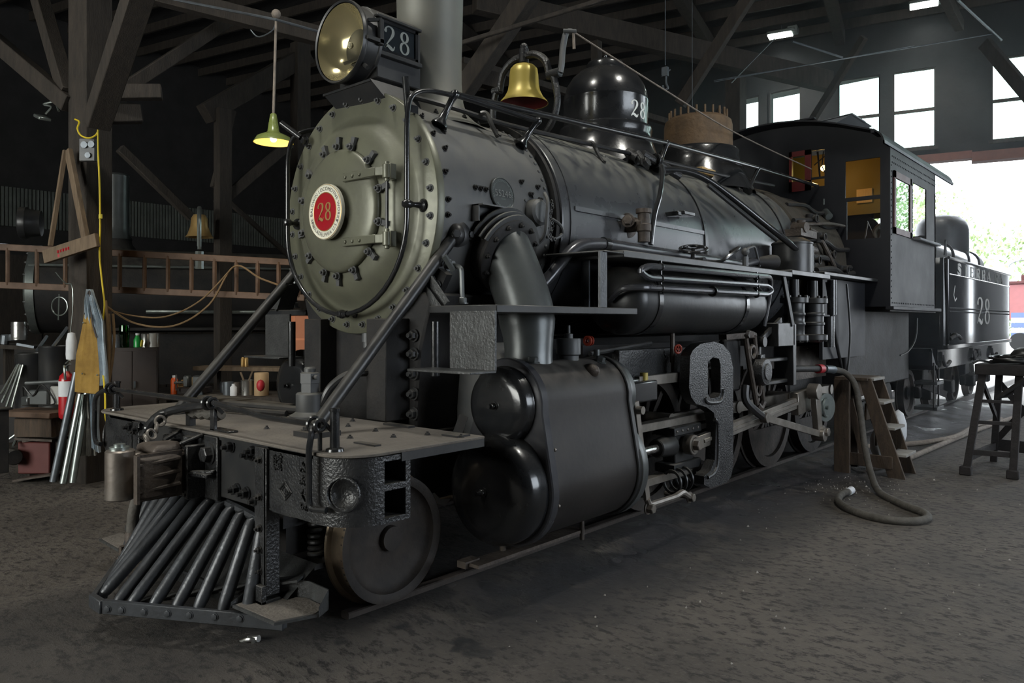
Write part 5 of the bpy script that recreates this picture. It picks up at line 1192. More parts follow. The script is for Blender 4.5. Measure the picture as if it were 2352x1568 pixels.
# ================================================================== TENDER
TEN = thing('tender', (0, 13.4, 0), 'black tender lettered SIERRA RA and numbered 28 behind the locomotive cab', 'tender')
def T(name, b, mt, parent=TEN, **k): return obj(name, b, mt, parent, **k)
TY0, TY1, TX = 14.15, 20.42, 1.45
plan = [(-TX, TY1), (-TX, TY0 + .12)] + [(-TX + .12 - .12 * math.cos(math.radians(t)), TY0 + .12 - .12 * math.sin(math.radians(t))) for t in range(15, 91, 15)] + [(TX - .12 + .12 * math.sin(math.radians(t)), TY0 + .12 - .12 * math.cos(math.radians(t))) for t in range(0, 91, 15)] + [(TX, TY1 - .1), (TX - .1, TY1)]
tank_ = T('water_tank', B().pz(plan, 1.26, 2.71), 'tender_black', angle=30)
T('tank_top_rail', B().tube([(TX, TY0 + .1, 2.71), (TX, TY1, 2.71)], .025, 8).tube([(TX, TY0 + .12, 2.44), (TX, TY1 - .05, 2.44)], .012, 6).tube([(TX - .02, TY0 + .02, 2.70), (TX, TY0 + .06, 1.27)], .02, 8), 'tender_black', tank_)
mrv = rivet_mesh(.017, 'tender_black')
for i in range(60):
    for z in (1.815, 1.875): inst(mrv, 'rivet', (TX, TY0 + .2 + i * .101, z), tank_, toward((1, 0, 0)))
# extended roman letters
def letter(ch, b, mp, ox, w, h):
    st = lambda x0, x1: b.strip([(ox + x0 * w, 0, 0), (ox + x0 * w, h, 0)], mp) if False else None
    def bar(x0, y0, x1, y1, t): b.strip([(ox + x0 * w, y0 * h, t * w), (ox + x1 * w, y1 * h, t * w)], mp, 0, .003)
    def hbar(x0, x1, y, t): b.strip([(ox + x0 * w, y * h, t * h), (ox + x1 * w, y * h, t * h)], mp, 0, .003)
    if ch == 'I': bar(.5, 0, .5, 1, .2); hbar(.3, .7, .03, .06); hbar(.3, .7, .97, .06)
    if ch == 'E': bar(.25, 0, .25, 1, .2); hbar(.1, .85, .04, .08); hbar(.1, .85, .96, .08); hbar(.3, .65, .5, .08); bar(.84, 0, .84, .25, .06); bar(.84, .75, .84, 1, .06)
    if ch == 'R':
        bar(.25, 0, .25, 1, .2); hbar(.1, .45, .03, .06); hbar(.1, .6, .97, .06); hbar(.3, .6, .5, .06); bar(.5, .5, .85, 0, .2); hbar(.75, 1, .03, .06)
        b.strip([(ox + (.6 + .22 * math.cos(t)) * w, (.735 + .235 * math.sin(t)) * h, .12 * w) for t in [-PI / 2 + PI * i / 8 for i in range(9)]], mp, 0, .003)
    if ch == 'A': bar(.5, 1, .12, 0, .07); bar(.5, 1, .85, 0, .2); hbar(.28, .7, .33, .06); hbar(.0, .28, .03, .06); hbar(.7, 1, .03, .06)
    if ch == 'S':
        b.strip([(ox + x * w, y * h, t * w) for x, y, t in [(.82, .74, .06), (.78, .88, .10), (.5, .96, .10), (.22, .84, .14), (.22, .68, .18), (.5, .52, .2), (.78, .34, .18), (.78, .17, .14), (.5, .04, .10), (.22, .1, .10), (.15, .28, .06)]], mp, 0, .003)
y = 14.85
for ch in 'SIERRA RA':
    lb = B(); letter(ch, lb, lambda x, yy, h: (TX + .002 + h, x, 2.46 + yy), y, .44, .19); y += .55 if ch != ' ' else .35
    if ch != ' ': T('roman_letter', lb, 'tender_letter', tank_, label='pale roman letter %s' % ch)
T('number_28', glyph28(.53, lambda x, yy, h: (TX + .002 + h, 17.3 + x * 1.9, 1.855 + yy), .003, gap=.72, fat=1.0), 'tender_letter', tank_, label='pale numerals 28')
T('worn_mark', B().strip([(14.72, 2.26, .03), (14.62, 2.1, .03), (14.72, 2.0, .03), (14.85, 2.05, .03)], lambda x, yy, h: (TX + .002 + h, x, yy), 0, .002), 'tender_letter', tank_)
# frame, steps, trucks
T('tank_base', B().box((-1.47, TY0 - .1, 1.19), (1.48, TY1, 1.26)), 'tender_black', bevel=.006)
T('tender_frame', B().box((-1.38, 13.55, .87), (1.40, TY1 - .1, 1.19)), 'tender_black', bevel=.006)
T('front_buffer', B().box((-1.3, 13.25, .95), (1.42, 13.6, 1.22)).add([(1.42, 13.2, 1.22), (1.42, 13.6, 1.22), (1.42, 13.6, .87), (1.38, 13.2, 1.22), (1.38, 13.6, 1.22), (1.38, 13.6, .87)], [(0, 1, 2), (5, 4, 3), (0, 2, 5, 3), (0, 3, 4, 1)]), 'cab_black')
for (yy, z) in ((13.3, .70), (13.3, .30)):
    T('tender_step', B().box((1.15, yy, z - .05), (1.48, yy + .45, z)), 'dusty_steel', bevel=.004)
T('step_hanger', B().box((1.42, 13.3, .26), (1.44, 13.34, 1.0)).box((1.42, 13.6, .26), (1.44, 13.64, .9)).beam((1.2, 13.6, .62), (1.44, 14.1, .45), .03, .1), 'black_dull')
for yy in (13.95, 16.4, 18.3):
    T('frame_hook', B().tube(cat([(1.42, yy, 1.10), (1.44, yy, .98), (1.45, yy + .12, .92), (1.47, yy + .3, .99)], 4), .03, 8).box((1.40, yy - .05, 1.0), (1.43, yy + .08, 1.15)), 'black_dull')
T('cut_lever', B().box((1.40, 16.3, .98), (1.43, 17.0, 1.04)).torus((1.43, 16.5, 1.02), (1, 0, 0), .08, .03, 16, 6).torus((1.43, 16.95, 1.02), (1, 0, 0), .08, .03, 16, 6), 'black_dull')
T('valve_handle', B().tube(cat([(1.46, 14.3, 1.36), (1.52, 14.5, 1.42), (1.52, 14.8, 1.36)], 4), .03, 8).sph((1.5, 14.45, 1.42), .05, 10), 'black_dull')
for yc in (15.2, 18.8):
    tr = T('tender_truck', B().box((.95, yc - 1.1, .35), (1.05, yc + 1.1, .55)).box((-1.05, yc - 1.1, .35), (-.95, yc + 1.1, .55)).box((-.9, yc - .2, .4), (.9, yc + .2, .8)), 'black_dull', bevel=.02)
    for yy in (yc - .82, yc + .82):
        for s in (1, -1):
            T('truck_wheel', B().lathe([(0, .10), (.10, .11), (.12, .08), (.30, .07), (.33, .12), (.40, .125), (.41, .03), (.435, .02), (.435, 0), (.3, 0)], (.70 * s, yy, .412), (s, 0, 0), 40), 'wheel_face', tr, angle=40)
        T('journal_box', B().box((1.02, yy - .12, .32), (1.18, yy + .12, .56)), 'black_dull', tr, bevel=.02)
# oil bunker and hatch dome on top
ob = B().py([(-1.0, 2.71), (1.0, 2.71), (1.0, 2.95)] + arc(.75, 2.95, .25, 0, 90, 6) + arc(-.75, 2.95, .25, 90, 180, 6), 15.2, 19.6)
bk = T('oil_bunker', ob, 'tender_black', angle=30, label='oil bunker with rounded top edges')
for yy in (15.4, 16.9, 18.4, 19.5):
    T('bunker_band', B().py([(1.02, 2.71), (1.02, 2.96)] + arc(.75, 2.96, .27, 0, 90, 6) + [(.7, 3.21), (.7, 2.71)], yy, yy + .05), 'black_dull', bk)
T('hatch_dome', B().lathe([(.52, 3.0), (.52, 3.62), (.48, 3.78), (.38, 3.89), (.2, 3.95), (0, 3.96)], (.45, 18.6, 0), (0, 0, 1), 44), 'black_satin', bk, angle=50)
T('bunker_end', B().lathe([(.28, 0), (.28, .5), (.22, .62), (0, .68)], (.72, 19.6, 2.92), (0, 1, 0), 32), 'roof_gray', bk, angle=50)
T('grab_iron', B().tube(cat([(1.4, 14.2, 2.75), (1.4, 14.25, 3.0), (1.4, 14.3, 2.75)], 4), .015, 6).tube([(1.42, TY1 + .03, 1.3), (1.42, TY1 + .03, 2.6)], .02, 6).tube([(.9, 14.15, 4.0), (.9, 14.2, 3.0)], .008, 5), 'trim_black')
# ================================================================== timber frame of the shed, left side
FL = FZ
pst = thing('timber_post', (-4.654, 3.165, -0.1), 'dark square timber post carrying braces and the hanging leather apron', 'post')
obj('post_shaft', B().cbox((-4.655, 3.20, 4.2), (.31, .31, 8.6), Matrix.Rotation(.25, 3, 'Z')), 'old_timber', pst, bevel=.01)
for p, q, w, h in (((-4.125, 3.069, 3.688), (-2.872, 3.037, 4.853), .22, .20), ((-4.774, 3.032, 4.006), (-6.258, 2.597, 5.062), .14, .18), ((-4.847, 3.035, 4.139), (-5.929, 3.018, 5.773), .15, .17), ((-4.59, 3.526, 4.249), (-4.782, 5.086, 5.662), .11, .14), ((-4.7, 3.43, 4.029), (-5.468, 3.953, 5.471), .2, .3)):
    obj('brace', B().beam(p, q, w, h), 'old_timber', pst, bevel=.008)
obj('corbel', B().beam((-4.56, 3.286, 4.154), (-4.27, 3.806, 4.214), .14, .16).beam((-4.649, 3.342, 3.943), (-4.545, 3.698, 3.998), .16, .20), 'old_timber', pst, bevel=.01)
obj('plank_arm', B().beam((-4.641, 2.75, 2.32), (-4.011, 3.036, 2.477), .05, .14), 'pale_timber', pst, bevel=.004)
obj('plank_strut', B().beam((-4.565, 2.95, 3.462), (-4.206, 2.998, 2.483), .05, .09), 'pale_timber', pst, bevel=.004)
obj('plank_strut', B().beam((-4.59, 2.928, 3.462), (-4.596, 2.789, 2.435), .04, .045), 'pale_timber', pst, bevel=.004)
sg = B().beam((-4.467, 2.81, 2.346), (-4.328, 2.879, 2.383), .006, .09); obj('warning_sticker', sg, 'white_paper', pst, label='small red and white sticker')
stx = B()
for i in range(3): stx.beam((-4.456, 2.814, 2.368), (-4.33, 2.871, 2.401), .008, .012) if i == 0 else None
obj('sticker_print', stx.beam((-4.451, 2.813, 2.323), (-4.326, 2.874, 2.36), .009, .03), 'hose_red', pst)
for i in range(5): obj('sticker_print', B().cbox(V((-4.449, 2.812, 2.368)).lerp(V((-4.323, 2.869, 2.4)), i / 4), (.03, .012, .03)), 'hose_red', pst)
# electrical box
eb = thing('switch_box', (-4.297, 3.051, 3.44), 'gray electrical switch box fixed on the timber post under the braces', 'switch box')
obj('box', B().cbox((-4.319, 3.059, 3.444), (.17, .06, .24), Matrix.Rotation(YAW, 3, 'Z')), 'smokebox_gray', eb, bevel=.008)
for u, v in ((0, 0),):
    obj('dial', B().lathe([(.035, 0), (.035, .02), (0, .02)], (-4.314, 3.023, 3.492), (.66, -.75, 0), 14).lathe([(.035, 0), (.035, .02), (0, .02)], (-4.259, 3.072, 3.497), (.66, -.75, 0), 14).lathe([(.03, 0), (.03, .02), (0, .02)], (-4.286, 3.048, 3.383), (.66, -.75, 0), 14), 'dark_pipe', eb)
# yellow cord
yc = cat([(-4.458, 2.977, 3.778), (-4.369, 2.988, 3.737), (-4.329, 2.957, 3.651), (-4.28, 2.974, 3.578), (-4.197, 3.02, 3.546), (-4.142, 3.067, 3.577), (-4.122, 3.085, 3.627)], 5) 
tag(obj('extension_cord', B().tube(yc + cat([(-4.125, 3.082, 3.632), (-4.122, 3.085, 3.352), (-4.112, 3.094, 3.035), (-4.108, 3.097, 2.629), (-4.112, 3.094, 2.313), (-4.067, 3.107, 1.995), (-4.011, 3.103, 1.814), (-4.024, 3.091, 1.635), (-4.038, 3.079, 1.366), (-3.795, 3.026, 0.936), (-3.576, 2.952, 0.699), (-3.326, 2.905, 0.543)], 5), .009, 6), 'yellow_cord'), 'thin yellow extension cord hanging down the timber post', 'cord')
tag(obj('cord_tag', B().cbox((-4.084, 3.092, 2.73), (.045, .02, .045)), 'label_yellow'), 'small yellow tag clipped round the hanging cord', 'tag')
# flood lamp
fl_ = thing('flood_lamp', (-5.157, 2.896, 3.943), 'small unlit flood lamp clamped on a timber brace at upper left', 'lamp')
obj('lamp_head', B().cbox((-5.168, 2.887, 3.904), (.2, .12, .035), Matrix.Rotation(.35, 3, 'Y')), 'galvanized', fl_, bevel=.006)
obj('lamp_clamp', B().tube(cat([(-5.139, 2.912, 3.943), (-5.092, 2.954, 4.025), (-5.157, 2.896, 4.049), (-5.066, 2.976, 4.073), (-4.919, 2.972, 3.949)], 4), .012, 6), 'galvanized', fl_)

# ------------------------------------------------------------------ clothes on the post
def sheet(name, outline, mt, thick, parent, wav=.02, n=1):
    """hanging cloth: outline as rows of (left,right) points, with folds across"""
    b = B(); K = 14
    rows = []
    for L, R in outline:
        L, R = V(L), V(R)
        rows.append([L.lerp(R, k / K) + V((.66, -.75, 0)) * (wav * math.sin(k * 1.9 + len(rows) * .4) + wav * .6 * math.sin(k * .8)) for k in range(K + 1)])
    vs = [p for r in rows for p in r]; nr = len(rows); off = len(vs)
    bk = V((-.66, .75, 0)) * thick
    vs += [p + bk for p in vs]
    fs = []
    for i in range(nr - 1):
        for k in range(K):
            a = i * (K + 1) + k
            fs.append((a, a + 1, a + K + 2, a + K + 1)); fs.append((off + a + K + 1, off + a + K + 2, off + a + 1, off + a))
    for i in range(nr - 1):
        for e in (0, K):
            a = i * (K + 1) + e; c = a + K + 1; fs.append((a, c, off + c, off + a) if e == 0 else (c, a, off + a, off + c))
    for i in (0, nr - 1):
        for k in range(K):
            a = i * (K + 1) + k; fs.append((a + 1, a, off + a, off + a + 1) if i == 0 else (a, a + 1, off + a + 1, off + a))
    b.add(vs, fs)
    return obj(name, b, mt, parent, angle=60)
ap = thing('leather_apron', (-4.021, 2.961, 0.905), 'tan leather work apron hanging on the timber post', 'apron')
sheet('apron_body', [((-4.017, 2.911, 1.723), (-3.961, 2.96, 1.732)), ((-4.027, 2.902, 1.613), (-3.941, 2.978, 1.6)), ((-4.05, 2.882, 1.459), (-3.921, 2.995, 1.459)), ((-4.077, 2.859, 1.305), (-3.898, 3.015, 1.38)), ((-4.084, 2.853, 1.151), (-3.898, 3.015, 1.151)), ((-4.087, 2.85, 0.931), (-3.908, 3.007, 0.909))], 'leather', .012, ap, .0025)
obj('apron_strap', B().tube(cat([(-3.996, 2.903, 1.714), (-4.001, 2.926, 1.855), (-4.021, 2.961, 1.954), (-3.946, 2.947, 1.855), (-3.922, 2.955, 1.635), (-3.889, 2.983, 1.482)], 5), .008, 6), 'box_brown', ap)
for u, v in ((191, 741), (189, 858), (223, 861)): obj('rivet', B().sph(V((-4.002, 2.898, 1.631)) if v == 741 else (V((-4.009, 2.892, 1.117)) if u == 189 else V((-3.897, 2.99, 1.104))), .009, 8), 'galvanized', ap)
jk = thing('denim_coverall', (-4.051, 3.001, 0.343), 'faded blue denim coverall hanging behind the leather apron', 'clothing')
sheet('coverall_body', [((-4.102, 2.97, 1.974), (-4.072, 2.996, 1.974)), ((-3.949, 2.891, 1.853), (-3.867, 2.963, 1.853)), ((-4.029, 2.927, 1.657), (-3.854, 3.028, 1.644)), ((-4.081, 2.962, 1.413), (-3.847, 3.034, 1.415)), ((-4.074, 2.968, 1.146), (-3.848, 3.059, 1.151)), ((-4.071, 2.971, 0.99), (-3.845, 3.062, 0.997))], 'denim', .03, jk, .018)
sheet('trouser_leg', [((-4.046, 2.966, 0.903), (-3.979, 3.024, 0.903)), ((-4.036, 2.975, 0.792), (-3.982, 3.022, 0.792)), ((-4.029, 2.981, 0.57), (-3.986, 3.019, 0.57)), ((-4.019, 2.989, 0.357), (-3.972, 3.03, 0.304))], 'denim', .05, jk, .012)
rg = thing('gray_work_cloth', (-4.145, 2.985, 0.245), 'gray work cloth draped low beside the leaning pipes', 'cloth')
sheet('cloth_body', [((-4.159, 2.973, 0.895), (-4.125, 3.003, 0.895)), ((-4.179, 2.955, 0.649), (-4.102, 3.023, 0.649)), ((-4.199, 2.938, 0.425), (-4.091, 3.032, 0.425)), ((-4.213, 2.926, 0.263), (-4.081, 3.041, 0.263))], 'gray_cloth', .03, rg, .03)
hz = B()
for i, dx in enumerate((0, .03, .06)):
    hz.tube(cat([(-4.054, 3.132, 1.861), (-4.005, 3.135, 1.545), (-3.998, 3.141, 1.231), (-4.001, 3.138, 0.961)], 4), .014, 7) if i == 0 else hz.tube(cat([V((-4.064, 3.123, 1.725)) + V((dx, dx, 0)), V((-4.043, 3.128, 1.455)) + V((dx, dx, 0)), V((-4.029, 3.14, 1.139)) + V((dx * .4, dx * .4, 0)), V((-4.036, 3.134, 0.914)) + V((0, 0, 0))], 4), .014, 7)
tag(obj('hanging_hose', hz, 'brown_rope'), 'brown hose loops hanging on the post right of the apron', 'hose')
bg_ = thing('plastic_bottle', (-4.376, 2.915, 1.235), 'white plastic bottle wired to the left face of the timber post', 'bottle')
obj('bottle_body', B().lathe([(0, 0), (.045, .005), (.05, .05), (.05, .2), (.04, .25), (.035, .28), (0, .29)], (-4.435, 2.931, 1.242), (.05, 0, 1), 14), 'white_paper', bg_, angle=50)
obj('bottle_wire', B().tube(cat([(-4.438, 2.928, 1.521), (-4.363, 2.927, 1.817), (-4.373, 2.918, 2.021), (-4.535, 2.91, 2.049), (-4.722, 2.879, 2.17)], 4), .006, 5), 'galvanized', bg_)
tag(obj('wire_hoop', B().torus((-4.912, 2.978, 1.811), (.5, -.86, 0), .1, .007, 24, 5).tube([(-4.916, 2.975, 1.945), (-4.923, 2.969, 1.659)], .007, 5), 'galvanized'), 'thin wire hoop hanging left of the timber post', 'wire')
# ------------------------------------------------------------------ fire extinguisher
ex = thing('fire_extinguisher', (-4.473, 2.898, 0.63), 'red fire extinguisher with a white label on the timber post', 'fire extinguisher')
e0 = V((-4.469, 2.901, 0.621))
obj('cylinder', B().lathe([(0, 0), (.05, .0), (.072, .02), (.075, .06), (.075, .40), (.065, .455), (.035, .485), (.03, .50), (0, .5)], e0, (0, 0, 1), 28), 'red_paint', ex, angle=50)
obj('label_band', B().lathe([(.0762, .24), (.0762, .40)], e0, (0, 0, 1), 28), 'white_paper', ex)
obj('label_print', B().lathe([(.0768, .30), (.0768, .385)], e0, (0, 0, 1), 8, a0=PI * 1.05, a1=PI * 1.25).lathe([(.0768, .26), (.0768, .285)], e0, (0, 0, 1), 8, a0=PI * 1.3, a1=PI * 1.7), 'label_blue', ex)
obj('label_print', B().lathe([(.0768, .30), (.0768, .39)], e0, (0, 0, 1), 8, a0=PI * 1.42, a1=PI * 1.6), 'label_yellow', ex)
obj('valve', B().cyl(e0 + V((0, 0, .49)), e0 + V((0, 0, .55)), .02, n=10).beam(e0 + V((-.02, 0, .55)), e0 + V((.1, 0, .58)), .02, .012).beam(e0 + V((-.02, 0, .58)), e0 + V((.09, 0, .62)), .02, .012).tube(cat([e0 + V((.0, -.02, .53)), e0 + V((.08, -.05, .56)), e0 + V((.1, -.05, .48)), e0 + V((.085, -.04, .42))], 5), .012, 8), 'galvanized', ex)
# ------------------------------------------------------------------ three leaning pipes
for a, c, r, mt, lab in (((-4.353, 2.737, 0.005), (-4.335, 2.951, 1.113), .036, 'dark_pipe', 'dark steel pipe leaning at the post, leftmost of three'), ((-4.22, 2.786, -0.002), (-4.247, 2.962, 0.891), .034, 'galvanized', 'worn steel pipe leaning at the post, middle of three'), ((-4.147, 2.85, 0.006), (-4.189, 3.013, 1.003), .032, 'galvanized', 'bright galvanized pipe leaning at the post, rightmost of three')):
    o = obj('leaning_pipe', B().tube([a, c], r, 16, cap=False).tube([a, c], r * .8, 16, cap=False), mt); tag(o, lab, 'pipe', 'pipes leaning on the post')
# ------------------------------------------------------------------ stool with machine, bucket etc. at far left
stl = thing('wooden_stand', (-5.073, 2.837, 0.395), 'low wooden stand with an orange-brown board holding a small machine', 'stand')
obj('top_board', B().beam((-5.296, 2.642, 0.657), (-4.645, 2.946, 0.657), .40, .06), 'ladder_wood', stl, bevel=.006)
obj('stand_block', B().beam((-5.281, 2.788, 0.486), (-4.755, 2.983, 0.513), .34, .20), 'step_wood', stl, bevel=.006)
obj('stand_leg', B().beam((-5.361, 2.85, 0.389), (-5.361, 2.85, -0.099), .08, .08).beam((-4.901, 2.988, 0.419), (-4.901, 2.988, -0.082), .08, .08), 'old_timber', stl)
mc = thing('bench_machine', (-4.968, 2.796, 0.716), 'gray metal machine with cables standing on the wooden stand', 'machine')
m0 = V((-4.975, 2.79, 0.725))
obj('machine_body', B().cbox(m0 + V((.02, .02, .10)), (.24, .12, .16), Matrix.Rotation(.6, 3, 'Z')).cbox(m0 + V((-.08, -.06, .06)), (.12, .12, .10), Matrix.Rotation(.2, 3, 'Z')).cyl(m0 + V((-.1, -.1, .25)), m0 + V((.2, .18, .27)), .022, n=10), 'pipe_gray', mc, bevel=.012)
obj('machine_cable', B().tube(cat([m0 + V((-.12, -.1, .05)), m0 + V((-.08, -.12, .22)), m0 + V((.02, -.06, .12)), m0 + V((.12, 0, .24)), m0 + V((.2, .1, .05)), m0 + V((.14, 0, .02))], 5), .009, 6), 'black_plastic', mc)
obj('machine_panel', B().cbox(m0 + V((.17, .13, .12)), (.14, .05, .20), Matrix.Rotation(.6, 3, 'Z')), 'clear_plastic', mc, bevel=.01)
bx = tag(obj('cardboard_box', B().cbox(m0 + V((.32, .25, .13)), (.2, .16, .24), Matrix.Rotation(.6, 3, 'Z')), 'cardboard', bevel=.004), 'brown cardboard box behind the machine on the wooden stand', 'box')
rb_ = thing('red_bin', (-5.281, 2.921, -0.05), 'dull red square bin under the wooden stand', 'bin')
r0 = V((-5.281, 2.921, -0.036))
obj('bin_body', B().cbox(r0 + V((0, 0, .175)), (.36, .30, .35), Matrix.Rotation(.7, 3, 'Z')), 'dull_red', rb_, bevel=.012)
obj('bin_boards', B().beam((-5.321, 2.753, 0.361), (-4.901, 2.988, 0.357), .25, .025).beam((-5.302, 2.769, 0.322), (-4.964, 2.999, 0.387), .12, .02), 'rusty_steel', rb_)
obj('bin_papers', B().cbox(r0 + V((-.05, 0, .37)), (.2, .15, .05), Matrix.Rotation(.4, 3, 'X')), 'white_paper', rb_)
tag(obj('floor_scrap', B().beam((-5.206, 2.721, -0.073), (-4.79, 2.952, 0.009), .3, .02), 'rusty_steel'), 'flat rusty scrap plate on the floor before the red bin', 'scrap')
sl = thing('sledge_hammer', (-5.303, 2.636, 0.07), 'long-handled hammer with a black head leaning at far left', 'hammer')
obj('hammer_head', B().cyl((-5.397, 2.62, 0.171), (-5.166, 2.623, 0.174), .085, n=18), 'black_dull', sl, bevel=.01)
obj('handle', B().tube([(-5.238, 2.626, 0.284), (-5.424, 2.796, 0.536)], .016, 8).tube([(-5.36, 2.585, 0.323), (-5.303, 2.702, 0.426)], .014, 8), 'galvanized', sl)
tag(obj('steel_upright', B().beam((-4.573, 2.344, 0.128), (-4.573, 2.344, 0.761), .1, .1).cbox((-4.573, 2.344, 0.77), (.16, .16, .02)), 'black_dull', bevel=.005), 'dark steel upright at the left edge of the picture', 'post')
for i, (a, c) in enumerate((((-5.98, 2.708, 0.801), (-6.065, 2.899, 1.128)), ((-5.972, 2.714, 0.699), (-6.049, 2.912, 1.138)), ((-5.883, 2.726, 0.629), (-6.034, 2.926, 1.128)), ((-5.788, 2.743, 0.585), (-6.018, 2.94, 1.128)))):
    tag(obj('steel_rod', B().tube([a, c], .014, 8), 'galvanized'), ['leftmost', 'second', 'third', 'rightmost'][i] + ' thin steel rod of the slanting bundle at far left', 'rod', 'slanting rods at far left')
bk_ = thing('rod_rack', (-6.219, 2.897, 0.275), 'dark low rack behind the slanting rods at far left', 'rack')
obj('rack_plate', B().beam((-6.573, 2.586, 0.484), (-6.136, 3.103, 0.578), .1, .7), 'black_dull', bk_)
for i, (u, lab) in enumerate(((90, 'black metal drum with a pale rim left of the fire extinguisher'), (125, 'black metal drum just behind the fire extinguisher'))):
    dm = thing('metal_drum', (-6.322, 3.206, 0.771) if i == 0 else (-6.056, 3.305, 0.753), lab, 'drum')
    d0 = V((-6.168, 3.075, 0.815) if i == 0 else (-5.842, 3.227, 0.903))
    obj('drum_body', B().lathe([(0, -.75), (.17, -.75), (.17, 0), (.175, .01), (.175, .025), (.16, .03), (.16, .0), (0, 0)], d0 + V((0, 0, .42)), (0, 0, 1), 28), 'black_satin', dm)
tc_ = thing('ribbed_tin', (-6.509, 3.042, 1.408), 'shiny ribbed tin can at far left under the ladder', 'can')
t0 = V((-6.509, 3.042, 1.419))
obj('tin_body', B().lathe([(0, 0), (.085, 0)] + [(.085 + .004 * (i % 2), .02 + i * .018) for i in range(10)] + [(.085, .22), (.08, .22), (.08, .1), (0, .1)], t0, (0, 0, 1), 28), 'tin', tc_)
sf = thing('tool_bench', (-6.672, 3.165, 1.304), 'dark workbench cluttered with tools at far left', 'workbench')
obj('bench_top', B().beam((-7.253, 2.656, 1.359), (-6.409, 3.528, 1.301), .5, .05), 'old_timber', sf)
obj('bench_leg', B().beam((-7.07, 3.082, 1.297), (-7.07, 3.082, 0.058), .1, .1).beam((-6.561, 3.528, 1.297), (-6.561, 3.528, 0.058), .1, .1), 'old_timber', sf)
obj('bench_clutter', B().beam((-6.525, 3.028, 1.365), (-6.362, 3.17, 1.327), .04, .03).cyl((-6.647, 2.921, 1.365), (-6.639, 2.928, 1.473), .05, n=10).cbox((-6.664, 2.972, 1.445), (.2, .1, .08)).tube([(-6.116, 3.12, 1.291), (-6.249, 3.27, 1.462)], .02, 8).tube([(-5.993, 3.228, 1.291), (-6.054, 3.441, 1.57)], .026, 8), 'dark_pipe', sf)

# ------------------------------------------------------------------ long wooden ladder hung on its side
ld = thing('wooden_ladder', (-4.68, 3.779, 2.138), 'long reddish wooden ladder hung sideways behind the post', 'ladder')
LA, LB2, LC, LD2 = V((-6.156, 2.487, 2.52)), V((-3.281, 5.005, 2.319)), V((-6.156, 2.487, 2.078)), V((-3.281, 5.005, 1.917))
obj('side_rail', B().beam(LA, LB2, .035, .075), 'ladder_wood', ld, bevel=.006)
obj('side_rail', B().beam(LC, LD2, .035, .075), 'ladder_wood', ld, bevel=.006)
for u in (-38, 18, 85, 150, 275, 332, 386, 440, 493, 543, 592, 640, 686):
    f_ = (u + 60) / 760.
    obj('rung', B().beam(LA.lerp(LB2, f_), LC.lerp(LD2, f_), .045, .04), 'ladder_wood', ld, bevel=.008)
rp3 = cat([(-4.436, 3.262, 1.824), (-4.498, 3.607, 1.625), (-4.217, 3.919, 1.596), (-3.969, 4.203, 1.833), (-3.809, 4.422, 2.272), (-3.577, 4.626, 2.133), (-3.278, 4.888, 1.993)], 8)
tag(obj('rope', B().tube(rp3, .011, 6).tube(cat([(-4.436, 3.262, 1.786), (-4.535, 3.575, 1.713), (-4.291, 3.855, 1.699), (-4.043, 4.138, 1.882), (-3.811, 4.407, 2.266)], 8), .009, 6), 'brown_rope'), 'brown rope sagging in loops from the wooden ladder', 'rope')

# ------------------------------------------------------------------ cabinet and bench behind the locomotive pilot
cb = thing('steel_cabinet', (-5.137, 3.844, 0.275), 'brown steel cabinet with two doors and bottles on its top', 'cabinet')
c0, c1 = V((-5.24, 3.621, 1.325)), V((-5.014, 4.085, 1.318)); dv_ = (c1 - c0); dn = V((-dv_.y, dv_.x, 0)).normalized() * .45
def cab_box(b, a, c, z0, z1, d):
    return b.add([V((a.x, a.y, z0)), V((c.x, c.y, z0)), V((c.x, c.y, z0)) + d, V((a.x, a.y, z0)) + d, V((a.x, a.y, z1)), V((c.x, c.y, z1)), V((c.x, c.y, z1)) + d, V((a.x, a.y, z1)) + d], [(0, 3, 2, 1), (4, 5, 6, 7), (0, 1, 5, 4), (1, 2, 6, 5), (2, 3, 7, 6), (3, 0, 4, 7)])
obj('body', cab_box(B(), c0, c1, FZ, 1.33, dn), 'box_brown', cb, bevel=.006)
for f0, f1 in ((.02, .46), (.48, .98)):
    obj('door', cab_box(B(), c0.lerp(c1, f0), c0.lerp(c1, f1), .1, 1.29, -dn * .03), 'box_brown', cb, bevel=.004)
obj('handle', cab_box(B(), c0.lerp(c1, .50), c0.lerp(c1, .54), .85, .93, -dn * .08), 'dark_pipe', cb)
def vessel(name, p, prof, mt, lab, catg, extra=None, n=18):
    t = thing(name, p, lab, catg)
    obj('body', B().lathe(prof, p, (0, 0, 1), n), mt, t, angle=50)
    if extra: obj(extra[0], B().lathe(extra[1], p, (0, 0, 1), 14), extra[2], t)
    return t
ct = lambda f, d=.15: V((c0.lerp(c1, f).x, c0.lerp(c1, f).y, 1.331)) + dn.normalized() * d
vessel('green_bottle', ct(.28), [(0, 0), (.05, 0), (.055, .02), (.055, .10), (.06, .12), (.06, .24), (.055, .27), (.05, .27), (.05, .02), (0, .01)], 'green_glass', 'tall green glass jug on the brown cabinet', 'bottle')
vessel('green_bottle', ct(.56), [(0, 0), (.045, 0), (.045, .09), (.025, .13), (.022, .15), (0, .15)], 'green_plastic', 'small green bottle with a white cap on the brown cabinet', 'bottle', ('cap', [(.024, .145), (.024, .17), (0, .17)], 'white_paper'))
vessel('clear_jar', ct(.75), [(0, 0), (.06, 0), (.06, .16), (.05, .17), (0, .17)], 'tin', 'pale metal can in the middle of the cabinet top', 'can')
vessel('clear_jar', ct(.90), [(0, 0), (.065, 0), (.065, .165), (.06, .17), (.055, .165), (0, .16)], 'clear_plastic', 'clear plastic jar at the right end of the cabinet top', 'jar')
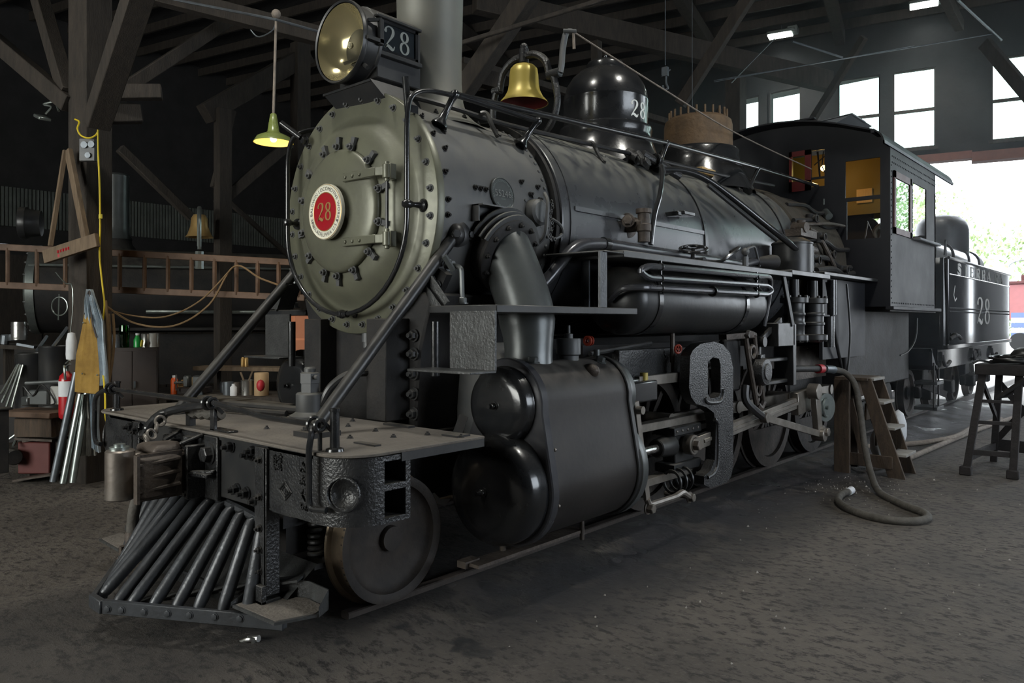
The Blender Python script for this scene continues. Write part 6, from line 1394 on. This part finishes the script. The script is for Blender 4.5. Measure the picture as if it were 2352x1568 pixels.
vessel('dark_jar', ct(.12), [(0, 0), (.06, 0), (.06, .15), (.05, .16), (0, .16)], 'dark_pipe', 'dark jar at the left end of the cabinet top', 'jar')
tag(obj('yellow_tag', B().cbox(ct(.66, .05) + V((0, 0, .05)), (.03, .02, .08), Matrix.Rotation(.4, 3, 'Y')), 'label_yellow'), 'small yellow tag lying between the bottles on the cabinet', 'tag')
wb = thing('workbench', (-4.18, 4.417, 0.51), 'long dark workbench crowded with cans behind the locomotive deck', 'workbench')
W0, W1 = V((-4.812, 3.996, 0.782)), V((-2.928, 5.115, 0.819)); wz = .77
W0.z = W1.z = wz
wd = V((-(W1 - W0).y, (W1 - W0).x, 0)).normalized()
obj('bench_top', cab_box(B(), W0, W1, wz - .06, wz, wd * .8), 'old_timber', wb, bevel=.005)
for f_ in (.03, .5, .97): obj('bench_leg', cab_box(B(), W0.lerp(W1, f_) - (W1 - W0).normalized() * .05, W0.lerp(W1, f_) + (W1 - W0).normalized() * .05, FZ, wz - .06, wd * .1), 'old_timber', wb)
obj('back_shelf', cab_box(B(), W0 + wd * .7, W1 + wd * .7, 1.02, 1.07, wd * .3), 'pale_timber', wb)
obj('shelf_post', cab_box(B(), W0.lerp(W1, .12) + wd * .75, W0.lerp(W1, .14) + wd * .75, wz, 1.02, wd * .1), 'old_timber', wb)
def on(u, d=.15):
    f_ = (u - 362) / 398.
    p = W0.lerp(W1, f_) + wd * d; p.z = wz + .001; return p
vessel('spray_can', on(383), [(0, 0), (.04, 0), (.04, .17), (.03, .19), (.02, .20), (.02, .22), (0, .22)], 'orange_can', 'bright orange spray can on the workbench', 'can', ('cap', [(.021, .2), (.021, .225), (0, .225)], 'white_paper'))
vessel('paint_tin', on(552, .2), [(0, 0), (.075, 0), (.075, .17), (.078, .175), (.07, .18), (.07, .16), (0, .16)], 'tin', 'shiny round tin holding brushes on the workbench', 'can')
tag(obj('brush', B().tube([on(545, .2) + V((0, 0, .15)), on(536, .2) + V((0, 0, .27))], .012, 6).tube([on(552, .22) + V((0, 0, .15)), on(562, .22) + V((0, 0, .28))], .012, 6), 'pale_timber'), 'crossed paint brush handles standing in the shiny tin', 'brush')
vessel('white_bottle', on(530, .1), [(0, 0), (.04, 0), (.04, .10), (.02, .12), (.02, .14), (0, .14)], 'white_paper', 'small white bottle beside the shiny tin on the workbench', 'bottle')
vessel('dark_tin', on(512, .15), [(0, 0), (.06, 0), (.06, .16), (0, .16)], 'dark_pipe', 'dark blue-gray tin on the workbench left of the white bottle', 'can')
vessel('brass_can', on(585, .2), [(0, 0), (.085, 0), (.085, .26), (.08, .27), (0, .27)], 'cardboard', 'large tan can on the workbench beside the far valve drum', 'can')
tag(obj('red_rag', B().sph(on(598, .05) + V((0, 0, .13)), .07, 10, (.7, .7, 1)), 'hose_red'), 'crumpled red rag hanging on the tan can', 'rag')
for i in range(4):
    p = on(402 + i * 3, .3) + V((0, 0, .09 + i * .03))
    tag(obj('wood_block', B().cbox(p, (.34 - i * .05, .07, .028), Matrix.Rotation(.55 + .1 * i, 3, 'Z')), 'new_wood', bevel=.003), ['lowest', 'second lowest', 'third', 'topmost'][i] + ' of the stacked yellow wood offcuts on the workbench', 'wood', 'stacked wood offcuts')
tag(obj('wooden_crate', B().cbox(on(408, .3) + V((0, 0, .037)), (.36, .3, .07), Matrix.Rotation(.55, 3, 'Z')), 'box_brown', bevel=.004), 'flat dark crate carrying the stacked wood offcuts', 'crate')
vs_ = thing('bench_vise', on(440, .12), 'gray bench vise on the workbench', 'vise')
v0 = on(440, .12)
obj('vise_base', B().lathe([(0, 0), (.08, 0), (.07, .03), (.045, .05), (.045, .12), (0, .12)], v0, (0, 0, 1), 16), 'dark_pipe', vs_)
obj('vise_jaw', B().cbox(v0 + V((.05, .02, .17)), (.16, .09, .12), Matrix.Rotation(.6, 3, 'Z')).cbox(v0 + V((-.08, -.07, .16)), (.07, .10, .14), Matrix.Rotation(.6, 3, 'Z')), 'pipe_gray', vs_, bevel=.015)
obj('vise_screw', B().cyl(v0 + V((-.22, -.16, .14)), v0 + V((-.08, -.06, .15)), .018, n=10).cyl(v0 + V((-.2, -.15, .05)), v0 + V((-.2, -.15, .24)), .01, n=8), 'bright_steel', vs_)
for i, (u, zz, c_) in enumerate(((478, .305, 'gold'), (487, .31, 'gold'))):
    vessel('amber_vial', on(u, .8) + V((0, 0, .30)), [(0, 0), (.025, 0), (.025, .10), (.015, .12), (0, .12)], c_, ('left' if i == 0 else 'right') + ' one of two amber vials on the shelf over the workbench', 'bottle')
for i, u in enumerate((470, 500, 640, 660)):
    vessel('dark_pot', on(u, .45), [(0, 0), (.05, 0), (.06, .1), (.05, .13), (0, .13)], ['dark_pipe', 'rusty_steel', 'galvanized', 'dark_pipe'][i], ['dark round pot on the workbench under the amber vials', 'rusty round pot on the workbench near the brace rod', 'gray pot on the workbench behind the far cylinder', 'dark pot at the right end of the workbench'][i], 'pot')
rt = tag(obj('rusty_cabinet', B().cbox((-2.956, 4.824, 1.49), (.30, .34, .56), Matrix.Rotation(.72, 3, 'Z')).cbox(V((-2.956, 4.824, 1.152)) - V((0, 0, .45)), (.34, .38, 1.6), Matrix.Rotation(.72, 3, 'Z')), 'brick_orange', bevel=.06), 'orange-brown metal cabinet seen between the far step and steam pipe', 'cabinet')
# ------------------------------------------------------------------ background locomotive standing in the next stall
BL = thing('shadowed_locomotive', (-9.27, 4.08, 0), 'dark locomotive in the shadows of the next stall, behind the ladder', 'locomotive')
bd = V((.453, .891, 0)).normalized(); bs = V((.891, -.453, 0)); b0 = V((-9.27, 4.08, 2.15))
def Q(name, b, mt, **k): return obj(name, b, mt, BL, **k)
Q('boiler', B().lathe([(.68, 0), (.68, 4.5), (.74, 5.0), (.78, 8.0)], b0, bd, 48), 'black_dull')
fr2 = Q('smokebox_front', B().lathe([(.64, -.06), (.70, -.05), (.70, .06), (.66, .06)], b0, bd, 48).lathe([(.66, -.02), (.5, -.05), (.45, -.12), (0, -.16)], b0, bd, 40), 'galvanized', label='pale bolted smokebox rim')
for i in range(20):
    a = 2 * PI * i / 20; p = b0 + (bs * math.cos(a) + V((0, 0, 1)) * math.sin(a)) * .67 - bd * .05
    inst(bolt_mesh('ring_bolt', .019, .022, 'smokebox_gray'), 'bolt', p, fr2, toward(-bd)).location = p
Q('stack', B().lathe([(.25, 0), (.215, .1), (.205, .2), (.205, 1.05), (.215, 1.06), (.2, 1.08)], (-8.974, 5.137, 3.011), (0, 0, 1), 32), 'pipe_gray')
Q('stack_base', B().lathe([(.4, -.1), (.25, .1), (.23, .2)], (-8.974, 5.137, 2.83), (0, 0, 1), 28), 'black_dull')
Q('headlight', B().lathe([(.24, 0), (.25, .02), (.25, .10), (.22, .14), (.2, .3), (0, .32)], b0 + V((0, 0, 1.05)) - bd * .25, bd, 28), 'black_satin')
Q('headlight_lens', B().lathe([(.235, 0), (0, -.02)], b0 + V((0, 0, 1.05)) - bd * .25, bd, 28), 'white_paper')
bp2 = V((-6.183, 5.188, 2.845))
Q('bell', B().lathe([(0, .33), (.08, .32), (.11, .27), (.12, .15), (.16, .04), (.19, 0)], bp2, (0, 0, 1), 28), 'gold', angle=50)
Q('bell_frame', B().tube(cat([bp2 + bs * .24 + V((0, 0, -.15)), bp2 + bs * .26 + V((0, 0, .2)), bp2 + V((0, 0, .42)), bp2 - bs * .26 + V((0, 0, .2)), bp2 - bs * .24 + V((0, 0, -.15))], 5), .03, 8).tube([bp2 + V((0, 0, -.2)), bp2 + V((0, 0, -.45))], .06, 8), 'galvanized')
Q('sand_dome', B().lathe([(.45, 0), (.38, .1), (.36, .5), (.2, .65), (0, .68)], b0 + bd * 4.2 + V((0, 0, .62)), (0, 0, 1), 32), 'black_satin', angle=50)
Q('running_board', B().beam(b0 + bs * .85 + bd * .8 - V((0, 0, .62)), b0 + bs * .85 + bd * 8 - V((0, 0, .62)), .5, .04).beam(b0 + bs * .62 + bd * .5 - V((0, 0, 1.1)), b0 + bs * .62 + bd * 8 - V((0, 0, 1.1)), .2, .8), 'black_dull')
Q('side_rods', B().tube([b0 + bs * .8 + bd * 1.6 - V((0, 0, .35)), b0 + bs * .8 + bd * 6 - V((0, 0, .35))], .03, 8).tube([b0 + bs * .7 + V((0, 0, .35)), b0 + bs * .7 + bd * 6 + V((0, 0, .4))], .02, 8), 'galvanized')
Q('pilot_box', B().beam(b0 - V((0, 0, 1.35)) - bd * .3, b0 - V((0, 0, 1.35)) + bd * 1.2, 2.2, .9), 'black_dull')
Q('marker_lamp', B().cyl(b0 - bs * .45 - bd * .2 + V((0, 0, -.15)), b0 - bs * .45 - bd * .2 + V((0, 0, .2)), .04, n=10), 'tin')
# ------------------------------------------------------------------ further timber framing in the dark
tf = thing('timber_truss', (-6.463, 5.608, 0.596), 'dark timber posts and braces standing behind the pendant lamp', 'truss')
for p, q, w, h in (((-6.31, 5.609, 4.789), (-6.31, 5.609, 0.219), .18, .2), ((-6.416, 5.383, 4.684), (-6.582, 7.231, 6.088), .2, .28), ((-6.49, 7.046, 6.196), (-6.49, 7.046, 0.637), .22, .25), ((-6.368, 5.558, 3.373), (-6.185, 6.649, 4.439), .12, .15), ((-6.618, 4.275, 4.026), (-6.658, 5.304, 3.18), .1, .12), ((-6.385, 5.809, 4.813), (-6.416, 5.516, 3.63), .1, .08), ((-6.653, 5.707, 3.618), (-6.437, 7.093, 2.49), .07, .07)):
    obj('timber', B().beam(p, q, w, h), 'old_timber', tf, bevel=.008)
tie = thing('tie_beam', (-4.751, 4.715, 5.566), 'long dark tie beam under the roof that carries the pendant lamp', 'beam')
obj('beam', B().beam((-4.527, 3.714, 5.391), (-2.148, 7.127, 4.669), .16, .2), 'old_timber', tie, bevel=.006)
obj('conduit', B().tube([(-4.322, 3.628, 5.28), (-2.771, 4.321, 4.79), (-2.407, 5.571, 4.699)], .014, 6), 'dark_pipe', tie)
# pendant lamp
pl = thing('pendant_lamp', (-2.881, 4.358, 3.52), 'green enamel pendant lamp glowing warm, hanging left of the smokebox', 'lamp')
p0 = V((-2.881, 4.358, 3.529))
obj('shade', B().lathe([(.205, 0), (.20, .012), (.17, .06), (.12, .085), (.08, .10), (.06, .12), (.05, .20), (.032, .30), (.02, .31)], p0, (0, 0, 1), 40), 'lamp_enamel', pl, angle=50)
obj('shade_inside', B().lathe([(.198, .002), (.165, .05), (.11, .078), (.04, .09), (0, .09)], p0, (0, 0, 1), 40), 'lamp_inner', pl, angle=60)
obj('bulb', B().sph(p0 + V((0, 0, .04)), .035, 12), 'bulb', pl)
obj('stem', B().cyl(p0 + V((0, 0, .3)), p0 + V((.02, .02, 1.32)), .014, n=10).sph(p0 + V((.02, .02, 1.36)), .05, 12), 'pale_hose', pl)
obj('feed_wire', B().tube(cat([p0 + V((.02, .02, 1.36)), p0 + V((.0, .0, 1.2)), p0 + V((-.12, -.1, 1.12)), p0 + V((-.2, -.15, 1.2))], 5), .007, 5), 'dark_pipe', pl)
l_ = bpy.data.lights.new('pendant_light', 'SPOT'); l_.energy = 14; l_.color = (1, .66, .25); l_.spot_size = 2.6; l_.shadow_soft_size = .06
lo = bpy.data.objects.new('pendant_light', l_); lo.location = p0 + V((0, 0, .0)); COL.objects.link(lo)
# ------------------------------------------------------------------ beams, braces and wires under the roof, right part
for p, q, w, h, lab in (((-4.207, 8.78, 6.824), (-1.008, 15.836, 6.521), .22, .38, 'long brown roof beam crossing above the domes'), ((-2.38, 6.658, 4.471), (-1.379, 6.87, 5.574), .2, .22, 'slanting timber brace rising left of the bell'), ((-1.865, 11.23, 5.227), (-0.638, 11.374, 6.857), .14, .18, 'slanting timber brace rising above the rusty dome'), ((-1.09, 14.967, 5.505), (0.081, 14.397, 6.755), .1, .14, 'thin slanting brace left of the tall window pair'), ((1.918, 14.544, 6.233), (2.78, 14.103, 4.822), .12, .2, 'dark slanting brace crossing the right-hand window'), ((1.367, 14.061, 7.167), (1.39, 15.411, 6.911), .14, .2, 'short dark brace near the right ceiling light'), ((-2.102, 6.237, 4.883), (-0.474, 7.264, 5.352), .05, .05, 'pale pole slanting under the roof behind the chimney'), ((-2.09, 13.825, 6.334), (-2.09, 13.825, 5.159), .3, .3, 'dark post between the rusty dome and the windows'), ((-2.96, 10.404, 6.306), (-2.96, 10.404, 4.604), .14, .14, 'dark hanging timber behind the sand dome'), ((-3.16, 7.437, 5.256), (-2.2, 14.26, 5.169), .12, .1, 'long low purlin passing behind the bell and domes')):
    tag(obj('roof_timber', B().beam(p, q, w, h), 'old_timber', bevel=.008), lab, 'timber')
for a, c, r, lab in (((-1.214, 11.135, 5.463), (2.106, 14.044, 6.201), .008, 'thin cable under the roof above the windows'), ((-1.168, 11.043, 5.41), (1.198, 13.115, 5.978), .006, 'thin cable just below the cable above the windows'), ((-1.448, 12.26, 5.744), (-1.283, 13.734, 6.881), .008, 'thin rod slanting to the left ceiling light'), ((-1.041, 13.946, 6.825), (-0.544, 15.179, 6.737), .02, 'thin pipe running from the left ceiling light'), ((-0.514, 9.09, 5.888), (-0.514, 9.09, 4.48), .004, 'thin plumb wire hanging over the rusty dome'), ((1.907, 12.54, 6.313), (2.175, 14.37, 6.178), .02, 'thin pipe slanting under the roof at upper right')):
    tag(obj('roof_wire', B().tube([a, c], r, 6), 'dark_pipe'), lab, 'wire')
hk = thing('chain_hoist', (-0.782, 8.855, 4.71), 'hook on a thin chain hanging behind the sand dome', 'hook')
obj('chain', B().tube([(-0.782, 8.855, 6.003), (-0.782, 8.855, 5.026)], .006, 5), 'dark_pipe', hk)
obj('hook_block', B().cbox((-0.782, 8.855, 4.94), (.08, .05, .12)).tube(cat([(-0.773, 8.863, 4.899), (-0.773, 8.863, 4.796), (-0.756, 8.878, 4.727), (-0.791, 8.848, 4.704), (-0.808, 8.833, 4.761)], 4), .014, 6).tube([(-0.817, 8.825, 4.899), (-0.73, 8.901, 4.968)], .012, 5), 'dark_pipe', hk)
# ceiling lights : two in view, three added out of view to light the tops from above
for c, lab, pw in (((-2.3, 16.607, 8), 'bright white ceiling light above the cab', 260), ((0.51, 16.917, 8), 'bright white ceiling light at the upper right edge', 260), ((-.5, 1.6, 9.1), 'added unseen ceiling light high above the locomotive pilot', 1700), ((3.4, 6.0, 8.7), 'added unseen ceiling light high above the hose on the floor', 850), ((.8, -3.0, 9.2), 'added unseen ceiling light high above the floor before the cowcatcher', 450)):
    t = thing('ceiling_light', c, lab, 'lamp', 'white ceiling lights'); c = V(c)
    rotm = Matrix.Rotation(.22, 3, 'Z')
    obj('housing', B().cbox(c + V((0, 0, .06)), (.60, .34, .07), rotm).cbox(c + rotm @ V((.24, 0, .08)), (.22, .30, .13), rotm), 'galvanized', t, bevel=.02)
    obj('diffuser', B().cbox(c + V((-.03, 0, .015)), (.5, .28, .03), rotm), 'led', t)
    obj('stem', B().cyl(c + V((0, 0, .1)), c + V((0, 0, .5)), .015, n=8), 'dark_pipe', t)
    l_ = bpy.data.lights.new('ceiling_lamp', 'SPOT'); l_.energy = pw; l_.color = (1, .98, .9); l_.spot_size = 2.0; l_.spot_blend = .7; l_.shadow_soft_size = .25
    lo = bpy.data.objects.new('ceiling_lamp', l_); lo.location = c - V((0, 0, .03)); COL.objects.link(lo)
# ================================================================== steps, hoses, trestle on the right
stp = thing('wooden_steps', (1.6, 9.3, FZ), 'weathered wooden steps with four treads standing by the locomotive', 'steps')
xa, xb, ya, yb2 = 1.56, 2.0, 9.12, 9.56
for y in (ya, yb2):
    obj('stringer', B().prism([(xa, 1.0), (xa + .13, 1.0), (xb + .05, FZ + .0), (xb - .13, FZ + .0)], lambda a, c, y=y: (a, y, c), lambda a, c, y=y: (a, y + .04, c)), 'step_wood', stp, bevel=.004)
for i, z in enumerate((1.0, .74, .46, .17)):
    x = xa + .06 + (1.0 - z) * (xb - xa) / 1.1
    obj('tread', B().box((x - .09, ya + .03, z - .03), (x + .10, yb2 + .01, z)), 'step_tread', stp, bevel=.004)
    obj('riser_board', B().box((x - .11, ya + .04, z - .22), (x - .09, yb2, z - .03)), 'step_wood', stp)  # wooden riser board under the back of each tread
obj('top_plank', B().box((1.30, ya - .02, .97), (1.66, yb2 + .06, 1.005)), 'step_wood', stp, bevel=.004)
obj('back_leg', B().box((1.30, ya - .04, FZ), (1.47, ya + .02, .98)), 'step_wood', stp, bevel=.005)
obj('back_leg', B().box((1.30, yb2, FZ), (1.42, yb2 + .06, .98)), 'step_wood', stp, bevel=.005)
obj('bottom_rail', B().box((1.30, ya - .01, .0), (1.92, ya + .03, .14)), 'step_wood', stp, bevel=.004)
obj('side_brace', B().beam((1.46, ya + .02, .75), (1.60, ya + .02, .14), .03, .07), 'step_wood', stp)
tag(obj('rag_bundle', B().sph((1.78, 9.9, .35), .12, 10, (.8, .8, 2.0)).sph((1.62, 9.75, .18), .13, 10, (.9, .9, 1.6)), 'white_paper'), 'pale rag bundle behind the wooden steps', 'rag')
# black hose from the pump, over the steps and round on the floor
hp = cat([(1.33, 8.66, 1.115), (1.36, 8.85, 1.10), (1.44, 9.02, 1.06), (1.56, 9.00, .92), (1.64, 8.92, .62), (1.72, 8.80, .28), (1.86, 8.55, .02), (2.05, 8.15, FZ + .035), (2.35, 7.75, FZ + .035), (2.56, 7.56, FZ + .035), (2.66, 7.36, FZ + .035), (2.62, 7.16, FZ + .035), (2.46, 7.05, FZ + .035), (2.24, 7.08, FZ + .035), (2.02, 7.25, FZ + .035), (1.86, 7.50, FZ + .035), (1.80, 7.80, FZ + .035), (1.82, 8.02, FZ + .035)], 7)
hs = thing('air_hose', (2.2, 7.6, FZ), 'thick gray-black hose draped over the steps and looped on the floor', 'hose')
obj('hose', B().tube(hp, .034, 12), 'rubber_hose', hs)
obj('red_coupling', B().cyl((1.318, 8.50, 1.122), (1.322, 8.62, 1.118), .05, n=16), 'hose_red', hs, label='red hose coupling')
obj('hose_coupling', B().tube(hp[1:9], .045, 12), 'dark_pipe', hs)
obj('hose_end', B().tube([(1.815, 7.93, FZ + .035), (1.82, 8.03, FZ + .04)], .038, 12), 'white_paper', hs)
tag(obj('floor_hose', B().tube(cat([(1.618, 9.297, -0.065), (1.751, 10.146, -0.065), (1.787, 10.832, -0.065), (1.817, 11.636, -0.065), (1.875, 13.013, -0.065), (1.975, 14.498, -0.065), (2.239, 17.869, -0.065)], 6), .034, 10).tube(cat([(0.999, 10.775, -0.065), (1.525, 11.727, -0.065), (1.765, 12.142, -0.04), (1.876, 12.703, -0.03), (1.864, 14.061, -0.03), (2.015, 15.464, -0.04)], 6), .036, 10), 'pale_hose'), 'pale hose lying along the floor behind the wooden steps', 'hose')
# trestle
tr_ = thing('wooden_trestle', (2.75, 10.2, FZ), 'dark wooden trestle with cross braces at the right edge', 'trestle')
legs = {'a': ((2.49, 9.89, FZ), (2.63, 10.05, 1.06)), 'b': ((2.93, 9.97, FZ), (2.97, 10.12, 1.06)), 'c': ((2.58, 11.06, FZ), (2.66, 10.95, 1.06)), 'd': ((3.15, 11.0, FZ), (3.1, 10.95, 1.06))}
for k in legs: obj('leg', B().beam(legs[k][0], legs[k][1], .075, .06), 'trestle_wood', tr_, bevel=.004)
lp = lambda k, z: V(legs[k][0]).lerp(V(legs[k][1]), (z - FZ) / (1.06 - FZ))
for z, h in ((.74, .035), (.50, .04), (.16, .06)):
    obj('rung', B().beam(lp('a', z), lp('b', z), .035, h), 'trestle_wood', tr_, bevel=.004)
obj('rung', B().beam(lp('c', .12), lp('d', .12), .04, .14), 'trestle_wood', tr_); obj('rung', B().beam(lp('a', .1), lp('c', .1), .04, .08), 'trestle_wood', tr_)
obj('cross_brace', B().beam(lp('c', .9), lp('d', .25), .03, .07).beam(lp('c', .15), lp('d', .85), .03, .07), 'trestle_wood', tr_)
obj('cross_brace', B().beam(lp('a', .98), lp('c', .45), .03, .06), 'trestle_wood', tr_)
obj('foot', B().cbox(V(legs['a'][0]) + V((0, 0, .05)), (.12, .1, .1)).cbox(V(legs['b'][0]) + V((0, 0, .05)), (.12, .1, .1)), 'trestle_wood', tr_, bevel=.01)
obj('top', B().box((2.56, 9.98, 1.04), (3.5, 11.05, 1.16)), 'trestle_wood', tr_, bevel=.006)
obj('side_board', B().beam((2.798, 10.13, 0.785), (3.221, 9.969, 1.14), .22, .025), 'trestle_wood', tr_)
kt = thing('coiled_cable', (2.9, 10.3, 1.16), 'black cable heap with a round cap on top of the trestle', 'cable')
kb = B()
for i in range(5): kb.torus((2.86 + .05 * math.sin(i * 2), 10.25 + .04 * math.cos(i * 3), 1.18 + i * .018), (.1 * math.sin(i), .1 * math.cos(i), 1), .19 - i * .012, .016, 28, 6)
obj('coil', kb, 'black_plastic', kt)
obj('cap', B().lathe([(.13, 0), (.13, .02), (.10, .07), (.05, .1), (0, .105)], (2.98, 10.35, 1.24), (.1, 0, 1), 20), 'black_plastic', kt, angle=50)
obj('loose_end', B().tube(cat([(2.7, 10.1, 1.18), (2.6, 10.0, 1.2), (2.55, 9.95, 1.17)], 5).copy() if False else cat([(2.7, 10.1, 1.18), (2.6, 10.0, 1.2), (2.55, 9.95, 1.17)], 5), .014, 6).tube(cat([(2.9, 10.1, 1.25), (3.1, 10.1, 1.28), (3.3, 10.2, 1.18)], 5), .012, 6), 'black_plastic', kt)
# paper scrap wedged behind the pilot wheel
pb_ = B(); 
pp = [V((0.62, 3.296, 0.51)), V((0.62, 3.411, 0.516)), V((0.62, 3.466, 0.463)), V((0.62, 3.562, 0.452)), V((0.62, 3.514, 0.414)), V((0.62, 3.427, 0.441))]
pb_.add(pp + [p + V((-.03, .02, -.015)) for p in pp], [(0, 1, 2, 5), (5, 2, 3, 4), (6, 11, 8, 7), (11, 10, 9, 8)] + [(i, (i + 1) % 6, 6 + (i + 1) % 6, 6 + i) for i in range(6)])
tag(obj('paper_scrap', pb_, 'white_paper'), 'crumpled pale paper scrap wedged behind the near pilot wheel', 'paper')
# chips and grit on the floor
rr = random.Random(11); gb = B()
for i in range(520):
    if i < 240: x, y = rr.gauss(1.75, .35), rr.gauss(8.4, .7)
    elif i < 400: x, y = rr.gauss(.75, .35), rr.gauss(1.75, .22)
    else: x, y = rr.uniform(.9, 4), rr.uniform(2.5, 9)
    r = rr.uniform(.002, .008) * (1.7 if rr.random() < .08 else 1)
    a = rr.uniform(0, 6)
    gb.add([(x + r * math.cos(a + k * 2.1) * rr.uniform(.6, 1.6), y + r * math.sin(a + k * 2.1) * rr.uniform(.6, 1.6), FZ + .01 * mn.noise(V((x * .8, y * .8, 0))) + .002) for k in range(3)] + [(x, y, FZ + .006 + r * .8)], [(0, 1, 3), (1, 2, 3), (2, 0, 3)])
tag(obj('floor_grit', gb, 'chalk', kind='stuff'), 'pale chips and grit scattered on the dirty floor', 'grit', kind='stuff')
tag(obj('drain_spout', B().tube(cat([(0.562, 2.051, -0.06), (0.642, 2.068, -0.02), (0.661, 2.087, -0.03), (0.641, 2.093, -0.09)], 4), .012, 8).cyl((0.614, 2.089, -0.03), (0.674, 2.11, -0.02), .018, n=8), 'tin'), 'small crushed metal spout lying on the floor before the cowcatcher', 'scrap')
# ================================================================== outdoors beyond the engine door
struct('ground_outside', B().box((-40, 18.62, -.5), (60, 120, -.14)), 'gravel')
def tree(name, loc, h, rx, rz, n, lab, seed, leaf=.22):
    rr = random.Random(seed); t = thing(name, loc, lab, 'tree', 'trees outside the engine door'); L0 = V(loc)
    obj('trunk', B().tube(cat([L0, L0 + V((.2, .1, h * .3)), L0 + V((0, .2, h * .6))], 4), [.28 - .018 * i for i in range(9)], 10), 'bark', t)
    b = B()
    cl = [(rr.gauss(0, .55), rr.gauss(0, .55), rr.uniform(-1, 1)) for _ in range(16)]
    for i in range(n):
        c = rr.choice(cl); p = L0 + V((c[0] * rx + rr.gauss(0, .26) * rx, c[1] * rx + rr.gauss(0, .26) * rx, h * .6 + c[2] * rz + rr.gauss(0, .22) * rz))
        u = V((rr.gauss(0, 1), rr.gauss(0, 1), rr.gauss(0, 1))).normalized(); w = u.orthogonal().normalized(); s_ = leaf * rr.uniform(.5, 1.2)
        b.add([p, p + u * s_ * .5 + w * s_ * .3, p + u * s_, p + u * s_ * .5 - w * s_ * .3], [(0, 1, 2, 3)])
    obj('crown', b, 'foliage', t)
tree('leafy_tree', (-6.2, 36, -.14), 8.5, 2.6, 3.2, 3800, 'pale green leafy tree seen past the cab roof through the door', 2)
tree('leafy_tree', (-1.2, 52, -.14), 7.0, 4.5, 2.6, 4200, 'pale washed-out tree above the rear of the tender', 4, .32)
tree('leafy_tree', (-12, 44, -.14), 9.0, 3.5, 3.5, 2600, 'green tree seen through the cab windows', 6, .3)
cb_ = thing('red_caboose', (-0.83, 40.717, 1.244), 'red railway car with a small roof ladder outside at the right edge', 'railway car')
q0 = V((-0.625, 40.897, 2.612))
obj('car_body', B().cbox(q0 + V((.4, 0, -.1)), (1.9, 5, 1.5), Matrix.Rotation(-.2, 3, 'Z')), 'shed_red', cb_, bevel=.02)
obj('car_roof', B().cbox(q0 + V((.4, 0, .72)), (2.2, 5.2, .12), Matrix.Rotation(-.2, 3, 'Z')).cbox(q0 + V((.6, 0, .95)), (1.3, 2, .35), Matrix.Rotation(-.2, 3, 'Z')), 'dull_red', cb_, bevel=.02)
obj('roof_rail', B().tube(cat([q0 + V((-.5, -2, 1.0)), q0 + V((-.5, -2, 1.5)), q0 + V((0, -2, 1.7)), q0 + V((.5, -2, 1.5)), q0 + V((.5, -2, 1.0))], 4), .03, 6), 'galvanized', cb_)
vh = thing('striped_vehicle', (-0.229, 35.927, 1.549), 'blue and white striped vehicle outside the door at the right edge', 'vehicle')
w0 = V((-0.099, 36.04, 1.669))
for i in range(5): obj('stripe_panel', B().cbox(w0 + V((.5, 0, -.55 + i * .2)), (1.8, 1.2, .19), Matrix.Rotation(-.3, 3, 'Z')), 'car_blue' if i % 2 == 0 else 'white_paper', vh)
obj('wheel', B().cyl(w0 + V((-.2, -.7, -.8)), w0 + V((-.2, -.5, -.8)), .35, n=18), 'black_plastic', vh)
# ------------------------------------------------------------------ thin haze added in the rear of the shed, standing in for lens glare
m = bpy.data.materials.new('glare_haze'); m.use_nodes = True; N = m.node_tree.nodes
N.remove(N['Principled BSDF'])
vs_n = N.new('ShaderNodeVolumeScatter'); vs_n.inputs['Density'].default_value = .008; vs_n.inputs['Anisotropy'].default_value = .55; vs_n.inputs['Color'].default_value = (.88, .93, 1, 1)
m.node_tree.links.new(vs_n.outputs[0], N['Material Output'].inputs['Volume']); MATS['glare_haze'] = m
hz_ = obj('glare_haze', B().box((-9, 10.2, .1), (5.5, 17.4, 7.55)), 'glare_haze')
tag(hz_, 'added thin haze imitating lens glare near the engine door and windows', 'haze', kind='stuff')
